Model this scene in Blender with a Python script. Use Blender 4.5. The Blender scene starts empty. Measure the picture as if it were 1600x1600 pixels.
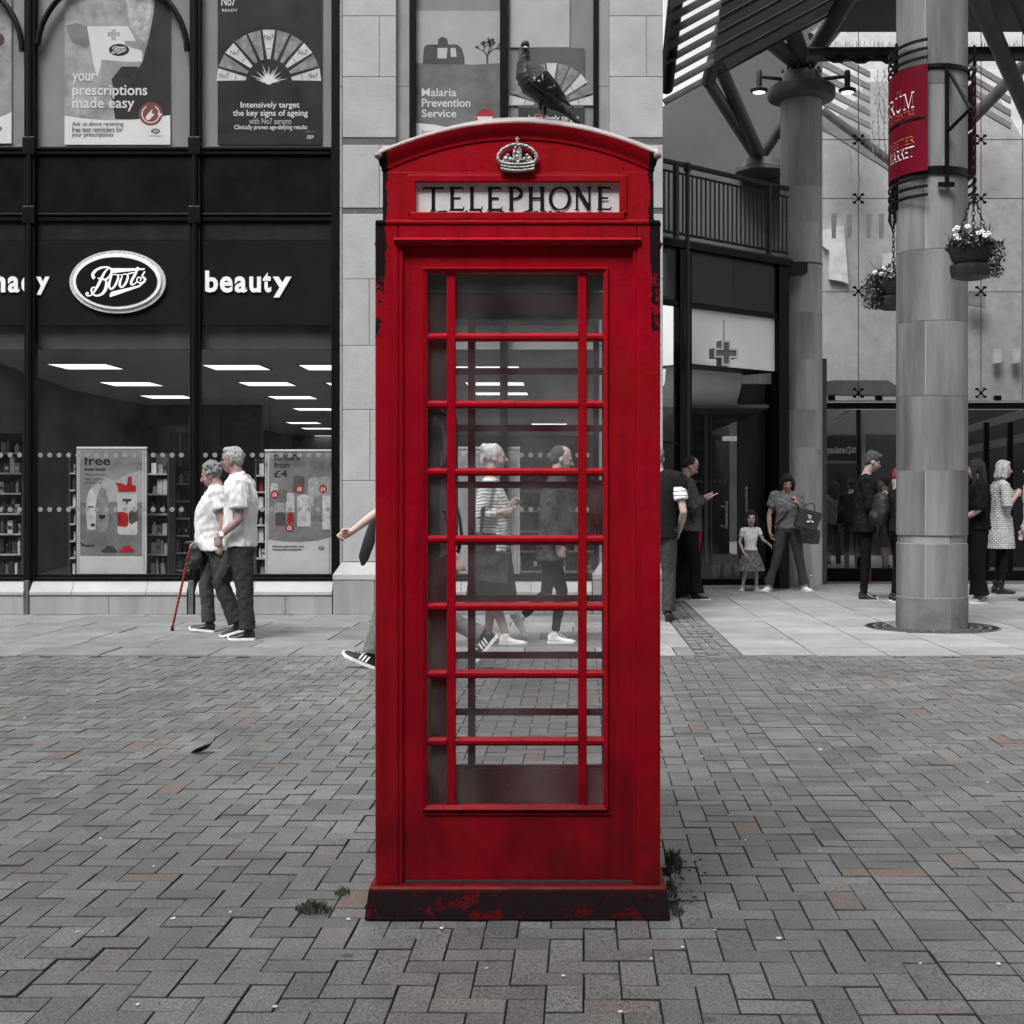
import bpy, bmesh, math, random
import numpy as np
from mathutils import Vector, Matrix, noise
R = math.radians
rnd = random.Random(7)
C = bpy.context.scene.collection
sc = bpy.context.scene

# ---------------------------------------------------------------- camera, world, light
EYE, F = 1.33, 2200.0
cam_d = bpy.data.cameras.new('camera'); cam = bpy.data.objects.new('camera', cam_d); C.objects.link(cam)
cam.location = (0, 0, EYE); cam.rotation_euler = (R(90), 0, 0)
cam_d.sensor_width = 36; cam_d.lens = F / 1600 * 36
cam_d.shift_x = (800 - 886) / 1600; cam_d.shift_y = -(800 - 770) / 1600
cam_d.clip_start = 0.05; cam_d.clip_end = 400
sc.camera = cam
SUN_E, SUN_R = 58, 205
world = bpy.data.worlds.new('World'); sc.world = world; world.use_nodes = True
wn, wl = world.node_tree.nodes, world.node_tree.links
wn.clear()
sky = wn.new('ShaderNodeTexSky'); sky.sky_type = 'NISHITA'; sky.sun_disc = False
sky.sun_elevation = R(SUN_E); sky.sun_rotation = R(SUN_R); sky.air_density = 1.0; sky.dust_density = 4.0
bw = wn.new('ShaderNodeHueSaturation'); bw.inputs['Saturation'].default_value = 0.0
bg = wn.new('ShaderNodeBackground'); bg.inputs[1].default_value = 0.125
wo = wn.new('ShaderNodeOutputWorld')
wl.new(sky.outputs[0], bw.inputs['Color']); wl.new(bw.outputs[0], bg.inputs[0]); wl.new(bg.outputs[0], wo.inputs[0])
sun_d = bpy.data.lights.new('sun', 'SUN'); sun_d.energy = 1.5; sun_d.angle = R(22); sun_d.color = (1, 0.992, 0.985)
sun = bpy.data.objects.new('sun', sun_d); C.objects.link(sun)
_a, _e = R(SUN_R), R(SUN_E)
_to = Vector((math.sin(_a) * math.cos(_e), math.cos(_a) * math.cos(_e), math.sin(_e)))
sun.rotation_euler = _to.to_track_quat('Z', 'Y').to_euler(); sun.location = (-4, -6, 14)
vs = sc.view_settings
vs.view_transform = 'Standard'; vs.look = 'None'; vs.exposure = 1.22; vs.gamma = 1.0; vs.use_curve_mapping = False
sc.cycles.max_bounces = 8; sc.cycles.transparent_max_bounces = 24

# ---------------------------------------------------------------- helpers
def XX(px, D): return (px - 886) / F * D
def ZZ(py, D): return EYE + (770 - py) / F * D
def W(px, py, D): return Vector((XX(px, D), D, ZZ(py, D)))
def groundD(py): return F * EYE / (py - 770)

MATS = {}
def nodes(name):
    m = bpy.data.materials.new(name); m.use_nodes = True
    nt = m.node_tree; nt.nodes.clear()
    o = nt.nodes.new('ShaderNodeOutputMaterial'); return m, nt, o
def g3(v): return (v, v, v, 1) if isinstance(v, (int, float)) else (*v, 1)
def mat(name, col, rough=.6, var=.25, scale=6, bump=.15, bscale=60, metal=0, spec=.4, emit=0, coat=0, rndv=0, streak=False, dark=None):
    """principled material with two scales of noise in the colour and a fine relief"""
    if name in MATS: return MATS[name]
    m, nt, o = nodes(name); N, L = nt.nodes, nt.links
    p = N.new('ShaderNodeBsdfPrincipled'); L.new(p.outputs[0], o.inputs[0])
    p.inputs['Roughness'].default_value = rough; p.inputs['Metallic'].default_value = metal
    p.inputs['Specular IOR Level'].default_value = spec; p.inputs['Coat Weight'].default_value = coat
    c = g3(col); p.inputs['Base Color'].default_value = c
    tc = N.new('ShaderNodeTexCoord'); mp = N.new('ShaderNodeMapping'); L.new(tc.outputs['Object'], mp.inputs[0])
    if streak: mp.inputs['Scale'].default_value = (1, 1, .12)
    if rndv:
        oi = N.new('ShaderNodeObjectInfo'); sc_ = N.new('ShaderNodeVectorMath'); sc_.operation = 'SCALE'
        cx = N.new('ShaderNodeCombineXYZ'); L.new(oi.outputs['Random'], cx.inputs[0]); L.new(oi.outputs['Random'], cx.inputs[1])
        sc_.inputs['Scale'].default_value = 37; L.new(cx.outputs[0], sc_.inputs[0]); L.new(sc_.outputs[0], mp.inputs['Location'])
    if var:
        n1 = N.new('ShaderNodeTexNoise'); n1.inputs['Scale'].default_value = scale; n1.inputs['Detail'].default_value = 6
        n1.inputs['Roughness'].default_value = .65; L.new(mp.outputs[0], n1.inputs[0])
        rp = N.new('ShaderNodeMapRange'); rp.inputs[1].default_value = .3; rp.inputs[2].default_value = .7
        rp.inputs[3].default_value = 1 - var; rp.inputs[4].default_value = 1 + var; L.new(n1.outputs[0], rp.inputs[0])
        mx = N.new('ShaderNodeVectorMath'); mx.operation = 'SCALE'; mx.inputs[0].default_value = c[:3]
        L.new(rp.outputs[0], mx.inputs['Scale']); out = mx.outputs[0]
        if rndv:
            r2 = N.new('ShaderNodeMapRange'); r2.inputs[3].default_value = 1 - rndv; r2.inputs[4].default_value = 1 + rndv
            L.new(oi.outputs['Random'], r2.inputs[0]); m2 = N.new('ShaderNodeVectorMath'); m2.operation = 'SCALE'
            L.new(out, m2.inputs[0]); L.new(r2.outputs[0], m2.inputs['Scale']); out = m2.outputs[0]
        L.new(out, p.inputs['Base Color'])
        rr = N.new('ShaderNodeMapRange'); rr.inputs[3].default_value = max(.02, rough - .1); rr.inputs[4].default_value = min(1, rough + .12)
        L.new(n1.outputs[0], rr.inputs[0]); L.new(rr.outputs[0], p.inputs['Roughness'])
    if bump:
        n2 = N.new('ShaderNodeTexNoise'); n2.inputs['Scale'].default_value = bscale; n2.inputs['Detail'].default_value = 5
        L.new(mp.outputs[0], n2.inputs[0]); b = N.new('ShaderNodeBump'); b.inputs['Strength'].default_value = bump
        b.inputs['Distance'].default_value = .02; L.new(n2.outputs[0], b.inputs['Height']); L.new(b.outputs[0], p.inputs['Normal'])
    if emit:
        p.inputs['Emission Color'].default_value = c; p.inputs['Emission Strength'].default_value = emit
    MATS[name] = m; return m
def flat(name, col, rough=.5, emit=0): return mat(name, col, rough, var=0, bump=0, emit=emit)
def glass(name, dirt=.06, tint=.95, dcol=.5, spec=1.0, dscale=5):
    if name in MATS: return MATS[name]
    m, nt, o = nodes(name); N, L = nt.nodes, nt.links
    t = N.new('ShaderNodeBsdfTransparent'); t.inputs[0].default_value = g3(tint)
    gl = N.new('ShaderNodeBsdfGlossy'); gl.inputs['Roughness'].default_value = .02; gl.inputs[0].default_value = (1, 1, 1, 1)
    lw = N.new('ShaderNodeLayerWeight'); lw.inputs[0].default_value = .5
    pw_ = N.new('ShaderNodeMath'); pw_.operation = 'POWER'; L.new(lw.outputs['Facing'], pw_.inputs[0]); pw_.inputs[1].default_value = 5
    fr = N.new('ShaderNodeMath'); fr.operation = 'MULTIPLY_ADD'; L.new(pw_.outputs[0], fr.inputs[0]); fr.inputs[1].default_value = .9; fr.inputs[2].default_value = .022 * spec
    mx = N.new('ShaderNodeMixShader'); L.new(fr.outputs[0], mx.inputs[0]); L.new(t.outputs[0], mx.inputs[1]); L.new(gl.outputs[0], mx.inputs[2])
    d = N.new('ShaderNodeBsdfDiffuse'); d.inputs[0].default_value = g3(dcol)
    tr = N.new('ShaderNodeBsdfTranslucent'); tr.inputs[0].default_value = g3(dcol)
    dm = N.new('ShaderNodeMixShader'); dm.inputs[0].default_value = .5; L.new(d.outputs[0], dm.inputs[1]); L.new(tr.outputs[0], dm.inputs[2])
    tc = N.new('ShaderNodeTexCoord'); n = N.new('ShaderNodeTexNoise'); n.inputs['Scale'].default_value = dscale; n.inputs['Detail'].default_value = 8
    L.new(tc.outputs['Object'], n.inputs[0]); rp = N.new('ShaderNodeMapRange')
    rp.inputs[1].default_value = .35; rp.inputs[2].default_value = .75; rp.inputs[3].default_value = dirt * .4; rp.inputs[4].default_value = dirt * 2
    L.new(n.outputs[0], rp.inputs[0])
    m2 = N.new('ShaderNodeMixShader'); L.new(rp.outputs[0], m2.inputs[0]); L.new(mx.outputs[0], m2.inputs[1]); L.new(dm.outputs[0], m2.inputs[2])
    L.new(m2.outputs[0], o.inputs[0]); MATS[name] = m; return m

def tag(o, label=None, cat=None, group=None, kind=None):
    if label: o['label'] = label
    if cat: o['category'] = cat
    if group: o['group'] = group
    if kind: o['kind'] = kind
    return o
def thing(name, label, cat, loc=(0, 0, 0), rz=0, group=None):
    o = bpy.data.objects.new(name, None); C.objects.link(o); o.empty_display_size = .2
    o.location = loc; o.rotation_euler = (0, 0, rz); return tag(o, label, cat, group)

class MB:
    def __init__(s): s.v, s.f, s.m = [], [], []
    def add(s, vs, fs, m=0):
        b = len(s.v); s.v += [tuple(v) for v in vs]; s.f += [tuple(b + i for i in f) for f in fs]; s.m += [m] * len(fs); return s
    def box(s, x0, x1, y0, y1, z0, z1, m=0, M=None):
        v = [(x, y, z) for x in (x0, x1) for y in (y0, y1) for z in (z0, z1)]
        if M is not None: v = [M @ Vector(p) for p in v]
        return s.add(v, [(0, 1, 3, 2), (4, 6, 7, 5), (0, 4, 5, 1), (2, 3, 7, 6), (0, 2, 6, 4), (1, 5, 7, 3)], m)
    def loft(s, rings, m=0, cap=True):
        n = len(rings[0]); b = [p for r in rings for p in r]; f = []
        for k in range(len(rings) - 1):
            for i in range(n):
                j = (i + 1) % n; f.append((k * n + i, k * n + j, (k + 1) * n + j, (k + 1) * n + i))
        if cap: f.append(tuple(range(n))[::-1]); f.append(tuple((len(rings) - 1) * n + i for i in range(n)))
        return s.add(b, f, m)
    def limb(s, pts, rad, n=12, m=0, flatv=None, round_=True, sq=1.0):
        """a tapered round limb through the points; FLATV squashes the section along that axis by SQ"""
        pts = [Vector(p) for p in pts]; P, Q = [], []
        for i, p in enumerate(pts):
            t = (pts[min(i + 1, len(pts) - 1)] - pts[max(i - 1, 0)]).normalized()
            P.append((p, t, rad[i]))
        if round_:
            p, t, r = P[0]; Q += [(p - t * r * .95, t, r * .3), (p - t * r * .7, t, r * .72)]
            Q += P
            p, t, r = P[-1]; Q += [(p + t * r * .7, t, r * .72), (p + t * r * .95, t, r * .3)]
        else: Q = P
        rings = []; up = None
        for p, t, r in Q:
            if up is None:
                up = Vector((0, 0, 1)) if abs(t.z) < .9 else Vector((1, 0, 0))
                if flatv is not None: up = Vector(flatv)
            a = (up - t * up.dot(t)).normalized(); up = a; b = t.cross(a)
            rings.append([p + a * (math.cos(w) * r * sq) + b * (math.sin(w) * r) for w in [2 * math.pi * i / n for i in range(n)]])
        return s.loft(rings, m)
    def tube(s, p0, p1, r, n=10, m=0, r1=None):
        return s.limb([p0, p1], [r, r if r1 is None else r1], n, m, round_=False)
    def path(s, pts, r, n=8, m=0): return s.limb(pts, [r] * len(pts), n, m, round_=False)
    def ell(s, c, rad, m=0, M=None, n=14, k=9):
        c = Vector(c); v, rings = [], []
        for i in range(1, k):
            th = math.pi * i / k
            ring = []
            for j in range(n):
                ph = 2 * math.pi * j / n
                q = Vector((rad[0] * math.sin(th) * math.cos(ph), rad[1] * math.sin(th) * math.sin(ph), -rad[2] * math.cos(th)))
                if M is not None: q = M @ q
                ring.append(c + q)
            rings.append(ring)
        return s.loft(rings, m)
    def lathe(s, prof, c=(0, 0, 0), n=32, m=0, a0=0, a1=2 * math.pi):
        """prof: (radius, z) bottom to top about the vertical axis through C"""
        full = abs(a1 - a0 - 2 * math.pi) < 1e-6; c = Vector(c)
        cnt = n if full else n + 1
        rings = [[c + Vector((r * math.cos(a0 + (a1 - a0) * i / n), r * math.sin(a0 + (a1 - a0) * i / n), z)) for i in range(cnt)] for r, z in prof]
        return s.loft(rings, m)
    def prism(s, pts, y0, y1, m=0, M=None):
        """polygon given as (x, z), extruded from y0 (front) to y1"""
        n = len(pts); v = [(x, y0, z) for x, z in pts] + [(x, y1, z) for x, z in pts]
        if M is not None: v = [M @ Vector(p) for p in v]
        f = [tuple(range(n)), tuple(range(2 * n - 1, n - 1, -1))] + [(i, n + i, n + (i + 1) % n, (i + 1) % n) for i in range(n)]
        return s.add(v, f, m)
    def mesh(s, name, mats):
        me = bpy.data.meshes.new(name); me.from_pydata(s.v, [], s.f)
        for m in mats: me.materials.append(m)
        if len(mats) > 1: me.polygons.foreach_set('material_index', s.m)
        bm = bmesh.new(); bm.from_mesh(me); bmesh.ops.recalc_face_normals(bm, faces=bm.faces); bm.to_mesh(me); bm.free()
        return me
    def build(s, name, mats, parent=None, smooth=False, bevel=0, local=False, seg=2):
        if not isinstance(mats, (list, tuple)): mats = [mats]
        me = s.mesh(name, mats); o = bpy.data.objects.new(name, me); C.objects.link(o)
        if smooth:
            me.polygons.foreach_set('use_smooth', [True] * len(me.polygons))
            if smooth == 'auto': me.set_sharp_from_angle(angle=R(40))
        if bevel:
            b = o.modifiers.new('bevel', 'BEVEL'); b.width = bevel; b.segments = seg; b.limit_method = 'ANGLE'; b.angle_limit = R(40)
        if parent is not None: adopt(o, parent, local)
        return o
def wmat(o):
    M = o.matrix_basis.copy()
    return wmat(o.parent) @ o.matrix_parent_inverse @ M if o.parent else M
def adopt(o, parent, local=False):
    """LOCAL: the mesh is already in the parent's frame; else it is in world space and stays where it is"""
    o.parent = parent
    if not local: o.matrix_parent_inverse = wmat(parent).inverted()
    return o
def copy_obj(o, parent=None, loc=None, name=None):
    c = o.copy(); C.objects.link(c)
    if parent is not None: c.parent = parent
    if loc is not None: c.location = loc
    return c
_kids = {}
def copy_tree(o, parent=None):
    c = o.copy(); C.objects.link(c)
    if parent is not None: c.parent = parent
    for ch in [k for k in C.objects if k.parent == o]: copy_tree(ch, c)
    return c

def text_mesh(body, bold=0.0, thick=0.002):
    cu = bpy.data.curves.new('t', 'FONT'); cu.body = body; cu.size = 1; cu.offset = bold; cu.resolution_u = 3
    o = bpy.data.objects.new('t', cu); C.objects.link(o); dg = bpy.context.evaluated_depsgraph_get()
    me = bpy.data.meshes.new_from_object(o.evaluated_get(dg)); bpy.data.objects.remove(o); bpy.data.curves.remove(cu)
    v = [tuple(x.co) for x in me.vertices]; f = [tuple(p.vertices) for p in me.polygons]; bpy.data.meshes.remove(me)
    return v, f
def txt(body, x0, x1, z0, z1, y, m, parent, name='lettering', bold=.02, thick=.002, local=False, face=-1, label=None):
    """flat lettering fitted into the rectangle x0..x1, z0..z1 of the plane y, facing the camera side"""
    v, f = text_mesh(body, bold); a = np.array(v)
    lo, hi = a.min(0), a.max(0)
    px = x0 + (a[:, 0] - lo[0]) / (hi[0] - lo[0]) * (x1 - x0); pz = z0 + (a[:, 1] - lo[1]) / (hi[1] - lo[1]) * (z1 - z0)
    n = len(a); mb = MB()
    V = [(px[i], y, pz[i]) for i in range(n)]
    mb.add(V, f); 
    o = mb.build(name, m, parent, local=local)
    s = o.modifiers.new('depth', 'SOLIDIFY'); s.thickness = thick; s.offset = 0
    if label: o['label'] = label
    return o
def ptxt(body, x0, x1, y0, y1, D, m, parent, **k):
    return txt(body, XX(x0, D), XX(x1, D), ZZ(y1, D), ZZ(y0, D), D, m, parent, **k)
def pbox(mb, x0, x1, y0, y1, D, depth, m=0):
    return mb.box(XX(x0, D), XX(x1, D), D, D + depth, ZZ(y1, D), ZZ(y0, D), m)
def ppoly(mb, pts, D, depth=.002, m=0):
    return mb.prism([(XX(x, D), ZZ(y, D)) for x, y in pts], D, D + depth, m)
def disc(cx, cy, rx, ry=None, n=28, a0=0, a1=360):
    ry = rx if ry is None else ry
    return [(cx + rx * math.cos(R(a0 + (a1 - a0) * i / n)), cy + ry * math.sin(R(a0 + (a1 - a0) * i / n))) for i in range(n + (a1 - a0 != 360))]

# serif capitals drawn as strokes, height 1, used on the opal sign and the banners
def glyph(ch):
    T, t = .135, .06
    S = lambda x, y: ('l', x - .11, y, x + .11, y, .035)
    g = {
     'T': (.86, [('l', .43, 0, .43, .97, T), ('l', .02, .965, .84, .965, t), ('l', .02, .97, .0, .86, .03), ('l', .84, .97, .86, .86, .03), S(.43, .018)]),
     'E': (.62, [('l', .16, 0, .16, 1, T), ('l', .1, .965, .58, .965, t), ('l', .1, .52, .5, .52, t), ('l', .1, .035, .6, .035, t), ('l', .58, .97, .6, .86, .03), ('l', .6, .03, .63, .16, .03), S(.15, .018), S(.15, .985)]),
     'L': (.58, [('l', .16, 0, .16, 1, T), ('l', .1, .035, .56, .035, t), ('l', .56, .03, .6, .17, .03), S(.16, .985), S(.15, .018)]),
     'P': (.64, [('l', .16, 0, .16, 1, T), ('a', .24, .74, .33, .24, -90, 90, t, .13), S(.16, .018), S(.12, .985), ('l', .1, .975, .26, .975, t), ('l', .14, .505, .26, .505, t)]),
     'H': (.78, [('l', .15, 0, .15, 1, T), ('l', .63, 0, .63, 1, T), ('l', .15, .52, .63, .52, t), S(.15, .018), S(.15, .985), S(.63, .018), S(.63, .985)]),
     'O': (.96, [('a', .48, .5, .42, .475, -180, 180, t, .13)]),
     'N': (.8, [('l', .13, 0, .13, 1, t), ('l', .67, 0, .67, 1, t), ('l', .11, .97, .66, .06, .15), S(.13, .018), S(.07, .985), S(.67, .985)]),
     'R': (.72, [('l', .16, 0, .16, 1, T), ('a', .24, .74, .31, .24, -90, 90, t, .13), ('l', .3, .5, .68, .03, .13), S(.16, .018), S(.12, .985), ('l', .1, .975, .26, .975, t), ('l', .14, .505, .3, .505, t), S(.66, .018)]),
     'U': (.78, [('l', .15, .3, .15, 1, T), ('l', .63, .3, .63, 1, t), ('a', .39, .31, .24, .28, 180, 360, .1, .07), S(.15, .985), S(.63, .985)]),
     'M': (.98, [('l', .13, 0, .17, 1, t), ('l', .82, 0, .79, 1, T), ('l', .19, .98, .48, .04, .13), ('l', .48, .04, .78, .98, t), S(.13, .018), S(.82, .018), S(.13, .985), S(.83, .985)]),
     'A': (.82, [('l', .1, 0, .41, 1, t), ('l', .41, .99, .72, 0, T), ('l', .22, .33, .62, .33, t), S(.1, .018), S(.72, .018)]),
     'K': (.78, [('l', .16, 0, .16, 1, T), ('l', .2, .45, .65, .98, t), ('l', .33, .6, .7, 0, .13), S(.16, .018), S(.16, .985), S(.66, .985), S(.7, .018)]),
     'C': (.8, [('a', .46, .5, .4, .475, 40, 320, t, .13), ('l', .75, .78, .77, .98, .03)]),
     'S': (.56, [('a', .28, .74, .2, .23, 20, 265, .07, .1), ('a', .28, .26, .2, .23, -160, 85, .07, .1)]),
     'F': (.58, [('l', .16, 0, .16, 1, T), ('l', .1, .965, .56, .965, t), ('l', .1, .52, .48, .52, t), S(.16, .018), S(.15, .985), ('l', .56, .97, .58, .86, .03)]),
     'I': (.32, [('l', .16, 0, .16, 1, T), S(.16, .018), S(.16, .985)]),
     'G': (.84, [('a', .46, .5, .4, .475, 40, 330, t, .13), ('l', .76, .05, .76, .42, .12), S(.76, .43)]),
    }
    return g[ch]
def serif(mb, ch, x0, x1, z0, z1, put, m=0, k=0, bold=1.0):
    """PUT maps (x, z, lift) to a point"""
    w, st = glyph(ch); n = 0
    fx = lambda x: x0 + x / w * (x1 - x0); fz = lambda y: z0 + y * (z1 - z0); h = (z1 - z0)
    for s in st:
        n += 1; lift = (n + k) * 6e-5
        if s[0] == 'l':
            _, a, b, c, d, wd = s; wd *= bold if wd > .1 else bold * 1.25 if bold > 1 else 1
            p, q = Vector((fx(a), fz(b))), Vector((fx(c), fz(d))); t = (q - p).normalized(); nn = Vector((-t.y, t.x)) * wd * h / 2
            V = []
            for i in range(6):
                c = p.lerp(q, i / 5); V += [put((c - nn).x, (c - nn).y, lift), put((c + nn).x, (c + nn).y, lift)]
            mb.add(V, [(2 * i, 2 * i + 2, 2 * i + 3, 2 * i + 1) for i in range(5)], m)
        else:
            _, cx, cy, rx, ry, a0, a1, w0, w1 = s; N = 22; ins, outs = [], []
            for i in range(N + 1):
                a = R(a0 + (a1 - a0) * i / N); wd = (w0 + (w1 - w0) * abs(math.cos(a)) ** 1.5) * h / 2 * bold
                c = Vector((fx(cx + rx * math.cos(a)), fz(cy + ry * math.sin(a)))); nn = Vector((math.cos(a), math.sin(a))).normalized() * wd
                outs.append(c + nn); ins.append(c - nn)
            V = [put(v.x, v.y, lift) for v in outs + ins]
            mb.add(V, [(i, i + 1, N + 2 + i, N + 1 + i) for i in range(N)], m)
def stroke(mb, pts, w, put, m=0, lift=0, closed=False, sub=3):
    """a smooth ribbon through 2-D points (Catmull-Rom) with a width per point or one width"""
    P = [Vector(p) for p in pts]; n = len(P); ws = w if isinstance(w, (list, tuple)) else [w] * n
    Q, Wd = [], []
    for i in range(n - 1):
        p0, p1, p2, p3 = P[max(i - 1, 0)], P[i], P[i + 1], P[min(i + 2, n - 1)]
        for k in range(sub):
            t = k / sub
            Q.append(.5 * ((2 * p1) + (p2 - p0) * t + (2 * p0 - 5 * p1 + 4 * p2 - p3) * t * t + (3 * p1 - p0 - 3 * p2 + p3) * t ** 3)); Wd.append(ws[i] * (1 - t) + ws[i + 1] * t)
    Q.append(P[-1]); Wd.append(ws[-1]); V = []; F_ = []
    for i, q in enumerate(Q):
        t = (Q[min(i + 1, len(Q) - 1)] - Q[max(i - 1, 0)]); t = t.normalized() if t.length else Vector((1, 0))
        nn = Vector((-t.y, t.x)) * Wd[i] / 2; V += [put(q.x + nn.x, q.y + nn.y, lift), put(q.x - nn.x, q.y - nn.y, lift)]
    F_ = [(2 * i, 2 * i + 1, 2 * i + 3, 2 * i + 2) for i in range(len(Q) - 1)]
    mb.add(V, F_, m)
def boots_logo(mb, cx, cy, s, D, m=0, m_bar=None):
    """the script wordmark, drawn in photo pixels about (cx, cy) at scale s, on the plane D"""
    b = lambda x, y: (cx + (x - 800) / 9.41 * s, cy + (y - 570) / 9.41 * s)
    put = lambda x, y, l: (XX(x, D - l * D * .3), D - l, ZZ(y, D - l * D * .3))
    St = [([(450, 512), (425, 485), (428, 440), (480, 385), (560, 352), (640, 350), (692, 378), (700, 430), (670, 485), (610, 528), (530, 515), (495, 512)], [46, 46, 46, 40, 30, 26, 34, 42, 36, 26, 22, 20]),
      ([(650, 365), (595, 425), (545, 520), (495, 620), (430, 730)], [18, 30, 42, 42, 24]),
      ([(560, 520), (612, 545), (622, 610), (600, 690), (550, 745), (480, 768), (425, 745), (400, 690), (415, 650), (455, 640)], [20, 28, 44, 48, 36, 26, 26, 28, 22, 14]),
      ([(450, 700), (405, 755), (352, 768), (322, 742), (342, 722), (362, 742)], [16, 18, 24, 26, 22, 14]),
      ([(640, 520), (700, 465), (668, 560), (662, 635), (692, 668), (742, 625), (788, 525), (792, 475), (755, 452), (712, 465)], [14, 16, 34, 34, 28, 34, 34, 26, 16, 14]),
      ([(780, 462), (852, 466), (822, 560), (818, 622), (850, 640), (900, 590), (934, 505), (930, 460), (892, 448), (850, 462)], [14, 16, 34, 34, 28, 34, 34, 24, 16, 14]),
      ([(915, 455), (990, 432), (1050, 430)], [16, 20, 18]),
      ([(1085, 345), (1042, 450), (985, 560), (992, 602), (1035, 590), (1075, 550)], [34, 40, 38, 30, 20, 16]),
      ([(1185, 410), (1145, 478), (1188, 520), (1170, 562), (1105, 578), (1066, 542), (1088, 494), (1128, 508), (1118, 545)], [22, 26, 36, 32, 22, 20, 18, 20, 18]),
      ([(1186, 545), (1140, 595), (1105, 615)], [18, 24, 26])]
    for k, (pts, w) in enumerate(St):
        stroke(mb, [b(*p) for p in pts], [x / 9.41 * s for x in w], put, m, lift=.0006 + k * .0003)
    for pts in ([(700, 360), (1185, 362), (1180, 382), (735, 430), (716, 430)], [(1128, 596), (1120, 632), (672, 788), (665, 742), (690, 708), (1095, 612)]):
        mb.add([put(*b(*p), .0036) for p in pts], [tuple(range(len(pts)))], m)

# ---------------------------------------------------------------- materials of the place
STONE = mat('ashlar', .31, .85, .13, 2.5, .15, 40, rndv=.04)
STONE_D = mat('ashlar_dark', .17, .85, .3, 5, .2, 40, rndv=.1, streak=True)  # darker stone for the thin recessed courses
STONE_P = mat('ashlar_plinth', .25, .85, .22, 4, .15, 40, rndv=.08, streak=True)
DRUM = mat('column_stone', .15, .8, .55, 2.6, .35, 50, rndv=.22, streak=True)
DRUM_D = mat('column_stone_dark', .13, .8, .35, 4, .2, 50, rndv=.1)
MORTAR = mat('lime_mortar', .46, .9, .2, 20, .2)
JOINT = mat('joint', .09, .95, .3, 20, .2)
FRAME = mat('frame_metal', (.004, .0028, .0032), .4, .3, 12, .05, spec=.15)
DARKMETAL = mat('dark_metal', .018, .45, .3, 10, .1)
STEEL = mat('truss_steel', .065, .45, .22, 5, .06)
PANEL = mat('spandrel', .0035, .4, .5, 3, .02, 8, spec=.12)
PANEL2 = mat('fascia', .007, .45, .2, 3, .02, 8, spec=.12)
PANEL3 = mat('fascia_light', .013, .45, .4, 4, .03, 8, spec=.12)
WIN = glass('shop_glass', .015, .93, .35)
WINUP = glass('upper_glass', .018, .93, .35)
WHITE = flat('white_print', .75); BLACK = flat('black_print', .012); GREY = flat('grey_print', .25)
LETTER = mat('letter_face', .72, .4, .08, 9, 0)
BACKB = mat('window_backing', .26, .7, .12, 2, 0)
PLASTER = mat('plaster', .30, .8, .12, 1.2, .05)
PLASTER_D = mat('plaster_dark', .17, .8, .3, .6, .05)
SKINc = (.40, .30, .275)

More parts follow.
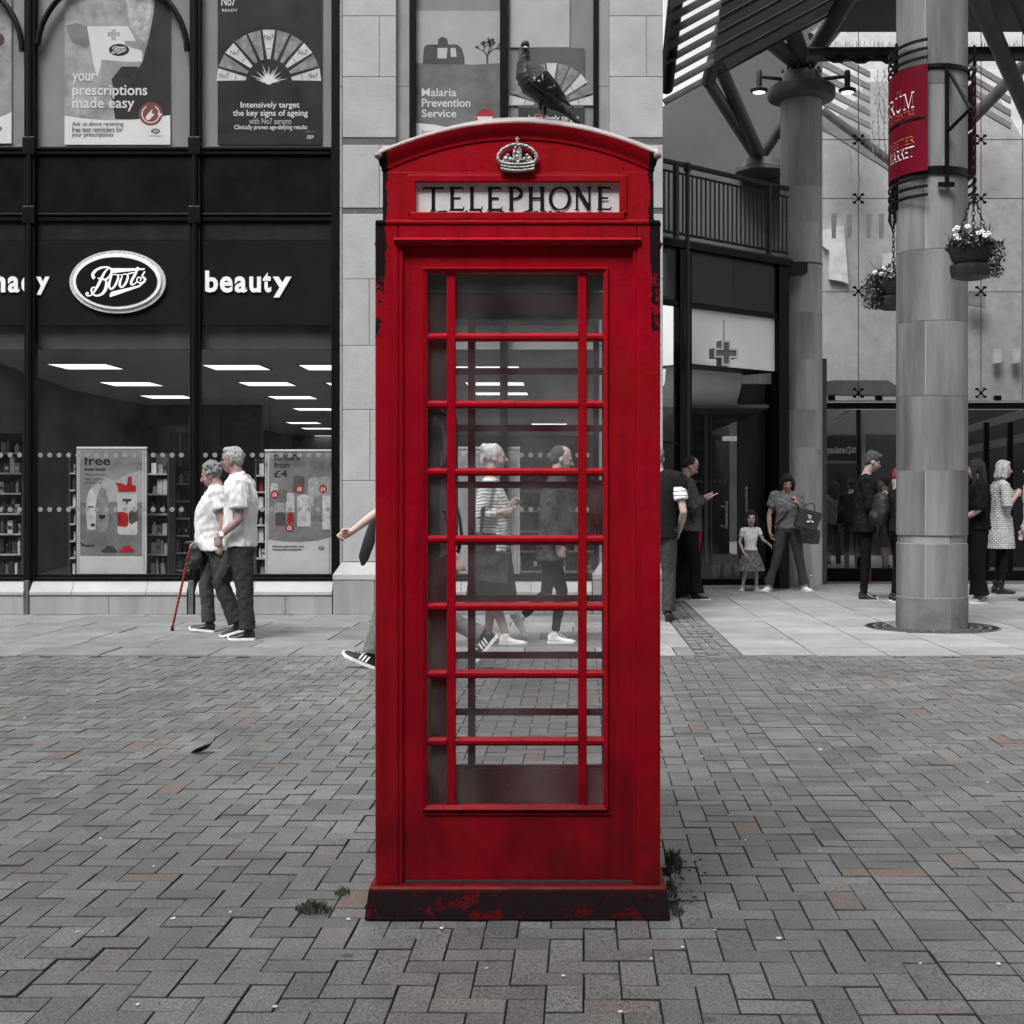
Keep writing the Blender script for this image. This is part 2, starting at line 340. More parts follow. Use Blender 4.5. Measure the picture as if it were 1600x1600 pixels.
def brick_mat(name, per_object):
    m, nt, o = nodes(name); N, L = nt.nodes, nt.links
    p = N.new('ShaderNodeBsdfPrincipled'); L.new(p.outputs[0], o.inputs[0]); p.inputs['Specular IOR Level'].default_value = .75
    if per_object:
        oi = N.new('ShaderNodeObjectInfo'); rv = oi.outputs['Random']
    else:
        at = N.new('ShaderNodeAttribute'); at.attribute_name = 'rv'; rv = at.outputs['Fac']
    cr = N.new('ShaderNodeValToRGB'); cr.color_ramp.interpolation = 'LINEAR'
    stops = [(0, (.120, .120, .120)), (.3, (.143, .143, .143)), (.6, (.160, .160, .160)), (.93, (.185, .184, .184)), (.975, (.155, .138, .130)), (1, (.175, .125, .105))]
    e = cr.color_ramp.elements
    e[0].position, e[0].color = 0, (*stops[0][1], 1); e[1].position, e[1].color = 1, (*stops[-1][1], 1)
    for pos, c in stops[1:-1]:
        q = e.new(pos); q.color = (*c, 1)
    L.new(rv, cr.inputs[0])
    ge = N.new('ShaderNodeNewGeometry'); n1 = N.new('ShaderNodeTexNoise'); n1.inputs['Scale'].default_value = .9; n1.inputs['Detail'].default_value = 11
    n1.inputs['Roughness'].default_value = .78; L.new(ge.outputs['Position'], n1.inputs[0])
    n2 = N.new('ShaderNodeTexNoise'); n2.inputs['Scale'].default_value = 130; n2.inputs['Detail'].default_value = 6; L.new(ge.outputs['Position'], n2.inputs[0])
    r1 = N.new('ShaderNodeMapRange'); r1.inputs[1].default_value = .3; r1.inputs[2].default_value = .7; r1.inputs[3].default_value = .62; r1.inputs[4].default_value = 1.3; L.new(n1.outputs[0], r1.inputs[0])
    r2 = N.new('ShaderNodeMapRange'); r2.inputs[1].default_value = .3; r2.inputs[2].default_value = .6; r2.inputs[3].default_value = .2; r2.inputs[4].default_value = 1.3; L.new(n2.outputs[0], r2.inputs[0])
    mu = N.new('ShaderNodeMath'); mu.operation = 'MULTIPLY'; L.new(r1.outputs[0], mu.inputs[0]); L.new(r2.outputs[0], mu.inputs[1])
    v = N.new('ShaderNodeVectorMath'); v.operation = 'SCALE'; L.new(cr.outputs[0], v.inputs[0]); L.new(mu.outputs[0], v.inputs['Scale'])
    vo = N.new('ShaderNodeTexVoronoi'); vo.inputs['Scale'].default_value = 3.1; L.new(ge.outputs['Position'], vo.inputs[0])
    gs = N.new('ShaderNodeMapRange'); gs.inputs[1].default_value = .055; gs.inputs[2].default_value = .075; gs.inputs[3].default_value = .55; gs.inputs[4].default_value = 1; L.new(vo.outputs['Distance'], gs.inputs[0])
    v2 = N.new('ShaderNodeVectorMath'); v2.operation = 'SCALE'; L.new(v.outputs[0], v2.inputs[0]); L.new(gs.outputs[0], v2.inputs['Scale'])
    L.new(v2.outputs[0], p.inputs['Base Color'])
    r3 = N.new('ShaderNodeMapRange'); r3.inputs[3].default_value = .24; r3.inputs[4].default_value = .44; L.new(n1.outputs[0], r3.inputs[0]); L.new(r3.outputs[0], p.inputs['Roughness'])
    b = N.new('ShaderNodeBump'); b.inputs['Strength'].default_value = .6; b.inputs['Distance'].default_value = .003; L.new(n2.outputs[0], b.inputs['Height']); L.new(b.outputs[0], p.inputs['Normal'])
    return m
EDGE = mat('brick_edge_dirt', .06, .9, .4, 30, .2)
BRICK_O, BRICK_A = brick_mat('paving_brick', True), brick_mat('paving_brick_far', False)

# ---------------------------------------------------------------- ground
g = MB().box(-60, 60, -30, 90, -.6, -.06).build('ground', mat('sub_base', .06, .95, .3, 3, .3))
tag(g, kind='structure')
pav = MB().box(-30, 30, -7, 11.52, -.055, -.012).build('brick_paving', mat('sand_joint', .009, .95, .4, 30, .3))
tag(pav, 'herringbone brick paving of the pedestrian street', kind='structure')

def brick_geom(w, d, jig=.0):
    """one paver, top face proud of the joint, edges chamfered: 9 faces"""
    c, h = .0018, 0.0
    a, b = w / 2, d / 2
    jx, jy = rnd.uniform(-1, 1) * jig, rnd.uniform(-1, 1) * jig
    z = lambda x, y: h + jx * x + jy * y
    V = [(-a, -b, -.03), (a, -b, -.03), (a, b, -.03), (-a, b, -.03),
         (-a, -b, z(-a, -b) - c), (a, -b, z(a, -b) - c), (a, b, z(a, b) - c), (-a, b, z(-a, b) - c),
         (-a + c, -b + c, z(-a, -b)), (a - c, -b + c, z(a, -b)), (a - c, b - c, z(a, b)), (-a + c, b - c, z(-a, b))]
    Fc = [(8, 9, 10, 11)] + [(i, (i + 1) % 4, 4 + (i + 1) % 4, 4 + i) for i in range(4)] + [(4 + i, 4 + (i + 1) % 4, 8 + (i + 1) % 4, 8 + i) for i in range(4)]
    return V, Fc
U, GAP = .1, .0038
PROT = R(-.68)   # the laying direction runs a little off the view axis
cosr, sinr = math.cos(PROT), math.sin(PROT)
bricks = []     # (cx, cy, w, d)
BAND0 = 9.85    # cell coordinate where the straight band begins
def place_cells():
    def inside(x, y): return .9 < y < 11.5
    for i in range(-74, 112):
        for j in range(6, 120):
            k = (i - j) % 4
            if k not in (0, 3): continue
            if i < 9 or i >= 12: pass
            if k == 0: cx, cy, w, d = (i + 1) * U, (j + .5) * U, 2 * U, U
            else: cx, cy, w, d = (i + .5) * U, (j + 1) * U, U, 2 * U
            bricks.append([cx, cy, w, d, i])
place_cells()
S0, S1 = 10 * U, 12 * U       # band from x = 1.0 to 1.2
final = []
for cx, cy, w, d, i in bricks:
    l, r_ = cx - w / 2, cx + w / 2
    if l >= S0 - 1e-6 and r_ <= S1 + 1e-6: continue
    if l < S0 - 1e-6 < r_ - 2e-6 and r_ > S0 + 1e-6: r_ = S0
    elif l < S1 - 1e-6 and r_ > S1 + 1e-6: l = S1
    if r_ - l < .02: continue
    final.append(((l + r_) / 2, cy, r_ - l, d))
for j in range(6, 120): final.append(((S0 + S1) / 2, (j + .5) * U, S1 - S0, U))
pts = []
for cx, cy, w, d in final:
    x, y = cx * cosr - cy * sinr, cx * sinr + cy * cosr
    if y + d / 2 > 11.53: 
        continue
    if y < 1.2: continue
    if abs(x + .154) < .43 and abs(y - 4.846) < .43: continue
    if x < -.70 * y - 1.0 or x > .62 * y + 1.6: continue
    pts.append((x, y, w, d))
def inview(x, y): return y > 3.45 and -.42 * y - .05 < x < .335 * y + .05 and not (4.5 < y < 11 and -.135 * y < x < .065 * y)
near = sorted([p for p in pts if inview(p[0], p[1])], key=lambda p: p[1])[:298]
nearset = set(near)
var = {}
for x, y, w, d in near:
    key = (round(w, 3), round(d, 3), rnd.randrange(4))
    if key not in var:
        me = bpy.data.meshes.new('brick'); V, Fc = brick_geom(w - GAP, d - GAP, .012); me.from_pydata(V, [], Fc); me.materials.append(BRICK_O); me.materials.append(EDGE); me.polygons.foreach_set('material_index', [0] + [1] * 8); var[key] = me
    o = bpy.data.objects.new('brick', var[key]); C.objects.link(o); o.parent = pav
    o.location = (x + rnd.uniform(-.001, .001), y, rnd.uniform(-.0025, .002)); o.rotation_euler = (0, 0, PROT + rnd.uniform(-.006, .006))
mb = MB(); rvv = []
for x, y, w, d in pts:
    if (x, y, w, d) in nearset: continue
    V, Fc = brick_geom(w - GAP, d - GAP, .014); a = PROT + rnd.uniform(-.006, .006); ca, sa = math.cos(a), math.sin(a); dz = rnd.uniform(-.0025, .002)
    mb.add([(x + p[0] * ca - p[1] * sa, y + p[0] * sa + p[1] * ca, p[2] + dz) for p in V], Fc[:1]); b_ = len(mb.v) - 12; mb.f += [tuple(b_ + i for i in f) for f in Fc[1:]]; mb.m += [1] * 8; rvv += [rnd.random()] * 12
far = MB.build(mb, 'far_bricks', [BRICK_A, EDGE], pav, local=True); far['kind'] = 'stuff'
at = far.data.attributes.new('rv', 'FLOAT', 'POINT'); at.data.foreach_set('value', rvv)

# flagstones beyond the bricks: each slab a piece of the pavement
FLAG = mat('flagstone', .25, .62, .22, 2.2, .3, 60, rndv=.12, spec=.5)
FLAG_D = mat('flagstone_old', .16, .6, .3, 2.6, .45, 40, rndv=.18, spec=.5)
flags = MB().box(-30, 30, 11.52, 40, -.055, -.018).build('pavement', mat('flag_joint', .1, .95, .3, 20, .2)); tag(flags, kind='structure')
sl = {}
def slab(x0, x1, y0, y1, m, z=0, gap=.006, tilt=.003, name='flagstone'):
    k = (round(x1 - x0, 3), round(y1 - y0, 3), m.name)
    if k not in sl:
        w, d = x1 - x0 - gap * 2, y1 - y0 - gap * 2; me = bpy.data.meshes.new(name); V, Fc = brick_geom(w, d, 0); me.from_pydata(V, [], Fc); me.materials.append(m); sl[k] = me
    o = bpy.data.objects.new(name, sl[k]); C.objects.link(o); o.parent = flags
    o.location = ((x0 + x1) / 2, (y0 + y1) / 2, z + rnd.uniform(-.002, .002)); o.rotation_euler = (rnd.uniform(-tilt, tilt), rnd.uniform(-tilt, tilt), 0)
y = 11.53; row = 0
while y < 15.42:
    d = [.62, .55, .7, .6, .5, .66, .72][row % 7]; d = min(d, 15.42 - y)
    x = -8.4 + (row % 3) * .21
    while x < 1.06:
        w = rnd.choice([.66, .66, .9, .6]); x1 = min(x + w, 1.06)
        if x1 - x > .12: slab(x, x1, y, y + d, FLAG_D if x < -1.7 or rnd.random() < .2 else FLAG)
        x = x1
    y += d; row += 1
setts = MB(); y = 11.54
while y < 19.4:
    for k in range(4):
        x = 1.075 + k * .088
        V, Fc = brick_geom(.08 + rnd.uniform(-.01, .004), .092, .06); dz = rnd.uniform(-.012, .004)
        setts.add([(x + .04 + p[0], y + .05 + p[1] + (k % 2) * .03, p[2] + dz) for p in V], Fc)
    y += .1
setts.build('setts', mat('sett', .13, .8, .4, 8, .5, 50), flags, local=True)['kind'] = 'stuff'
y = 11.53; row = 0
while y < 20.3:
    x = 1.44 + (0 if row % 2 else -.0)
    while x < 9.4:
        x1 = x + .6
        m = FLAG if y < 14.5 else FLAG_D
        if rnd.random() < .12: m = FLAG if m is FLAG_D else FLAG_D
        slab(x, x1, y, y + .6, FLAG, tilt=.002, gap=.0035); x = x1
    y += .6; row += 1
# metal grille ring round the near column
def ring(mb, cx, cy, r0, r1, z0, z1, n=48):
    mb.lathe([(r0, z0), (r1, z0), (r1, z1), (r0, z1), (r0, z0)], (cx, cy, 0), n)
COLX, COLY = XX(1456, 13.95), 13.95
grm = MB(); gm = DARKMETAL
for r0 in (.37, .46, .55, .64): ring(grm, COLX, COLY, r0, r0 + .022, .002, .005)
for k in range(28):
    a = 2 * math.pi * k / 28; grm.box(.37, .66, -.006, .006, .001, .0045, M=Matrix.Translation((COLX, COLY, 0)) @ Matrix.Rotation(a, 4, 'Z'))
tag(grm.build('grating', mat('grating_iron', .12, .6, .4, 12, .3)), 'round iron grating set in the flagstones at the foot of the banner column', 'grating')

# ---------------------------------------------------------------- the telephone kiosk
def paint(name, base=(.51, .0013, .020), stain='none', rough=.38):
    """red gloss paint with chips; STAIN: 'corner' black flaking at the top of the posts, 'plinth' heavy flaking"""
    m, nt, o = nodes(name); N, L = nt.nodes, nt.links
    p = N.new('ShaderNodeBsdfPrincipled'); L.new(p.outputs[0], o.inputs[0]); p.inputs['Specular IOR Level'].default_value = .14
    tc = N.new('ShaderNodeTexCoord')
    def noi(s, d=6, r=.6):
        n = N.new('ShaderNodeTexNoise'); n.inputs['Scale'].default_value = s; n.inputs['Detail'].default_value = d; n.inputs['Roughness'].default_value = r
        L.new(tc.outputs['Object'], n.inputs[0]); return n.outputs[0]
    def ramp(s, a, b, c=0, d=1):
        r = N.new('ShaderNodeMapRange'); r.inputs[1].default_value = a; r.inputs[2].default_value = b; r.inputs[3].default_value = c; r.inputs[4].default_value = d; L.new(s, r.inputs[0]); return r.outputs[0]
    def math_(op, a, b):
        q = N.new('ShaderNodeMath'); q.operation = op
        for i, s in enumerate((a, b)):
            if isinstance(s, (int, float)): q.inputs[i].default_value = s
            else: L.new(s, q.inputs[i])
        return q.outputs[0]
    def mix(f, a, b):
        q = N.new('ShaderNodeMix'); q.data_type = 'RGBA'; L.new(f, q.inputs[0])
        for i, s in ((6, a), (7, b)):
            if isinstance(s, tuple): q.inputs[i].default_value = (*s, 1)
            else: L.new(s, q.inputs[i])
        return q.outputs[2]
    n_big = noi(3.2); n_f = noi(45, 8, .7); n_m = noi(14, 8, .7)
    # sun-bleached paint turns from carmine towards brick red in patches
    col = mix(ramp(n_big, .35, .65), base, (base[0] * .84, base[1] + .008, base[2] * .7))
    col = mix(ramp(n_f, .62, .72, 0, .35), col, (.09, .004, .008))
    col = mix(ramp(n_m, .70, .73, 0, .8), col, (.10, .006, .01))
    col = mix(ramp(noi(26, 8, .8), .735, .745, 0, .7), col, (.45, .22, .2))
    ms = N.new('ShaderNodeMapping'); ms.inputs['Scale'].default_value = (26, 26, 1.3); L.new(tc.outputs['Object'], ms.inputs[0])
    ns = N.new('ShaderNodeTexNoise'); ns.inputs['Scale'].default_value = 1; ns.inputs['Detail'].default_value = 7; ns.inputs['Roughness'].default_value = .7; L.new(ms.outputs[0], ns.inputs[0])
    col = mix(ramp(ns.outputs[0], .52, .74, 0, .55), col, (.07, .003, .006))
    n_w = noi(1.3, 3, .5); col = mix(ramp(n_w, .45, .7, 0, .4), col, (.12, .002, .008))
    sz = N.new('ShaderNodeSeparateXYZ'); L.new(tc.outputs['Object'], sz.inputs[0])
    base_shade = math_('MULTIPLY', ramp(sz.outputs[2], 1.5, .15), ramp(noi(5, 7, .65), .12, .6)); col = mix(math_('MULTIPLY', base_shade, .72), col, (.055, .003, .005))  # paint darkens towards the base: overcast shade put into the colour
    rg = ramp(n_m, .3, .7, rough - .12, rough + .2)
    if stain != 'none':
        sx = N.new('ShaderNodeSeparateXYZ'); L.new(tc.outputs['Object'], sx.inputs[0])
        if stain == 'plinth':
            mk = ramp(math_('ADD', noi(15, 9, .8), math_('MULTIPLY', noi(2.1), .55)), .675, .72)
            keep = ramp(sx.outputs[2], .086, .097); mk = math_('MULTIPLY', mk, math_('SUBTRACT', 1, keep))
        else:
            ax = math_('ABSOLUTE', sx.outputs[0], 0)
            edge = ramp(ax, .400, .420); high = ramp(sx.outputs[2], 1.5, 2.1)
            e2 = math_('ADD', math_('MULTIPLY', high, edge), math_('MULTIPLY', math_('SUBTRACT', noi(11, 8, .75), .5), 2.3))
            mk = ramp(e2, .60, .66)
            mk = math_('MULTIPLY', mk, ramp(edge, 0, .3))
        col = mix(mk, col, (.014, .007, .009)); rg2 = N.new('ShaderNodeMix'); L.new(mk, rg2.inputs[0]); L.new(rg, rg2.inputs[2]); rg2.inputs[3].default_value = .75; rg = rg2.outputs[0]
    L.new(col, p.inputs['Base Color']); L.new(rg, p.inputs['Roughness'])
    b = N.new('ShaderNodeBump'); b.inputs['Strength'].default_value = .6; b.inputs['Distance'].default_value = .005
    hs = math_('ADD', math_('MULTIPLY', n_f, .25), n_m); L.new(hs, b.inputs['Height']); L.new(b.outputs[0], p.inputs['Normal'])
    return m
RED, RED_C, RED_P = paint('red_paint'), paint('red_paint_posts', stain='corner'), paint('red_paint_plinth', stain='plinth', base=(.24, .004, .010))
RED_IN = mat('red_paint_inside', (.38, .002, .018), .6, .3, 8, .2)
KG = glass('kiosk_glass', .062, .97, .8, dscale=7)
KCX, KCY = -.154, 4.846
K = thing('telephone_kiosk', 'red cast iron telephone kiosk with many glass panes, silver crown and black flaking plinth', 'telephone box', (KCX, KCY, 0))
kx = lambda px: (px - 809) / 500
kz = lambda py: EYE + (770 - py) / 500
H = .446
pl = MB()
def sq(h, z): return [(-h, -h, z), (h, -h, z), (h, h, z), (-h, h, z)]
pl.loft([sq(.476, 0), sq(.474, .02), sq(.464, .096), sq(.458, .104), sq(.44, .106)])
pl.build('plinth', RED_P, K, bevel=.006, local=True)
MB().box(-.43, .43, -.43, .43, .107, .115).build('floor', mat('kiosk_floor', .05, .8), K, local=True)
def kpart(mb, name, parent, m=RED, bevel=.0025, smooth=False):
    return mb.build(name, m, parent, bevel=bevel, local=True, smooth=smooth)
for sx in (-1, 1):
    for sy in (-1, 1):
        p_ = MB(); a, b = sorted((sx * H, sx * .372)); c, d = sorted((sy * H, sy * .372))
        p_.box(a, b, c, d, .1, kz(346)); kpart(p_, 'corner_post', K, RED_C, .007)
ROWS = [425 + 105.9 * i for i in range(9)]      # glass rows, photo rows
def side(k, drop=0.0):
    """one glazed side in the kiosk's front frame; k quarter turns"""
    Mr = Matrix.Rotation(k * math.pi / 2, 4, 'Z')
    root = MB()
    fy = -.428          # face of the leaf
    zt, zb = kz(384), kz(1386)
    X0, X1, G0, G1, GT, GB = kx(629), kx(989), kx(662), kx(950), kz(418), kz(1266)
    root.box(X0, G0, fy, fy + .035, GB, GT); root.box(G1, X1, fy, fy + .035, GB, GT)
    root.box(X0, X1, fy, fy + .035, GT + .0004, zt); root.box(X0, X1, fy, fy + .035, zb, GB - .0004)
    leaf = kpart(root, 'door' if k == 0 else 'side_frame', K, bevel=0)
    leaf.matrix_basis = Mr
    ins = MB(); ins.box(X0 + .01, X1 - .01, fy + .0352, fy + .04, zb, GB - .005); ins.box(X0 + .01, X1 - .01, fy + .0352, fy + .04, GT + .015, zt)
    kpart(ins, 'inner_panel', leaf, RED_IN, 0)
    # moulding round the glazing: bevelled picture frame
    def frame(x0, x1, z0, z1, w, y0, y1, name, yb):
        f = MB(); o = [(x0, z0), (x1, z0), (x1, z1), (x0, z1)]; i_ = [(x0 + w, z0 + w), (x1 - w, z0 + w), (x1 - w, z1 - w), (x0 + w, z1 - w)]
        m_ = [(a + (c - a) * .45, b + (d - b) * .45) for (a, b), (c, d) in zip(o, i_)]
        V = [(x, yb, z) for x, z in o] + [(x, y0, z) for x, z in m_] + [(x, y1, z) for x, z in i_] + [(x, yb, z) for x, z in i_]
        f.add(V, [(q * 4 + j, q * 4 + (j + 1) % 4, ((q + 1) % 4) * 4 + (j + 1) % 4, ((q + 1) % 4) * 4 + j) for q in range(4) for j in range(4)])
        return kpart(f, name, leaf, RED, .0015)
    frame(kx(655), kx(955), kz(1272), kz(413), .024, fy - .011, fy - .003, 'glazing_moulding', fy + .02)
    gx0, gx1, gt, gb = kx(667), kx(945), kz(425), kz(1260)
    xs = [gx0, kx(697), kx(711), kx(903), kx(917), gx1]
    for a, b in ((kx(697), kx(711)), (kx(903), kx(917))):
        kpart(MB().box(a, b, fy + .001, fy + .026, gb - .004, gt + .004), 'upright_bar', leaf, RED, .004)
    zz = [gt]
    for i in range(7):
        zc = kz(525.5 + 105.9 * i)
        for a, b in ((gx0, kx(697)), (kx(711), kx(903)), (kx(917), gx1)):
            q = MB(); h = .0125
            q.add([(x, y_, z) for x in (a - .001, b + .001) for y_, z in ((fy + .026, zc - h), (fy + .004, zc - h), (fy - .002, zc - h * .4), (fy - .002, zc + h * .35), (fy + .008, zc + h), (fy + .026, zc + h))],
                  [(0, 1, 7, 6), (1, 2, 8, 7), (2, 3, 9, 8), (3, 4, 10, 9), (4, 5, 11, 10), (5, 0, 6, 11), (0, 5, 4, 3, 2, 1), (6, 7, 8, 9, 10, 11)])
            kpart(q, 'glazing_bar', leaf, RED, .0012)
        zz += [zc + .011, zc - .011]
    zz.append(gb)
    for i in range(8):
        for a, b in ((gx0, kx(697)), (kx(711), kx(903)), (kx(917), gx1)):
            kpart(MB().box(a - .003, b + .003, fy + .014, fy + .018, zz[2 * i + 1] - .002, zz[2 * i] + .002), 'pane', leaf, KG, 0)
    # kick rail line, hinges
    kpart(MB().box(kx(662), kx(955), fy - .004, fy + .0, kz(1275), kz(1271)), 'drip_strip', leaf, RED, .001)
    if drop:
        leaf.location = (0, 0, -drop)
    # surround
    s = MB(); s.box(kx(622), kx(629), -.440, -.38, .105, kz(380)); s.box(kx(989), kx(996), -.440, -.38, .105, kz(380))
    o = kpart(s, 'door_surround', K, RED, .003); o.matrix_basis = Mr
    s = MB(); s.box(-.372, .372, -.4459, -.38, kz(383), kz(346)); o = kpart(s, 'head_rail', K, RED_C, .003); o.matrix_basis = Mr
    s = MB(); s.add([(x, y_, z) for x, in ((kx(616),), (kx(1002),)) for y_, z in ((-.4455, kz(381)), (-.452, kz(380)), (-.458, kz(375)), (-.4455, kz(371)))], [(0, 1, 5, 4), (1, 2, 6, 5), (2, 3, 7, 6), (3, 0, 4, 7), (0, 3, 2, 1), (4, 5, 6, 7)])
    o = kpart(s, 'drip_moulding', K, RED, .001); o.matrix_basis = Mr
    hx = H - .002 if k % 2 == 0 else H - .031; s = MB(); s.box(-hx, hx, -H - .004, -H + .03, kz(350), kz(344)); o = kpart(s, 'string_moulding', K, RED_C, .0025); o.matrix_basis = Mr
    # sign box
    h2 = .425
    hx = h2 if k % 2 == 0 else h2 - .0402; s = MB(); s.box(-hx, kx(648), -h2, -h2 + .04, kz(345), kz(266)); s.box(kx(968), hx, -h2, -h2 + .04, kz(345), kz(266))
    s.box(kx(648), kx(968), -h2 + .0003, -h2 + .04, kz(345), kz(331)); s.box(kx(648), kx(968), -h2 + .0003, -h2 + .04, kz(282), kz(266))
    o = kpart(s, 'lintel', K, RED_C, .002); o.matrix_basis = Mr; lin = o
    s = MB()
    for a, b, c, d in ((636, 648, 331, 272), (968, 980, 331, 272)): s.box(kx(a), kx(b), -h2 - .006, -h2 + .002, kz(c), kz(d))
    s.box(kx(636), kx(980), -h2 - .0065, -h2 + .002, kz(282), kz(271)); s.box(kx(640), kx(976), -h2 - .008, -h2 + .002, kz(341), kz(330))
    kpart(s, 'sign_frame', lin, RED, .002)
    kpart(MB().box(kx(646), kx(970), -h2 + .012, -h2 + .016, kz(332), kz(281)), 'opal_glass', lin, OPAL, 0)
    L_ = MB(); put = lambda x, z, l: (x, -h2 + .0118 - l, z)
    for n, (ch, a, b) in enumerate((('T', 90, 245), ('E', 277, 392), ('L', 425, 527), ('E', 557, 674), ('P', 715, 832), ('H', 862, 1000), ('O', 1024, 1186), ('N', 1208, 1345), ('E', 1372, 1484))):
        serif(L_, ch, kx(640 + a / 4.706), kx(640 + b / 4.706), kz(180 + 685 / 4.706), kz(180 + 513 / 4.706), put, k=n * 9, bold=1.18)
    L_.build('lettering', BLACK_L, lin, local=True)
    gr = MB()
    for j in range(26):
        a = rnd.uniform(652, 955); w = rnd.uniform(4, 18); hh = rnd.uniform(1.5, 5)
        gr.prism([(kx(a + w * .5 * math.cos(t)), kz(330.5 - hh * math.sin(t))) for t in [math.pi * q / 7 for q in range(8)]], -h2 + .0085 - j * 1e-4, -h2 + .012)
    kpart(gr, 'grime', lin, mat('black_moss', .008, .9, .4, 20, .4), 0)
    return leaf
OPAL = mat('opal_glass', .9, .5, .14, 9, 0, spec=.5); BLACK_L = flat('sign_black', (.012, .011, .012), .4)
door = side(0); side(1); side(2, .036); side(3)
# pediments and roof: arched mouldings mitred at the corners, then a shallow dome
h2, SAG = .425, .102
def arc(t): return 1 - t * t
N_ = 28
zc0 = kz(213) - SAG      # spring of the arched wall, so that its middle is at row 213
pd = MB()
for k in range(4):
    Mr = Matrix.Rotation(k * math.pi / 2, 4, 'Z'); hx = h2 if k % 2 == 0 else h2 - .0302; pts_ = [(-hx, kz(266)), (hx, kz(266))] + [(hx * (1 - 2 * i / N_), zc0 + SAG * arc(1 - 2 * i / N_)) for i in range(N_ + 1)]
    q = MB().prism(pts_, -h2 + .0002, -h2 + .03, M=Mr); kpart(q, 'pediment', K, RED_C, 0)
def ringpts(o, z0, sag=SAG):
    P = []
    for k in range(4):
        a = k * math.pi / 2
        for i in range(N_):
            t = -1 + 2 * i / N_; x, y_ = t * (h2 + o), -(h2 + o)
            P.append((x * math.cos(a) - y_ * math.sin(a), x * math.sin(a) + y_ * math.cos(a), z0 + sag * arc(t)))
    return P
zt0 = kz(187) - SAG
prof = [(-.004, zc0 - .004), (.003, zc0 - .004), (.0035, zc0 + .008), (.007, zc0 + .013), (.012, zc0 + .028), (.0165, zt0 - .012), (.017, zt0 - .008)]
roof = MB().loft([ringpts(*p) for p in prof], cap=False)
kpart(roof, 'roof_moulding', K, RED_C, 0, smooth='auto')
top = [ringpts(*p) for p in [(.017, zt0 - .008), (.017, zt0 - .003), (.013, zt0 - .0008), (.004, zt0 - .0002)]]
for s_ in (.85, .65, .45, .25, .08):
    P = []
    for k in range(4):
        a = k * math.pi / 2
        for i in range(N_):
            t = -1 + 2 * i / N_; x, y_ = t * h2 * s_, -h2 * s_
            P.append((x * math.cos(a) - y_ * math.sin(a), x * math.sin(a) + y_ * math.cos(a), zt0 + SAG * (1 - (t * s_) ** 2) + SAG * (1 - s_ * s_) * .9))
    top.append(P)
RW = mat('roof_paint_bleached', (.42, .36, .36), .6, .45, 9, .3, 60)
kpart(MB().loft(top), 'roof', K, RW, 0, smooth='auto')
for sx in (-1, 1):
    for sy in (-1, 1):
        kpart(MB().ell((sx * .437, sy * .437, zt0 - .008), (.013, .013, .012)), 'roof_knob', K, RW, 0, smooth=True)
kpart(MB().box(-.41, .41, -.39, .39, kz(395), kz(385)), 'ceiling', K, mat('kiosk_ceiling', .04, .8), 0)
bh = MB(); bh.box(-.36, .36, .40, .405, 1.975, kz(395) - .001); kpart(bh, 'header_panel', K, mat('kiosk_header', .02, .5), 0)
# crown
CR = mat('crown_silver', (.42, .41, .39), .38, .35, 30, .4, 120, metal=.55)
cr = MB(); cy0 = -h2 - .004
cp = lambda x, y_, d=0: (kx(640 + x / 4.706), cy0 - d, kz(180 + y_ / 4.706))
for yy, r_, dd in ((352, .0052, .012), (374, .0034, .014), (398, .0055, .012)):
    cr.path([cp(668 + i * 25 + (400 - yy) * (-.25 if i < 5 else .25) * 0, yy - 16 * (abs(i - 5) / 5) ** 2 + 8, dd) for i in range(11)], r_)
for i in range(11): cr.ell(cp(672 + i * 24.2, 378 - 14 * (abs(i - 5) / 5) ** 2 + 8, .016), (.0026, .0026, .0022), n=8, k=5)
cr.prism([(kx(640 + x / 4.706), kz(180 + z / 4.706)) for x, z in [(664, 345), (792, 368), (920, 345), (908, 395), (850, 410), (730, 410), (676, 395)]], cy0 - .008, cy0)
L1 = [(672, 350), (650, 320), (655, 285), (685, 248), (725, 225), (765, 215), (790, 214)]
for mir in (1, -1):
    q = [(792 + (x - 792) * mir, y_) for x, y_ in L1]; cr.path([cp(x, y_, .008) for x, y_ in q], .0066)
    for i in range(15):
        t = i / 14 * (len(q) - 1); a = int(min(t, len(q) - 2)); f = t - a
        cr.ell(cp(q[a][0] * (1 - f) + q[a + 1][0] * f, q[a][1] * (1 - f) + q[a + 1][1] * f, .012), (.0042, .004, .0042), n=8, k=5)
    for (x, y_, r_) in ((705, 312, .0095), (722, 290, .007), (740, 318, .0085), (690, 333, .0065), (760, 325, .006), (716, 335, .006)):
        cr.ell(cp(792 + (x - 792) * mir, y_, .006), (r_, .005, r_ * .9), n=10, k=6)
    cr.path([cp(792 + (x - 792) * mir, y_, .01) for x, y_ in [(770, 330), (768, 290), (772, 250), (784, 222)]], .005)
cr.prism([(kx(640 + x / 4.706), kz(180 + z / 4.706)) for x, z in [(776, 222), (808, 222), (815, 345), (769, 345)]], cy0 - .011, cy0)
cr.ell(cp(792, 205, .01), (.006, .006, .004)); cr.ell(cp(792, 190, .01), (.005, .005, .0055)); cr.ell(cp(791, 172, .01), (.008, .004, .003)); cr.ell(cp(791, 170, .0101), (.003, .004, .008))
kpart(cr, 'crown', K, CR, 0, smooth='auto')
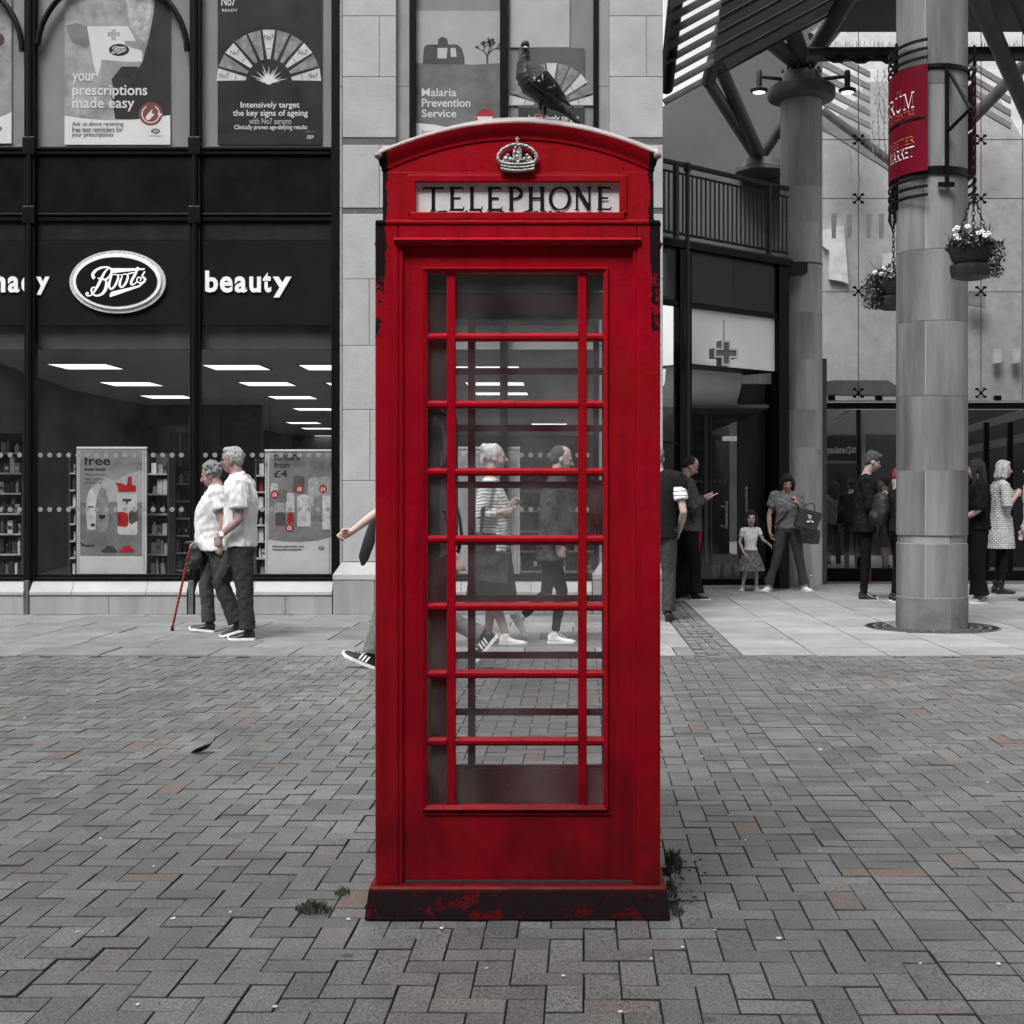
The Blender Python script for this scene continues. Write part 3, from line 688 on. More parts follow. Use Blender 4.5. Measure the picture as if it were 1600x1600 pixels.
# seen inside: the red door plate with its word, and the payphone
ph = thing('payphone', 'dark payphone on a grey backboard inside the red kiosk, cord hanging in a loop', 'payphone', (KCX, KCY, 0))
PG = mat('phone_grey', .09, .4, .3, 6, .1); PB = mat('phone_black', .012, .35, .2, 9, .05)
kpart(MB().box(-.40, -.375, -.28, .30, kz(930), kz(500)), 'backboard', ph, PG, .003)
kpart(MB().box(-.374, -.27, -.14, .16, kz(880), kz(625)), 'telephone', ph, PB, .012)
kpart(MB().box(-.2695, -.266, -.1, .06, kz(700), kz(660)), 'display', ph, PG, .002)
hs = MB(); hs.limb([(-.27, -.145, kz(645)), (-.235, -.150, kz(650)), (-.225, -.150, kz(690)), (-.235, -.15, kz(730)), (-.27, -.145, kz(738))], [.024, .026, .016, .024, .024], 10)
kpart(hs, 'handset', ph, PB, 0, smooth=True)
cd = MB(); cd.path([(-.255, -.145, kz(735)), (-.235, -.145, kz(770)), (-.205, -.145, kz(810)), (-.197, -.145, kz(845)), (-.21, -.145, kz(870)), (-.228, -.14, kz(860)), (-.24, -.13, kz(830)), (-.26, -.12, kz(800))], .006, 8)
kpart(cd, 'cord', ph, PB, 0, smooth=True)
kpart(MB().box(-.40, -.34, -.28, .28, kz(1330), kz(1000)), 'lower_panel', ph, mat('lower_board', .045, .5), .003)
dp = MB(); dp.box(.235, .30, .370, .376, kz(866), kz(747)); pp = kpart(dp, 'push_plate', K, mat('push_plate_red', (.5, .003, .03), .4, .2), .002)
PK = flat('push_print', (.62, .25, .27))
for i, ch in enumerate('PUSH'):
    zc = kz(781 + i * 20.5); txt(ch, .256, .272, zc - .012, zc + .016, .3685, PK, pp, local=True, bold=0, thick=.001)

# ---------------------------------------------------------------- the shop building on the left
D0 = 15.40
SHOP = thing('shop_building', 'long shop building of pale ashlar piers with tall dark framed windows and a lit interior', 'building', (XX(580, D0), D0, 0))
def stone(x0, x1, y0, y1, D=D0, depth=.35, m=STONE, name='stone', bevel=.004, gap=.0022):
    mb = MB().box(XX(x0, D) + gap, XX(x1, D) - gap, D, D + depth, ZZ(y1, D) + gap, ZZ(y0, D) - gap)
    return mb.build(name, m, SHOP, bevel=bevel, seg=1)
back = MB()
for a, b in ((535.5, 618.5), (953, 1035)): pbox(back, a, b, -130, 880, D0 + .008, .3)
back.build('pier_core', JOINT, SHOP)
COURSES = [-130, -75, 25, 120, 215, 226, 325, 334, 436, 540, 640, 751, 878]
for px0, px1 in ((535, 619), (952, 1036)):
    for i in range(len(COURSES) - 1):
        y0, y1 = COURSES[i], COURSES[i + 1]
        gr = (y1 - y0) < 15
        D = D0 + (.02 if gr else 0)
        if i in (8, 10) : 
            xm = px0 + (42 if i % 4 == 0 else 43); stone(px0, xm, y0, y1, D); stone(xm, px1, y0, y1, D)
        elif i in (2, 5) and not gr:
            xm = px0 + 58; stone(px0, xm, y0, y1, D); stone(xm, px1, y0, y1, D)
        else: stone(px0, px1, y0, y1, D, m=STONE_D if gr else STONE)
# returns beside the piers
for a, b in ((619, 640), (935, 952), (530.5, 535)):
    for y0, y1 in ((-130, 135), (135, 325), (325, 540), (540, 751), (751, 905)):
        stone(a, b, y0, y1, D0 + (.07 if a != 530.5 else .045), .2, m=mat('ashlar_reveal', .22, .85, .15, 4, .12), bevel=.002)
# plinths under the piers, with weathered sloping tops
for a, b, xr in ((520, 650, 1), (926, 1036, 0)):
    D = D0 - .07; mb = MB()
    x0, x1 = XX(a, D), XX(b, D); z0, z1 = 0, ZZ(906, D)
    for s0, s1, jx in ((x0, (x0 + x1) / 2, 0), ((x0 + x1) / 2, x1, 0)):
        MB().box(s0 + .002, s1 - .002, D, D + .4, 0, z1 - .004).build('plinth_stone', STONE_P, SHOP, bevel=.005, seg=1)
    q = MB(); zt = ZZ(879, D); zb = z1; ins = .09
    V = [(x0, D - .006, zb), (x1, D - .006, zb), (x1, D + .4, zb), (x0, D + .4, zb), (x0, D - .006, zb + .055), (x1, D - .006, zb + .055), (x1, D + .4, zb + .055), (x0, D + .4, zb + .055),
         (x0 + ins, D + .065, zt), (x1 - ins * (0 if not xr else 1), D + .065, zt), (x1 - ins * xr, D + .4, zt), (x0 + ins, D + .4, zt)]
    q.add(V, [(0, 3, 2, 1), (0, 1, 5, 4), (1, 2, 6, 5), (2, 3, 7, 6), (3, 0, 4, 7), (4, 5, 9, 8), (5, 6, 10, 9), (6, 7, 11, 10), (7, 4, 8, 11), (8, 9, 10, 11)])
    q.build('plinth_coping', STONE, SHOP, bevel=.004, seg=1)
# low walls under the windows
def lowwall(x0, x1, joints, cj):
    D = D0 - .03; xs = [x0] + joints + [x1]
    for a, b in zip(xs, xs[1:]):
        MB().box(XX(a, D) + .0015, XX(b, D) - .0015, D, D + .3, 0, ZZ(930, D) - .002).build('base_stone', STONE_P, SHOP, bevel=.004, seg=1)
    xs = [x0] + cj + [x1]
    for a, b in zip(xs, xs[1:]):
        q = MB(); c, d = XX(a, D) + .0015, XX(b, D) - .0015; z0, z1, z2 = ZZ(930, D), ZZ(925, D), ZZ(907, D)
        Pf = [(D - .012, z0), (D - .012, z1), (D + .10, z2), (D + .3, z2), (D + .3, z0)]
        q.add([(x, y_, z) for x in (c, d) for y_, z in Pf], [(0, 1, 6, 5), (1, 2, 7, 6), (2, 3, 8, 7), (3, 4, 9, 8), (4, 0, 5, 9), (4, 3, 2, 1, 0), (5, 6, 7, 8, 9)])
        q.build('sloping_coping', STONE, SHOP, bevel=.003, seg=1)
lowwall(46, 292, [170], [112, 228]); lowwall(305, 519, [446], [396]); lowwall(-210, 37, [-90], [-40]); lowwall(651, 925, [740, 850], [720, 830])
for x in (41.5, 298.5):
    MB().box(XX(x - 4, D0), XX(x + 4, D0), D0 - .02, D0 + .1, 0, ZZ(907, D0)).build('mullion_foot', mat('foot_metal', .09, .5), SHOP, bevel=.004)
# frames
def mull(px, w, name='mullion', y0=-130, y1=906, D=D0 + .04):
    mb = MB(); mb.box(XX(px - w / 2, D), XX(px + w / 2, D), D, D + .09, ZZ(y1, D), ZZ(y0, D))
    o = mb.build(name, FRAME, SHOP, bevel=.006)
    mb = MB(); mb.tube((XX(px, D), D - .005, ZZ(y1, D)), (XX(px, D), D - .005, ZZ(y0, D)), .03, 12); mb.build('rounded_nosing', FRAME, o, smooth='auto')
    for a, b in ((214, 243), (322, 350)):
        mb = MB(); mb.box(XX(px - w / 2 - 1.5, D), XX(px + w / 2 + 1.5, D), D - .035, D + .01, ZZ(b, D), ZZ(a, D)); mb.build('collar', FRAME, o, bevel=.012)
    return o
for px, w in ((46, 17), (304.5, 17), (-212, 17)): mull(px, w)
for px, w in ((523.5, 12), (644.5, 9), (787, 12), (931, 8)):
    D = D0 + .04; MB().box(XX(px - w / 2, D), XX(px + w / 2, D), D, D + .1, ZZ(906, D), ZZ(-130, D)).build('window_post', FRAME, SHOP, bevel=.005)
BAYS = [(-204, 38, True), (54.5, 296, True), (313, 518, True), (649, 781, False), (793, 927, False)]
def hbar(x0, x1, y0, y1, D, d=.06, name='transom', m=FRAME): return pbox(MB(), x0, x1, y0, y1, D, d).build(name, m, SHOP, bevel=.004)
for n, (a, b, big) in enumerate(BAYS):
    Dg = D0 + .09
    hbar(a, b, 229, 233.5, Dg - .045); hbar(a, b, 235.5, 241, Dg - .03)
    hbar(a, b, 333, 336.5, Dg - .045); hbar(a, b, 339, 345, Dg - .03)
    hbar(a, b, 897, 902, Dg - .02); hbar(a, b, 902.5, 907, Dg - .045, .1, 'window_sill')
    pbox(MB(), a, b, 240, 334, Dg, .04).build('spandrel_panel', PANEL, SHOP)
    pbox(MB(), a, b, 344, 375, Dg + .002, .04).build('fascia_strip', PANEL3, SHOP)
    pbox(MB(), a, b, 375.5, 508, Dg, .04).build('fascia_panel', PANEL2, SHOP)
    pbox(MB(), a, b, -130, 229.5, Dg, .01).build('upper_glass', WINUP, SHOP)
    pbox(MB(), a, b, 508.5, 898, Dg, .01).build('display_glass', WIN, SHOP)
    pbox(MB(), a, b, -130, 232, Dg + .05, .02).build('window_blind', BACKB, SHOP)
    if big:
        pbox(MB(), a, b, 508.5, 546, Dg + .08, .05).build('bulkhead', mat('bulkhead', .05, .7, .1), SHOP)
    else:
        pbox(MB(), a, b, 508.5, 546, Dg + .08, .05).build('bulkhead', mat('bulkhead_pale', .4, .7, .1), SHOP)
# arched tubes in the upper lights
for a, b in ((54.5, 296), (-204, 38), (313, 518)):
    D = D0 + .055; cx, r_ = (a + b) / 2, (b - a) / 2 - 4
    if a == 313: continue
    mb = MB(); mb.path([W(cx + r_ * math.cos(R(t)), 80 - r_ * math.sin(R(t)), D) for t in range(0, 181, 7)], .032, 8)
    mb.build('arched_rib', FRAME, SHOP, smooth='auto')
# manifestation dots on the glass
Dd = D0 + .088
DOT = mat('frosted_dot', .19, .5, .1, 20, 0)
for a, b in ((60, 292), (318, 516), (-2, 36), (655, 780), (797, 925)):
    for row in (711, 796):
        mb = MB(); x = a + 3
        while x < b - 3:
            mb.prism([(XX(px, Dd), ZZ(py, Dd)) for px, py in disc(x, row, 3.9, n=14)], Dd, Dd + .001); x += 14.7
        mb.build('glass_dots', DOT, SHOP)['kind'] = 'stuff'
# interior
IN = mat('shop_dark', .085, .8, .3, 2, 0); INW = mat('shop_wall', .12, .7, .2, 1, 0)
DI = D0 + .6; ZC = EYE + 1.87
MB().box(-9, 1.0, D0 + .13, 46, ZC, ZC + .1).build('shop_ceiling', mat('shop_ceiling', .62, .8, .1, 1, 0), SHOP)
MB().box(-9, 1.0, D0 + .3, 46, -.02, .012).build('shop_floor', mat('shop_floor', .42, .35, .2, 2, 0), SHOP)
MB().box(-9, 1.2, 46, 46.1, 0, 3.3).build('back_wall', INW, SHOP)
q = MB(); x0, x1 = XX(176, 30), XX(408, 30); q.box(x0, x1, 30, 30.2, 0, ZC - .002); q.build('rear_partition', IN, SHOP)
q = MB()
for k in range(4): q.box(x0 + k * 1.05 + .2, x0 + k * 1.05 + .215, 29.98, 30, 0, ZC)
q.build('panel_joints', flat('joint_black', .008), SHOP)
q = MB(); q.add([(XX(56, 20), 16.2, 0), (XX(176, 30), 30, 0), (XX(176, 30), 30, ZC - .002), (XX(56, 20), 16.2, ZC - .002)], [(0, 1, 2, 3)]); q.build('side_partition', IN, SHOP)
MB().box(-9.2, -9, D0 + .3, 46, 0, 3.4).build('end_wall', IN, SHOP)
MB().box(.93, 1.0, D0 + .36, 17.4, 0, 3.3).build('party_wall', INW, SHOP)
MB().box(-9.2, 1.0, D0 + .2, D0 + .3, ZC + .1, 8).build('upper_back', IN, SHOP)
MB().box(-12.5, XX(-206, D0), D0, D0 + .4, 0, 9.5).build('end_pier', STONE, SHOP)
MB().box(-12.5, XX(1036, D0), D0 + .3, 26, 7.3, 7.5).build('roof_slab', IN, SHOP)
# stone wall above the frame, out of the picture
MB().box(XX(-206, D0), XX(1036, D0), D0 + .01, D0 + .3, ZZ(-130, D0), 9.5).build('upper_wall', STONE, SHOP)
MB().box(XX(1036, D0) - .3, XX(1036, D0) - .01, D0 + .3, 17.9, 0, 9.5).build('return_wall', mat('return_wall', .15, .85, .2, 1.5, .1), SHOP)

LT = flat('light_panel', (.95, .97, 1), emit=0); 
lm, nt_, o_ = nodes('panel_light'); e_ = nt_.nodes.new('ShaderNodeEmission'); e_.inputs[0].default_value = (1, 1, 1, 1); e_.inputs[1].default_value = .9; nt_.links.new(e_.outputs[0], o_.inputs[0])
WORD = ['first', 'second', 'third', 'fourth', 'fifth', 'sixth', 'seventh', 'eighth']
def ceiling_light(px, D, w, d, label, group):
    x = XX(px, D); t = thing('ceiling_light', label, 'ceiling light', (x, D + d / 2, ZC), group=group)
    MB().box(x - w / 2, x + w / 2, D, D + d, ZC - .012, ZC - .006).build('diffuser', lm, t)
    mb = MB(); e = .03
    for a, b, c, f in ((x - w / 2 - e, x + w / 2 + e, D - e, D), (x - w / 2 - e, x + w / 2 + e, D + d, D + d + e), (x - w / 2 - e, x - w / 2, D, D + d), (x + w / 2, x + w / 2 + e, D, D + d)): mb.box(a, b, c, f, ZC - .015, ZC)
    mb.build('frame', flat('light_trim', .3), t); return t
def hD(py): return F * 1.87 / (770 - py)
for n, (px, py) in enumerate(((119, 567.5), (194, 596), (252, 617))):
    ceiling_light(px, hD(py), .84, .85, f'{WORD[n]} lit panel from the street in the row above the free water bottle poster', 'ceiling lights in the left bay')
for n, (px, py) in enumerate(((360, 569), (410, 596), (451, 618), (486, 637), (470, 659), (492, 668), (510, 680))):
    ceiling_light(px, hD(py), .82, .82 if n < 6 else .6, f'{WORD[n]} lit panel from the street in the row above the suncare poster', 'ceiling lights in the second bay')
for n, (px, py) in enumerate(((512, 569), (548, 597), (590, 620))):
    ceiling_light(px, hD(py), .85, .85, ['lit panel cut by the window post beside the pale pier', 'lit panel behind the pier, second of its row', 'lit panel behind the kiosk edge, third of its row'][n], 'ceiling lights beside the pier')
for n, (px, py) in enumerate(((758, 571), (772, 596), (782, 612), (787, 626))):
    ceiling_light(px, hD(py), .98, .75, f'{WORD[n]} lit panel from the street in the left row seen through the kiosk', 'ceiling lights seen through the kiosk, left row')
for n, (px, py) in enumerate(((858, 661), (860, 668), (865, 682), (869, 689), (871, 696))):
    ceiling_light(px, hD(py), .95 + n * .05, .7, f'{WORD[n]} lit panel from the street in the right row seen through the kiosk', 'ceiling lights seen through the kiosk, right row')

# shelves of goods inside
GOODS = [mat(f'goods_{i}', c, .5, .2, 30, 0) for i, c in enumerate((.05, .12, .3, .6, (.3, .02, .03), .02))]
def shelves(x0, x1, y0, y1, D, nlev, label, depth=.4, dens=1.0, wts=(3, 3, 2, 2, .3, 2), shelfcol=None, loc=None):
    sx, ex, zb, zt = XX(x0, D), XX(x1, D), ZZ(y1, D), ZZ(y0, D)
    t = thing('shelf_unit', label, 'shelves', ((sx + ex) / 2, D + depth / 2, 0.012))
    MB().box(sx, ex, D + depth - .03, D + depth, .012, zt).build('back_panel', IN, t)
    for xx in (sx, ex - .02): MB().box(xx, xx + .02, D, D + depth, .012, zt).build('side_panel', GOODS[0], t)
    st = (zt - zb) / nlev; gd = MB()
    for k in range(nlev):
        z = zb + k * st
        MB().box(sx + .02, ex - .02, D - .02, D + depth - .03, z - .02, z).build('shelf', shelfcol or mat('shelf_white', .42, .5), t)
        x = sx + .04
        while x < ex - .06:
            w = rnd.uniform(.025, .07); h = rnd.uniform(.5, .92) * (st - .03)
            m = rnd.choices(range(6), wts)[0]; y_ = D + rnd.uniform(.01, .05)
            if rnd.random() < dens:
                if rnd.random() < .4: gd.lathe([(w * .45, z), (w * .45, z + h * .7), (w * .2, z + h * .8), (w * .2, z + h)], (x + w / 2, y_ + w / 2, 0), 8, m)
                else:
                    gd.box(x, x + w * .92, y_, y_ + .1, z, z + h, m)
                    if rnd.random() < .5: gd.box(x + w * .1, x + w * .8, y_ - .002, y_, z + h * .3, z + h * .6, rnd.choices(range(6), wts)[0])
            x += w + .004
    o = gd.build('goods', GOODS, t); o['kind'] = 'stuff'; return t
shelves(-30, 36, 675, 897, 16.6, 7, 'tall shelves of dark boxed goods inside the far left window', wts=(4, 3, 1, 1, 0, 4))
shelves(107, 121, 712, 897, 15.75, 7, 'slim white shelf end showing on the pier side of the free water bottle poster', wts=(1, 1, 3, 5, 0, 0), depth=.3, dens=.8)
shelves(229, 264, 708, 897, 15.85, 6, 'shelf end packed with white and black packets beside the free water bottle poster', wts=(1, 1, 3, 5, .1, 3), depth=.3)
shelves(262, 318, 728, 890, 17.6, 6, 'darker shelves of small goods behind the window mullion by the walking couple', wts=(4, 4, 2, 1, .4, 3))
shelves(398, 418, 716, 897, 15.75, 7, 'narrow shelf end with white packets beside the suncare poster', wts=(0, 1, 3, 6, .2, 1), depth=.3)
shelves(804, 932, 735, 892, 17.2, 5, 'long shelves of dark goods seen through the kiosk behind the walking pair', wts=(4, 4, 2, 1, .4, 3))
shelves(655, 735, 735, 892, 17.4, 5, 'shelves of goods seen through the kiosk beside the telephone cord', wts=(4, 4, 2, 2, .2, 3))
t = thing('hanging_sign', 'small dark hanging sign on a thin rod deep inside the shop', 'sign', W(283, 670, 21), group=None)
pbox(MB(), 262, 312, 664, 678, 21, .02).build('board', mat('sign_grey', .09, .5), t)
MB().tube(W(281, 678, 21), (XX(281, 21), 21, .02), .01).build('rod', GREY, t)
ptxt('healthcare', 275, 303, 667, 675, 20.98, GREY, t, bold=0)

# lettering and the oval sign on the fascia
Df = D0 + .086
t = thing('fascia_lettering', 'word beauty in raised white letters on the dark fascia', 'shop sign', W(388, 445, Df))
def word(parent, letters, D, m, thick=.03, bold=.028):
    for ch, a, b, y0, y1 in letters: ptxt(ch, a, b, y0, y1, D, m, parent, name='letter', bold=bold, thick=thick)
word(t, [('b', 321, 341, 423, 457), ('e', 344, 364, 432, 457.5), ('a', 367, 386, 432, 457.5), ('u', 390, 408, 432.5, 457.5), ('t', 411, 424, 426, 457), ('y', 426.5, 456, 432.5, 465)], Df, LETTER)
t = thing('fascia_lettering', 'end of the word pharmacy in raised white letters beside the oval sign', 'shop sign', W(20, 445, Df))
word(t, [('p', -118, -98, 432, 465), ('h', -93, -75, 423, 457), ('a', -70, -52, 432, 457.5), ('r', -46, -33, 432, 457), ('m', -24, 9, 432, 457), ('a', 13, 31, 432, 457.5), ('c', 34, 50, 432, 457.5), ('y', 57, 78, 432.5, 461)], Df, LETTER)
t = thing('oval_shop_sign', 'oval black shop sign with white script wordmark and a pale glowing rim', 'shop sign', W(185, 441, Df))
def oval_ring(rx0, ry0, rx1, ry1, D0_, D1_, m, name, nn=64):
    mb = MB(); cx, cy = 185, 441
    A = disc(cx, cy, rx0, ry0, nn); B = disc(cx, cy, rx1, ry1, nn)
    mb.add([W(x, y_, D0_) for x, y_ in A] + [W(x, y_, D1_) for x, y_ in B], [(i, (i + 1) % nn, nn + (i + 1) % nn, nn + i) for i in range(nn)]); return mb.build(name, m, t, smooth='auto')
mb = MB(); mb.prism([(XX(x, Df), ZZ(y_, Df)) for x, y_ in disc(185, 441, 75, 49, 64)], Df - .03, Df); mb.build('halo_plate', mat('halo', .42, .6, .5, 60, .3), t)
mb = MB(); mb.prism([(XX(x, Df), ZZ(y_, Df)) for x, y_ in disc(185, 441, 69, 43.5, 64)], Df - .05, Df - .03); mb.build('rim', mat('sign_rim', .7, .35, .1), t, bevel=.01)
mb = MB(); mb.prism([(XX(x, Df), ZZ(y_, Df)) for x, y_ in disc(184.5, 441, 63.5, 38.5, 64)], Df - .056, Df - .05); mb.build('face', mat('sign_face', .01, .12, 0, 4, 0), t, bevel=.004)
mb = MB(); boots_logo(mb, 185, 441, 1.0, Df - .058); mb.build('script_lettering', flat('script_white', .82, .4), t)

# ---------------------------------------------------------------- posters
Dp = D0 + .118
def logo_small(parent, cx, cy, w, D, name='oval_logo'):
    s = w / 127; mb = MB(); ppoly(mb, disc(cx, cy, w / 2, w * .3, 24), D, .001); mb.build(name, BLACK, parent)
    mb = MB(); boots_logo(mb, cx, cy, s * .98, D - .0006); mb.build('script', WHITE, parent)
def P(parent, name, pts, m, lift, D=None): 
    D = (Dp if D is None else D) - lift; return ppoly(MB(), pts, D, .0008).build(name, m, parent)
gm_ = lambda n, v, va=.25, s=4: mat('print_' + n, v, .45, va, s, 0)
def board(label, x0, x1, y0, y1, m, D=None):
    D = Dp if D is None else D; t = thing('poster', label, 'poster', W((x0 + x1) / 2, y1, D)); pbox(MB(), x0, x1, y0, y1, D, .006).build('sheet', m, t); return t
# prescriptions poster
t = board('prescriptions poster in the upper window with a white paper bag picture and red round badge', 101, 266, -60, 226, gm_('photo', .36, .5, 3))
P(t, 'dark_coat', [(246, -60), (265.8, -60), (265.8, 180), (232, 188), (180, 186), (174, 150), (190, 120), (205, 106), (222, 98), (232, 62), (240, 20)], gm_('coat', .015), .001)
P(t, 'shirt_folds', [(190, -55), (240, -60), (236, 20), (226, 66), (204, 44), (198, 10)], gm_('folds', .45, .5, 14), .0012)
P(t, 'left_hand', [(102, 40), (120, 36), (140, 42), (146, 66), (134, 76), (112, 66)], gm_('hand', .2), .0014)
P(t, 'paper_bag', [(136, 41), (200, 41), (222, 82), (222, 98), (190, 96), (160, 93), (152, 122), (146, 100)], gm_('bag', .68, .06), .0018)
P(t, 'bag_shadow', [(158, 94), (186, 97), (222, 96), (216, 108), (190, 112), (176, 134), (158, 136)], gm_('bagshade', .3), .0021)
mb = MB()
for pts in ([(168, 50), (187, 50), (187, 57), (168, 57)], [(174, 46), (181, 46), (181, 63), (174, 63)]): ppoly(mb, pts, Dp - .0024 - .0001 * len(mb.f), .0003)
mb.build('cross_print', gm_('cross', .35), t); logo_small(t, 186, 78, 32, Dp - .0026)
P(t, 'finger', [(194, 64), (214, 64), (228, 70), (226, 80), (208, 75), (196, 70)], gm_('finger', .27), .003)
P(t, 'cuff', [(174, 124), (190, 104), (215, 104), (222, 112), (214, 124), (196, 138), (180, 150)], gm_('cuff', .02), .003)
band = [(100.8, 226)] + [(101 + 165 * i / 12, 181 + 7 * math.sin(math.pi * i / 12 * 1.05)) for i in range(13)] + [(266.2, 226)]
P(t, 'white_band', band, WHITE, .0034)
ptxt('your', 113, 150, 114, 132, Dp - .004, WHITE, t, bold=.012); ptxt('prescriptions', 113, 230, 133, 154, Dp - .004, WHITE, t, bold=.012); ptxt('made easy', 113, 210, 152, 174, Dp - .004, WHITE, t, bold=.012)
ptxt('Ask us about receiving', 112.5, 193, 190, 199, Dp - .004, BLACK, t, bold=.015); ptxt('free text reminders for', 112.5, 192, 198, 207, Dp - .004, BLACK, t, bold=.015); ptxt('your prescriptions', 112, 177, 207, 216, Dp - .004, BLACK, t, bold=.015)
logo_small(t, 243, 205, 14, Dp - .004); ptxt("let's feel good", 233, 253, 211, 214, Dp - .004, BLACK, t, bold=0)
P(t, 'badge', disc(235.5, 178, 18.5), mat('badge_red', (.20, .055, .04), .5, .1), .0045)
mb = MB(); put = lambda x, y_, l: W(x, y_, Dp - .0052 - l)
stroke(mb, disc(235.5, 178, 13.5, 13.5, 24, -60, 240), 1.6, put); stroke(mb, [(232, 183), (241, 173)], 8, put, sub=1); ppoly(mb, disc(231.5, 183.6, 4, n=12), Dp - .0053, .0003); ppoly(mb, [(246, 176), (254, 178), (249, 183)], Dp - .0053, .0003)
mb.build('pill_symbol', WHITE, t); P(t, 'pill_half', [(238, 171), (242, 170), (245, 174), (242, 178), (237, 177)], mat('badge_red'  , .2), .0062)
# fan posters
def fan(t, cx, cy, R0, R1, n, D, a0=0, a1=180, texts=True):
    for k in range(n):
        s = a0 + (a1 - a0) * k / n + 1.2; e = a0 + (a1 - a0) * (k + 1) / n - 1.2; pale = k % 3 == (n // 2) % 3 or k in (0, n - 1)
        pts = [(cx - R1 * math.cos(R(s + (e - s) * .22)), cy - R1 * math.sin(R(s + (e - s) * .22))), (cx - R0 * math.cos(R(s)), cy - R0 * math.sin(R(s))), (cx - R0 * math.cos(R(e)), cy - R0 * math.sin(R(e))), (cx - R1 * math.cos(R(e - (e - s) * .22)), cy - R1 * math.sin(R(e - (e - s) * .22)))]
        ppoly(MB(), pts, D - .001, .0006).build('tube', gm_('tube_pale', .62, .15, 9) if pale else gm_('tube_grey', .26, .5, 12), t)
        mb = MB(); m_ = R((s + e) / 2); rr = R1 + (R0 - R1) * .35
        stroke(mb, [(cx - (rr) * math.cos(m_) + 4 * math.sin(m_), cy - rr * math.sin(m_) - 4 * math.cos(m_)), (cx - rr * math.cos(m_) - 4 * math.sin(m_), cy - rr * math.sin(m_) + 4 * math.cos(m_))], 1.6, lambda x, y_, l: W(x, y_, D - .0019), sub=1); mb.build('tube_band', GREY, t)
        if pale and texts:
            q = R1 + (R0 - R1) * .74; x, y_ = cx - q * math.cos(m_), cy - q * math.sin(m_); 
            if 8 < x - cx + 90: ptxt('No7', x - 7, x + 7, y_ - 4, y_ + 4, D - .002, BLACK, t, bold=0)
FANBG = gm_('fan_dark', .012, .4, 5)
t = board('dark upper window poster with a fan of tubes over words Intensively target', 340, 503, -60, 226, FANBG)
ptxt('No7', 346, 368, -6, 9, Dp - .001, WHITE, t, bold=.01); ptxt('READY', 347, 371, 14, 18, Dp - .001, WHITE, t, bold=0)
fan(t, 420, 128, 82, 36, 11, Dp)
P(t, 'hub', [(384, 130)] + disc(420, 128, 36, 34, 16, 180, 360) + [(456, 130)], gm_('hub', .012), .0008)
mb = MB()
for k in range(19):
    a = R(180 + 180 * k / 18); L_ = 14 + 16 * ((k * 7) % 5) / 4
    mb.add([W(420 + 1.6 * math.sin(a), 128 - 1.6 * math.cos(a), Dp - .0022 - k * 1e-5), W(420 + L_ * math.cos(a), 128 + L_ * math.sin(a), Dp - .0022 - k * 1e-5), W(420 - 1.6 * math.sin(a), 128 + 1.6 * math.cos(a), Dp - .0022 - k * 1e-5)], [(0, 1, 2)])
ppoly(mb, disc(420, 128, 6, 4, 14), Dp - .0026, .0002); mb.build('star', WHITE, t)
ptxt('Intensively target', 376, 468, 159, 171, Dp - .001, WHITE, t, bold=.012); ptxt('the key signs of ageing', 364, 481, 171.5, 184, Dp - .001, WHITE, t, bold=.012)
ptxt('with No7 serums', 389, 455, 184.5, 194, Dp - .001, gm_('pale_ink', .5), t, bold=.005); ptxt('Clinically proven age-defying results', 366, 480, 195, 204, Dp - .001, WHITE, t, bold=.012)
logo_small(t, 485, 214, 16, Dp - .001); ptxt('only at', 477, 492, 203.5, 207.5, Dp - .001, GREY, t, bold=0)
t = board('poster with a pale fan of tubes in the upper window behind the pigeon', 810, 913, 115 - 40, 232, gm_('fan_grey', .11, .2, 4), D0 + .12)
t2 = board('pale blank board in the upper window behind the pigeon head', 797, 890, -120, 74, gm_('pale_board', .47, .06, 2), D0 + .12)
fan(t, 862, 166, 68, 28, 11, D0 + .12, texts=False)
P(t, 'dark_foot', [(810, 168), (913, 168), (913, 232), (810, 232)], gm_('foot', .035), .0008, D0 + .12)
ptxt('Intensively target', 826, 905, 180, 191, D0 + .118, WHITE, t, bold=.012)
t = board('malaria prevention poster in the upper window with a silhouetted camper van and bare tree', 650, 782, 17, 232, gm_('sky', .42, .12, 2), D0 + .12)
Dm = D0 + .12
mp_ = lambda x, y_: (500 + x / 2.963, y_ / 2.963)
P(t, 'hill', [mp_(*p) for p in [(445, 292), (520, 296), (600, 290), (700, 300), (833, 292), (833, 690), (445, 690)]], gm_('hillp', .16, .4, 3), .0008, Dm)
P(t, 'van', [mp_(*p) for p in [(476, 296), (478, 250), (484, 215), (500, 206), (635, 206), (655, 222), (668, 260), (670, 298)]], gm_('van', .07, .3), .0014, Dm)
P(t, 'van_window', [mp_(*p) for p in [(544, 222), (590, 222), (586, 270), (544, 270)]], gm_('sky2', .5), .002, Dm); P(t, 'van_window', [mp_(*p) for p in [(604, 222), (628, 222), (632, 262), (606, 264)]], gm_('sky2', .5), .002, Dm)
P(t, 'luggage', [mp_(*p) for p in [(545, 206), (548, 180), (565, 170), (588, 178), (594, 206)]], gm_('van', .07), .0016, Dm)
mb = MB()
def twig(x, y_, a, L_, w, dep):
    if dep == 0 or L_ < 3: return
    x2, y2 = x + L_ * math.cos(a), y_ - L_ * math.sin(a); a1, b1 = mp_(x, y_); a2, b2 = mp_(x2, y2)
    if a2 < 781.5: stroke(mb, [(a1, b1), (a2, b2)], w / 2.963, lambda p, q, l: W(p, q, Dm - .0012), sub=1)
    for _ in range(3): twig(x2, y2, a + rnd.uniform(-.75, .75), L_ * rnd.uniform(.6, .85), w * .7, dep - 1)
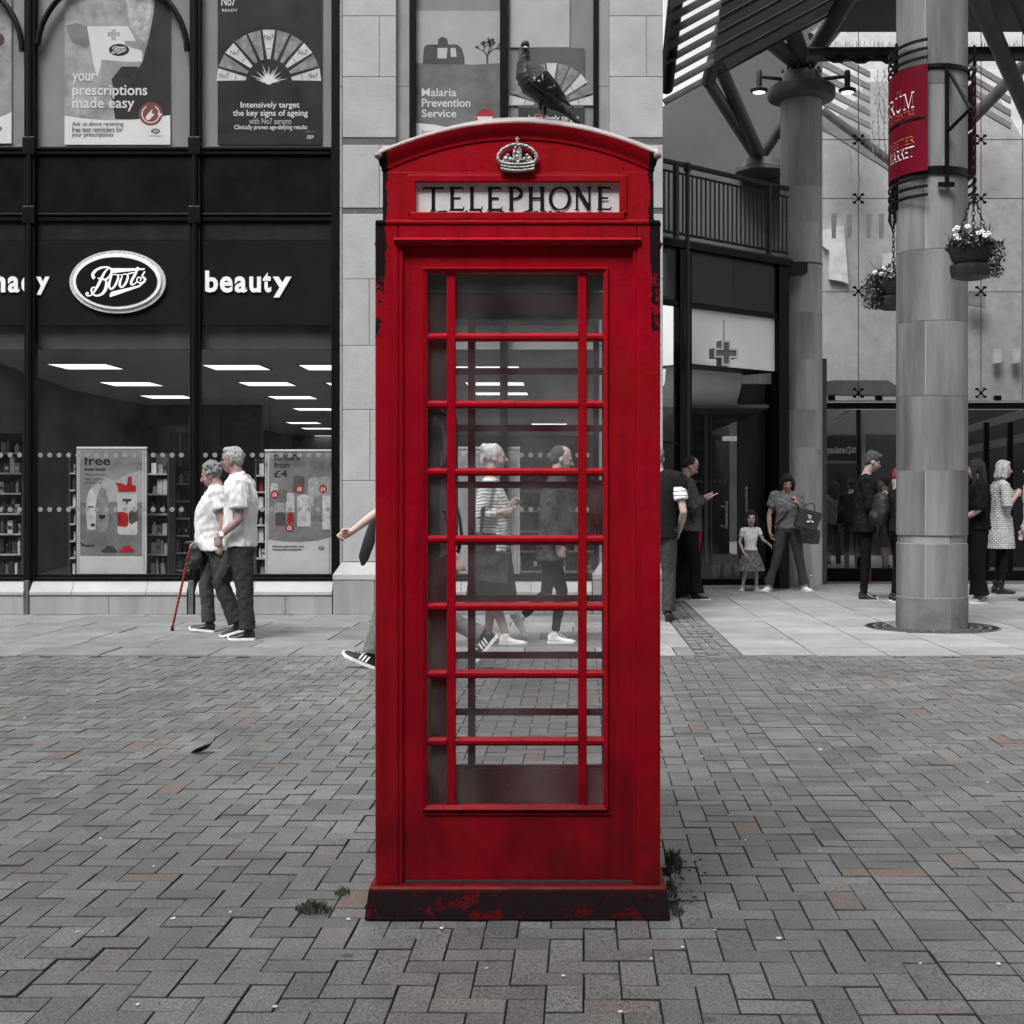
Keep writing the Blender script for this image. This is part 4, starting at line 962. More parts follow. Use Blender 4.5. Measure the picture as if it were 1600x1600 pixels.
twig(775, 296, R(92), 38, 9, 6); mb.build('bare_tree', gm_('twig', .1), t)
ptxt('Malaria', 659, 713, 138, 150.5, Dm - .002, WHITE, t, bold=.006); ptxt('Prevention', 659, 735, 154, 167, Dm - .002, WHITE, t, bold=.012); ptxt('Service', 659, 713, 171, 183, Dm - .002, WHITE, t, bold=.012)
P(t, 'white_band', [(650, 232), (650, 192), (680, 195), (720, 203), (782, 215), (782, 232)], WHITE, .002, Dm); P(t, 'badge', disc(758, 184, 14), mat('badge_bright', (.42, .01, .03), .5, .1), .003, Dm)
P(t, 'badge_mark', [(745, 182), (770, 182), (768, 190), (748, 190)], WHITE, .004, Dm); ptxt('Boots', 659, 676, 203, 208, Dm - .003, GREY, t, bold=0)
t = board('edge of a pale poster in the far left upper window', -60, 18, -30, 224, gm_('edge', .3, .4, 5)); P(t, 'white_band', [(-60, 185), (0, 183), (18, 175), (18, 224), (-60, 224)], WHITE, .001); P(t, 'dark_badge', disc(-2, 62, 9, 10), mat('badge_plum', (.09, .02, .04), .5), .002); logo_small(t, -4, 201, 14, Dp - .002)
# display stands in the lower windows
Dq = D0 + .16
def stand(label, x0, x1, y0, y1):
    t = thing('display_stand', label, 'display stand', W((x0 + x1) / 2, y1, Dq)); pbox(MB(), x0, x1, y0, y1, Dq, .02).build('board', gm_('stand', .52, .08), t)
    pbox(MB(), x0 - .5, x1 + .5, y0, y0 + 3, Dq - .01, .04).build('top_rail', WHITE, t)
    mb = MB()
    for x in (x0 + 2.6, x1 - 4.5):
        y_ = y0 + 6
        while y_ < y1 - 2: pbox(mb, x, x + 1.1, y_, y_ + 2.1, Dq - .002, .0015); y_ += 3.9
    mb.build('punched_slots', BLACK, t); return t
t = stand('white window stand headed free water bottle with two lotion bottles and a red capped flask', 120, 229, 698, 897)
P(t, 'picture', [(125, 704), (222, 704), (222, 868), (125, 868)], gm_('pic', .24, .35, 2.5), .003, Dq)
P(t, 'cloud', [(160, 745), (180, 752), (200, 740), (221, 735), (221, 785), (150, 783), (140, 765)], gm_('cloud', .38, .2, 6), .0034, Dq)
P(t, 'shoreline', [(125, 785), (222, 785), (222, 868), (125, 868)], gm_('shore', .17, .3, 4), .0036, Dq)
ptxt('free', 131, 172, 712, 727, Dq - .004, BLACK, t, bold=.015); ptxt('water bottle', 131.5, 165, 730, 736, Dq - .004, BLACK, t, bold=.02)
for k, s_ in enumerate(('when you buy', 'two soltan', 'products')): ptxt(s_, 132, 167 - k * 4, 739 + k * 6.3, 744.5 + k * 6.3, Dq - .004, gm_('ink', .06), t, bold=0)
zq = lambda x, y_: (100 + x / 6.667, 680 + y_ / 6.667)
def Q(name, pts, m, l): return P(t, name, [zq(*p) for p in pts], m, l, Dq)
Q('lotion_bottle', [(245, 985), (232, 850), (236, 660), (262, 580), (290, 560), (318, 590), (332, 670), (335, 850), (326, 985)], gm_('lot1', .5, .2, 12), .005)
Q('lotion_bottle', [(350, 1005), (338, 850), (345, 650), (372, 560), (398, 537), (428, 560), (460, 660), (470, 850), (452, 1005)], gm_('lot2', .22, .4, 12), .0056)
Q('flask_body', [(556, 615), (760, 615), (765, 1020), (745, 1040), (575, 1035), (556, 1010)], gm_('flask', .5, .2, 8), .005)
REDP = mat('print_red', (.34, .012, .012), .4, .25, 12, 0)
Q('flask_cap', [(530, 493), (600, 500), (655, 525), (668, 430), (706, 430), (706, 515), (750, 530), (750, 590), (566, 590), (560, 540)], REDP, .0056)
Q('flask_label', [(556, 800), (600, 795), (660, 810), (672, 850), (670, 940), (640, 958), (556, 945)], REDP, .006); Q('flask_print', [(674, 810), (735, 750), (765, 790), (765, 890), (700, 930), (676, 900)], gm_('fp', .06, .4, 20), .006)
Q('flask_mark', [(610, 662), (705, 662), (700, 690), (670, 692), (656, 728), (642, 692), (612, 688)], gm_('fm', .05), .0062)
Q('lotion_label', [(362, 830), (430, 830), (430, 860), (396, 880), (362, 860)], BLACK, .0062); Q('lotion_label', [(246, 740), (310, 740), (300, 760), (288, 752), (250, 760)], BLACK, .0062); Q('lotion_label', [(280, 920), (320, 920), (320, 952), (280, 952)], BLACK, .0062)
Q('toy_plane', [(172, 1110), (220, 1140), (320, 1138), (320, 1158), (240, 1166), (176, 1150)], gm_('toy', .04), .006)
def toycar(x, y_, m):
    Q('toy_car', [(x - 80, y_ + 30), (x - 75, y_ + 5), (x - 45, y_ - 5), (x - 25, y_ - 35), (x + 40, y_ - 38), (x + 60, y_ - 5), (x + 85, y_ + 5), (x + 80, y_ + 32)], m, .006)
toycar(470, 1190, gm_('toy', .05)); toycar(650, 1190, REDP)
t = stand('white window stand headed suncare from 4 with products and round red price badges', 414, 519, 702, 898)
yq = lambda x, y_: (400 + x / 6.667, 680 + y_ / 6.667)
def Q2(name, pts, m, l): return P(t, name, [yq(*p) for p in pts], m, l, Dq)
Q2('picture', [(140, 168), (780, 168), (780, 1055), (640, 1095), (460, 1110), (280, 1105), (128, 1085)], gm_('pic2', .2, .35, 3), .003)
cols = (.3, .45, .08, .5, .35, .2, .55, .14)
for k, (x, y_, w, h) in enumerate(((190, 700, 110, 240), (310, 600, 90, 200), (385, 420, 120, 180), (430, 620, 140, 330), (545, 440, 110, 300), (600, 640, 90, 300), (690, 560, 85, 420), (240, 560, 80, 140), (650, 430, 120, 200), (150, 500, 80, 130), (200, 800, 110, 140))):
    Q2('product', [(x, y_ + h), (x, y_ + 15), (x + w * .3, y_), (x + w * .7, y_), (x + w, y_ + 15), (x + w, y_ + h)], gm_(f'prod{k % 8}', cols[k % 8], .35, 25), .004 + k * .0002)
Q2('red_tube', [(330, 810), (380, 805), (390, 900), (350, 930), (325, 900)], REDP, .0066)
for x, y_, s_ in ((195, 615, '6'), (452, 557, '6'), (697, 560, '4'), (347, 962, '6')):
    Q2('price_badge', [(x + 42 * math.cos(a), y_ + 44 * math.sin(a)) for a in [2 * math.pi * i / 20 for i in range(20)]], REDP, .007)
    c0, c1 = yq(x - 22, y_ - 22), yq(x + 22, y_ + 24); ptxt('£' + s_, c0[0], c1[0], c0[1], c1[1], Dq - .008, WHITE, t, bold=.012)
ptxt('suncare', 428, 469, 710, 719.5, Dq - .004, BLACK, t, bold=.012); ptxt('from', 428, 452, 722, 731, Dq - .004, BLACK, t, bold=.012); ptxt('£4', 428, 449, 735, 746, Dq - .004, BLACK, t, bold=.012)
ptxt('Discover great holiday value', 426, 475, 852, 856, Dq - .004, BLACK, t, bold=.01); ptxt('in store and at boots.com', 426, 471, 856.5, 860, Dq - .004, BLACK, t, bold=.01); logo_small(t, 502, 856, 9, Dq - .004)
t = stand('white window stand seen through the kiosk behind the striped top', 716, 812, 698, 897)
P(t, 'picture', [(722, 712), (806, 712), (806, 850), (722, 850)], gm_('pic3', .4, .2, 5), .003, Dq)

# ---------------------------------------------------------------- the corner of the shop under the canopy (turned away at 42 degrees)
AX, AY = 1.227, 18.0; BX, BY = 3.098, 19.7
ANG = math.atan2(BY - AY, BX - AX); LEN = math.hypot(BX - AX, BY - AY)
dirx, diry = (BX - AX) / LEN, (BY - AY) / LEN
def ct(px, off=0.0):
    """distance along the turned wall at photo column px; also the depth there"""
    ax, ay = AX + diry * off, AY - dirx * off
    m = (px - 886) / F; t = (m * ay - ax) / (dirx - m * diry); return t, ay + t * diry
CORNER = thing('corner_shopfront', 'dark angled shopfront corner with balcony, dark fascia and lit white panel beside the round column', 'building', (AX, AY, 0), ANG)
def cbox(x0, x1, z0, z1, out=0, dep=.08):
    return MB().box(ct(x0)[0], ct(x1)[0], -out, -out + dep, z0, z1)
def cz(py, px): return ZZ(py, ct(px)[1])
CF = dict(parent=CORNER, local=True)
zfas, zbot, zw = 4.50, cz(496, 1213), cz(580, 1213)
cbox(1034, 1231, zfas - .02, zfas + .07, .10, .2).build('cornice', FRAME, bevel=.01, **CF)
cbox(1034, 1231, zfas + .07, zfas + .10, .06, .2).build('balcony_edge', DARKMETAL, **CF)
for a, b in ((1036, 1060), (1077, 1145), (1145.5, 1213)):
    cbox(a, b, zbot + .05, zfas - .02, .0, .05).build('fascia_panel', mat('corner_fascia', .014, .4, .25, 2, .02) if a < 1100 else mat('corner_fascia_dark', .009, .4, .25, 2, .02), **CF)
cbox(1036, 1230, zbot - .02, zbot + .05, .03, .1).build('transom', FRAME, bevel=.005, **CF)
cbox(1036, 1062, cz(690, 1045) - .03, cz(690, 1045) + .0, .02, .06).build('transom', FRAME, **CF)
for a, b in ((1058, 1077), (1213, 1229)):
    cbox(a, b, 0, zfas - .02, .05, .12).build('corner_mullion', FRAME, bevel=.006, **CF)
WP = mat('white_box_panel', .8, .5, .06, 1.0, 0)
cbox(1077, 1213, zw, zbot - .02, -.03, .04).build('white_panel', WP, **CF)
cbox(1077, 1213, zw - .02, zw - .001, -.02, .6).build('panel_edge', FRAME, **CF)
# curved pale soffit beneath
s = MB(); t0, t1 = ct(1077)[0], ct(1196)[0]; pr = [(.42, zw - .02), (.44, zw - .22), (.52, zw - .42), (.7, zw - .52)]
s.add([(x, y_, z) for x in (t0, t1) for y_, z in pr], [(i, i + 1, i + 5, i + 4) for i in range(3)]); s.build('curved_soffit', WP, smooth='auto', **CF)
cbox(1036, 1058, cz(690, 1045), zbot + .0, -.45, .05).build('pale_inner_wall', mat('pale_inner', .72, .6, .05), **CF)
cbox(1036, 1058, zbot + .1, zfas - .1, -.0, .004).build('upper_blind', mat('pale_inner', .72), **CF)
cbox(1036.5, 1057.5, .1, zbot - .02, .0, .008).build('side_glass', WIN, **CF)
# balcony railing: thing of its own
RAIL = thing('balcony_railing', 'dark metal balcony railing with close upright bars above the angled shop fascia', 'railing', (AX, AY, zfas + .1), ANG)
def rb(mb, name='rail', **k): return mb.build(name, DARKMETAL, RAIL, local=True, **k)
Lr = LEN - .02; zr = .98
rb(MB().tube((-.1, 0, zr), (Lr, 0, zr), .035, 12), 'top_rail', smooth='auto'); rb(MB().tube((-.1, 0, zr - .12), (Lr, 0, zr - .12), .018, 8), 'rail', smooth='auto'); rb(MB().tube((-.1, 0, .08), (Lr, 0, .08), .02, 8), 'rail', smooth='auto')
x = .02
while x < Lr:
    rb(MB().box(x - .009, x + .009, -.009, .009, .08, zr - .12), 'baluster'); x += .088
for x in (.24, 2.1): rb(MB().box(x - .03, x + .03, -.03, .03, .0, zr + .0), 'post', bevel=.005)
tp, Dp_ = ct(1074, .16)
PO = thing('railing_pole', 'tall thin dark pole with a ball finial rising past the angled fascia', 'pole', (XX(1074, 17.9), 17.9, 0))
MB().tube((0, 0, 0), (0, 0, ZZ(262, 17.9)), .03, 12).build('shaft', DARKMETAL, PO, local=True, smooth='auto')
MB().ell((0, 0, ZZ(259, 17.9)), (.05, .05, .05)).build('ball', DARKMETAL, PO, local=True, smooth=True); MB().lathe([(.05, -.01), (.05, .02), (.03, .03)], (0, 0, ZZ(266, 17.9)), 16).build('collar', DARKMETAL, PO, local=True)
# pharmacy cross, hung in front of the panel
crx = thing('pharmacy_cross_sign', 'grey box pharmacy cross sign hanging on a thin rod before the white panel', 'sign', W(1133, 576, 18.2), R(14))
def crosspts(a, b, s_=1): return [(-b, -a), (b, -a), (b, -b), (a, -b), (a, b), (b, b), (b, a), (-b, a), (-b, b), (-a, b), (-a, -b), (-b, -b)]
u = 18.2 / F; ctr = 24 * u
def cpts(a, b): return [(x, z + ctr) for x, z in crosspts(a, b)]
MB().prism(cpts(20 * u, 7.6 * u), -.03, .16).build('box', mat('cross_side', .26, .5, .1), crx, local=True, bevel=.004)
MB().prism(cpts(17 * u, 4.8 * u), -.0325, -.02).build('face', mat('cross_face', .13, .4, .1), crx, local=True)
mb = MB(); A, B = cpts(20 * u, 7.6 * u), cpts(16.6 * u, 4.4 * u)
mb.add([(x, -.045, z) for x, z in A] + [(x, -.045, z) for x, z in B] + [(x, -.02, z) for x, z in A] + [(x, -.02, z) for x, z in B], [f for i in range(12) for f in ((i, (i + 1) % 12, 12 + (i + 1) % 12, 12 + i), (i, 24 + i, 24 + (i + 1) % 12, (i + 1) % 12), (12 + i, 12 + (i + 1) % 12, 36 + (i + 1) % 12, 36 + i))])
mb.build('raised_edge', mat('cross_edge', .5, .4, .05), crx, local=True)
MB().tube((0, .04, ctr + 20 * u), (0, .04, ctr + 20 * u + .27), .012, 8).build('rod', mat('rod', .4), crx, local=True)

# the recessed entrance below: glass doors flat to the street
DE = 20.35
ENT = thing('shop_entrance', 'recessed dark glass shop entrance with tall steel pull handles below the white panel', 'entrance', (XX(1150, DE), DE, 0))
def ebox(x0, x1, y0, y1, D=DE, dep=.05): return pbox(MB(), x0, x1, y0, y1, D, dep)
def ebx(name, m, *a, **k):
    bv = k.pop('bevel', 0); return ebox(*a, **k).build(name, m, ENT, bevel=bv)
ebx('door_glass', WIN, 1078, 1205, 640, 905, dep=.01)
ebx('jamb', FRAME, 1196, 1213, 600, 914, bevel=.006); ebx('jamb', FRAME, 1060, 1078, 600, 914); ebx('threshold', FRAME, 1060, 1213, 905, 917, D=DE - .05, dep=.1)
ebx('door_stile', mat('steel_dull', .12, .35, .2), 1101, 1106, 640, 905, D=DE - .03); ebx('door_stile', mat('steel_dull', .12), 1111, 1112.6, 642, 905, D=DE - .04)
ebx('reveal_wall', mat('reveal_wall', .085, .8, .15), 1152, 1196, 600, 914, D=DE + .2)
ebx('pull_handle', mat('handle_steel', .45, .25, .1, metal=.6), 1164, 1168, 760, 800, D=DE - .06, bevel=.01); ebx('pull_handle', mat('handle_steel', .4), 1133, 1137, 783, 826, D=DE - .06, bevel=.01)
for y_ in (790, 821): ebx('handle_bracket', mat('handle_steel', .4), 1126, 1134, y_, y_ + 2.4, D=DE - .04)
ebx('lower_panel', mat('lowp', .12, .6, .3, 4), 1113, 1154, 866, 882, D=DE - .02); ebx('side_wall', mat('reveal_wall', .07), 1205, 1292, 560, 914, D=DE + .3)
mb = MB(); xx = 1088
while xx < 1133: ppoly(mb, disc(xx, 752, 1.9, 2.6, 12), DE - .01, .001); xx += 7.4
mb.build('glass_dots', DOT, ENT)['kind'] = 'stuff'
ZE = ZZ(640, DE)
tt = MB(); tt.box(XX(1050, DE), 2.68, 18.7, 30, 2.46, 2.5); tt.build('entrance_ceiling', mat('entrance_ceiling', .06, .8, .1), ENT)
MB().box(XX(1000, DE), 3.0, 26, 26.1, 0, 3.3).build('inner_back', IN, ENT); MB().box(1.2, 3.7, 20.4, 26, -.02, .012).build('inner_floor', IN, ENT)
MB().box(3.55, 3.65, 20.7, 26, 0, 5).build('inner_side', IN, ENT)
t = thing('counter_sign', 'pale words Please pay here glimpsed through the shop entrance', 'sign', W(1105, 690, 24)); GW = flat('sign_dim', .16, emit=0)
ptxt('Please pay', 1078, 1126, 676, 690, 24, GW, t, bold=.02); ptxt('here', 1091, 1112, 690, 702, 24, GW, t, bold=.02)
x = XX(1145, 22); t = thing('ceiling_light', 'thin lit strip seen through the entrance glass above the counter words', 'light', W(1145, 685, 22)); pbox(MB(), 1132, 1158, 681.5, 688, 22, .3).build('tube', lm_dim if 'lm_dim' in globals() else mat('strip', .5, emit=.25), t)
t = thing('ceiling_light', 'small round lit downlight at the left of the entrance ceiling', 'light', W(1083, 636, 19.6)); MB().lathe([(.085, -.02), (.085, 0)], W(1083, 634, 19.6), 16).build('lamp', lm, t)

# ---------------------------------------------------------------- columns
def drum_column(name, label, cx, cy, r, zs, parent_cat='column', dm=None, caps=None, darkfirst=True, joints=3, fancy=()):
    t = thing(name, label, parent_cat, (cx, cy, 0))
    MB().lathe([(r + (fancy[i] if i < len(fancy) else 0) - .0045, zs[i + q]) for i in range(len(zs) - 1) for q in (0, 1)], (0, 0, 0), 40).build('core', MORTAR if joints else JOINT, t, local=True, smooth='auto')
    for i in range(len(zs) - 1):
        z0, z1 = zs[i] + .003, zs[i + 1] - .003; rr = r + (fancy[i] if i < len(fancy) else 0)
        base = R(-90 + (-24 if i % 2 else 16)); n = joints or 1
        for k in range(n):
            a0 = base + 2 * math.pi * k / n; a1 = a0 + 2 * math.pi / n - (.018 if n > 1 else 0)
            seg = 16 if n > 1 else 44; mb = MB(); V = []
            for q in range(seg + 1):
                a = a0 + (a1 - a0) * q / seg; V += [(rr * math.cos(a), rr * math.sin(a), z0), (rr * math.cos(a), rr * math.sin(a), z1), ((r - .1) * math.cos(a), (r - .1) * math.sin(a), z0), ((r - .1) * math.cos(a), (r - .1) * math.sin(a), z1)]
            Fc = []
            for q in range(seg):
                b = q * 4; Fc += [(b, b + 4, b + 5, b + 1), (b + 1, b + 5, b + 7, b + 3), (b, b + 2, b + 6, b + 4)]
            Fc += [(0, 1, 3, 2), (seg * 4, seg * 4 + 2, seg * 4 + 3, seg * 4 + 1)]
            mb.add(V, Fc); mb.build('drum_stone', DRUM_D if i == 0 and darkfirst else (dm or DRUM), t, local=True, smooth='auto')
    return t
D1 = COLY - .347
S1_ = lambda py: ZZ(py, D1)
zs = [0] + [S1_(y_) for y_ in (935, 850, 837, 735, 618, 500, 388, 262, 130, -20, -170)]
col1 = drum_column('near_column', 'big round stone column nearest the street, with plum banners and a dark foot', COLX, COLY, .345, zs, fancy=(.004, 0, -.012, .002, 0, 0, 0, 0))
C2X, C2Y, r2 = XX(1252, 20.2), 20.2, .298
zs = [0] + [ZZ(y_, 19.9) for y_ in (840, 700, 640, 560, 487, 410, 345, 290, 150)]
col2 = drum_column('canopy_column', 'round stone column behind the woman and girl, capped by a steel disc carrying tubes', C2X, C2Y, r2, zs, joints=1, darkfirst=False, dm=mat('column_stone_pale', .32, .8, .5, 2.4, .2, 50, rndv=.12, streak=True))
mb = MB(); mb.lathe([(r2 + .004, zs[6] - .012), (r2 + .004, zs[6] + .012), (r2 - .02, zs[6] + .012), (r2 - .02, zs[6] - .012)], (0, 0, 0), 40); mb.build('joint_band', JOINT, col2, local=True)
zc = ZZ(150, 19.9)
MB().lathe([(r2, zc), (.46, zc + .03), (.485, zc + .07), (.485, zc + .19), (.46, zc + .21), (.2, zc + .21)], (0, 0, 0), 48).build('cap_disc', mat('cap_steel', .09, .5, .2), col2, local=True, smooth='auto')
MB().lathe([(.30, zc + .21), (.29, zc + .34), (.25, zc + .42), (.1, zc + .44)], (0, 0, 0), 36).build('cap_drum', STEEL, col2, local=True, smooth='auto')
mb = MB()
for k in range(10):
    a = 2 * math.pi * k / 10; mb.lathe([(.02, 0), (.02, .04)], (.27 * math.cos(a), .27 * math.sin(a), zc + .42), 6)
mb.build('bolts', DARKMETAL, col2, local=True)
def spotlight(px, label):
    D = 19.9; x0 = px; t = thing('spotlight', label, 'spotlight', W(px, 140, D), group='spotlights on the column cap')
    c = W(px, 140, D); s_ = -1 if px < 1250 else 1
    MB().tube(c + Vector((0, 0, .19)), W(1252 + s_ * 30, 124, D), .028, 8).build('arm', DARKMETAL, t, smooth='auto')
    MB().lathe([(.04, .0), (.045, .2), (.035, .25)], c + Vector((0, 0, .02)), 16).build('body', DARKMETAL, t, smooth='auto')
    MB().lathe([(.095, -.04), (.12, -.03), (.125, .0), (.05, .04)], c, 20).build('bezel', DARKMETAL, t, smooth='auto')
    MB().lathe([(.0, -.045), (.088, -.043), (.088, -.035)], c, 20).build('lens', lm, t); return t
spotlight(1186, 'lit black spotlight on the left of the steel column cap'); spotlight(1324, 'lit black spotlight on the right of the steel column cap')
t = thing('column_bracket_head', 'wide pale headed steel bearing on the balcony wall behind the column', 'bracket', W(1190, 275, 22.5))
cc = W(1190, 262, 22.6)
MB().lathe([(.1, .1), (.36, .1), (.38, .0), (.42, -.02), (.42, -.09)], cc, 30).build('bearing', mat('cap_steel', .13), t, smooth='auto'); MB().tube(cc + Vector((0, 0, .1)), cc + Vector((0, 0, .28)), .09, 10).build('pin', STEEL, t)

# ---------------------------------------------------------------- canopy steel
TR = thing('tube_truss', 'branching grey tubular steel frame holding up the glazed canopy', 'truss', (C2X, C2Y, zc + .4))
def tb(a, b, ra, rb_=None, name='tube', m=None):
    a = W(*a); b = W(*b); rb_ = ra if rb_ is None else rb_; u_ = 20 / F
    return MB().tube(a, b, ra, 14, r1=rb_).build(name, m or STEEL, TR, smooth='auto')
tb((1247, 100, 20.2), (1136, 8, 18.6), .115, .12)
tb((1256, 100, 20.2), (1207, -40, 18.6), .125); tb((1262, 98, 20.2), (1345, -40, 18.6), .125); tb((1260, 98, 20.4), (1390, -60, 24), .11)
tb((1150, -40, 18.4), (1106, 132, 19.2), .10); tb((1118, 88, 19.0), (1186, 242, 22.4), .10); tb((1107, 128, 19.3), (1182, 246, 22.8), .085)
tb((1190, 244, 22.6), (1240, 168, 22.0), .085); tb((1122, 84, 19), (1320, -24, 19.5), .085); tb((1186, 36, 19), (1330, -40, 19.5), .09)
tb((1262, 85, 19.4), (1640, 84, 19.4), .098, name='tie_tube')
tb((1520, -20, 17.6), (1612, 190, 21), .12); tb((1560, -60, 17.6), (1650, 130, 20), .11)
tb((1270, 60, 20.6), (1480, -120, 21), .1)
tb((1285, 172, 25), (1430, 282, 25), .075); tb((1515, 190, 24), (1640, 60, 23), .10)
mb = MB()
for k in range(120):
    x = 1285 + k * 2.9 + rnd.uniform(-1, 1); p_ = W(x, 78, 19.4); q_ = p_ + Vector((rnd.uniform(-.03, .03), rnd.uniform(-.04, .04), rnd.uniform(.06, .13)))
    mb.tube(p_, q_, .0035, 3)
mb.build('bird_spikes', mat('spike', .2, .4), TR)['kind'] = 'stuff'
mb = MB(); mb.limb([W(1290 + i * 12, 90 + (i * 5 % 7), 19.28) for i in range(10)], [.012 + .02 * (i % 3) for i in range(10)], 6); mb.build('tie_tube_wire', DARKMETAL, TR)
# glazed roof on the left: sloping rafters with open glass between
GR = thing('glazed_roof', 'sloping glazed canopy roof of grey rafters with bright glass strips between them', 'roof', W(1120, 60, 19))
PF = glass('roof_glass', .06, .95, .6)
PFD = mat('roof_board', .16, .6, .1, 2, 0)
for k in range(13):
    Dk = 19.3 - .38 * k; y0 = 160 - 21.5 * k
    a = W(1037 + 1.2 * k, y0, Dk); b = W(1430, y0 - 213, Dk); q = MB()
    d = (b - a).normalized(); up = Vector((0, 0, 1)); n_ = d.cross(Vector((0, 1, 0))).normalized()
    for o_ in ((0, .055),):
        V = [a + n_ * s1 * .04 + Vector((0, s2 * .025, 0)) for s1, s2 in ((-1, -1), (1, -1), (1, 1), (-1, 1))] + [b + n_ * s1 * .04 + Vector((0, s2 * .025, 0)) for s1, s2 in ((-1, -1), (1, -1), (1, 1), (-1, 1))]
        q.add(V, [(0, 1, 2, 3), (4, 7, 6, 5), (0, 4, 5, 1), (1, 5, 6, 2), (2, 6, 7, 3), (3, 7, 4, 0)])
    q.build('rafter', STEEL, GR)
    if k < 12:
        D2 = 19.3 - .38 * (k + 1); y1 = y0 - 21.5; xm = 1112 + 3 * k
        def pn(xa, xb, m, nm):
            f = lambda x, yy, D: W(x, yy - (x - 1037) * .542, D)
            MB().add([f(xa, y0, Dk - .03), f(xb, y0, Dk - .03), f(xb, y1, D2 + .03), f(xa, y1, D2 + .03)], [(0, 1, 2, 3)]).build(nm, m, GR)
        pn(1038, xm, PF, 'glass_strip'); pn(xm, 1430, PFD, 'roof_board')
q = MB(); q.tube(W(1041, 138, 18.9), W(1062, -60, 16.5), .095, 12); q.build('edge_beam', FRAME, GR, smooth='auto')
# gable wall behind, balcony floor
gw = MB(); Dg = 22.9
gw.prism([(XX(x, Dg), ZZ(y_, Dg)) for x, y_ in ((985, 430), (985, 200), (1036, 166), (1110, 126), (1200, 76), (1285, 30), (1285, 430))], Dg, Dg + .2)
tag(gw.build('gable_wall', mat('render_wall', .085, .85, .14, .9, .05)), 'smooth grey rendered gable wall rising behind the balcony railing', 'wall')
MB().box(.9, 3.35, 19.6, 22.9, zfas - .1, zfas + .05).build('balcony_floor', DARKMETAL, CORNER)
# flat canopy ceiling over the column, high up
cl = MB(); cl.box(4.0, 12, 17.2, 21.3, 8.3, 8.5)
tag(cl.build('canopy_ceiling', mat('canopy_ceiling', .08, .8, .3, .7, .05)), 'dark flat canopy ceiling high above the banner column', 'ceiling')

# ---------------------------------------------------------------- the glazed hall behind
DH = 21.4
HALL = thing('arcade_hall', 'tall frameless glass wall of the shopping arcade with pale hall and dark shop entrance behind', 'building', (XX(1450, DH), DH, 0))
def hp(name, m, x0, x1, y0, y1, D=DH, dep=.02, bevel=0): return pbox(MB(), x0, x1, y0, y1, D, dep).build(name, m, HALL, bevel=bevel)
HG = glass('hall_glass', .10, .9, .5)
HG2 = glass('hall_glass_low', .02, .9, .4)
xs_ = [1284, 1342, 1520, 1640]; ys_ = [100 - 170, 218, 310, 456, 622]
xs_ = [1284.5, 1341.5, 1436, 1533, 1598, 1680]; ys_ = [-60, 110, 218, 310, 456, 626]
for a, b in zip(xs_, xs_[1:]):
    for c, d in zip(ys_, ys_[1:]): hp('glass_pane', HG, a + .5, b - .5, c + .5, d - .5, dep=.012)
for x in xs_[1:-1]: hp('glass_joint', flat('seal', .05), x - .45, x + .45, -60, 626, DH - .003, .014)
for y_ in ys_[2:-1]: hp('glass_joint', flat('seal', .05), 1285, 1680, y_ - .5, y_ + .5, DH - .004, .012)
def spider(px, py):
    q = MB(); c = W(px, py, DH - .07); e = 6 * DH / F
    for sx in (-1, 1):
        for sz in (-1, 1): q.tube(c, c + Vector((sx * e, .0, sz * e)), .012, 8, r1=.009); q.lathe([(.026, -.016), (.03, 0), (.026, .016)], c + Vector((sx * e, .01, sz * e)), 12)
    q.ell(c, (.025, .025, .025)); return q.build('spider_fixing', FRAME, HALL, smooth='auto')
for x in (1341.5, 1533):
    for y_ in (218, 310, 455, 618 - 4): spider(x, y_)
hp('head_beam', FRAME, 1284, 1690, 629, 637.5, DH - .1, .3, .01); hp('beam_flashing', mat('flash', .35, .4, .3, 20), 1285, 1690, 625, 627.5, DH - .1, .1)
for x in (1300, 1374, 1560): hp('beam_clamp', FRAME, x - 5, x + 5, 618, 626, DH - .1, .1)
# inside the hall
HW = mat('hall_wall', .42, .8, .09, .6, .02)
def hq(name, m, pts, D, dep=.1): return MB().prism([(XX(x, D), ZZ(y_, D)) for x, y_ in pts], D, D + dep).build(name, m, HALL)
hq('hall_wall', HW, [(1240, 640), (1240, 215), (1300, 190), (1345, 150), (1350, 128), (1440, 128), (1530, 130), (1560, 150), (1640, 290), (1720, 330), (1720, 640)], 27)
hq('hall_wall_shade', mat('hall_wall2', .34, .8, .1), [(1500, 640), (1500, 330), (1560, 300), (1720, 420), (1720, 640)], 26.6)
hq('upper_blind', mat('pale_inner', .72), [(1286, 360), (1318, 352), (1322, 392), (1326, 444), (1318, 440), (1296, 436), (1296, 392), (1286, 384)], 26.9)
for x in (1303, 1327, 1357, 1377): hq('hanging_pennant', mat('pennant', .2, .6), [(x - 4, 334), (x + 5, 334), (x + 3, 372), (x - 3, 372)], 25, .02)
hq('pale_sign', mat('pale_inner', .72), [(1380, 396), (1396, 396), (1396, 430), (1380, 430)], 26.8)
hq('wave_panel', mat('pennant', .2), [(1514, 457), (1540, 457), (1540, 480), (1514, 476)], 26.3)
for x in (1559, 1588): hq('pale_window', mat('hall_window', .5, .5, .05), [(x - 6, 546), (x + 6, 544), (x + 6, 566), (x - 6, 568)], 26.4)
for k in range(7):
    y0 = 100 + k * 20
    hq('roof_rafter', mat('hall_rafter', .2, .6, .05), [(1284, y0 - 28), (1360, y0 + 12), (1360, y0 + 20), (1284, y0 - 18)], 26.0 - k * .0, .08)
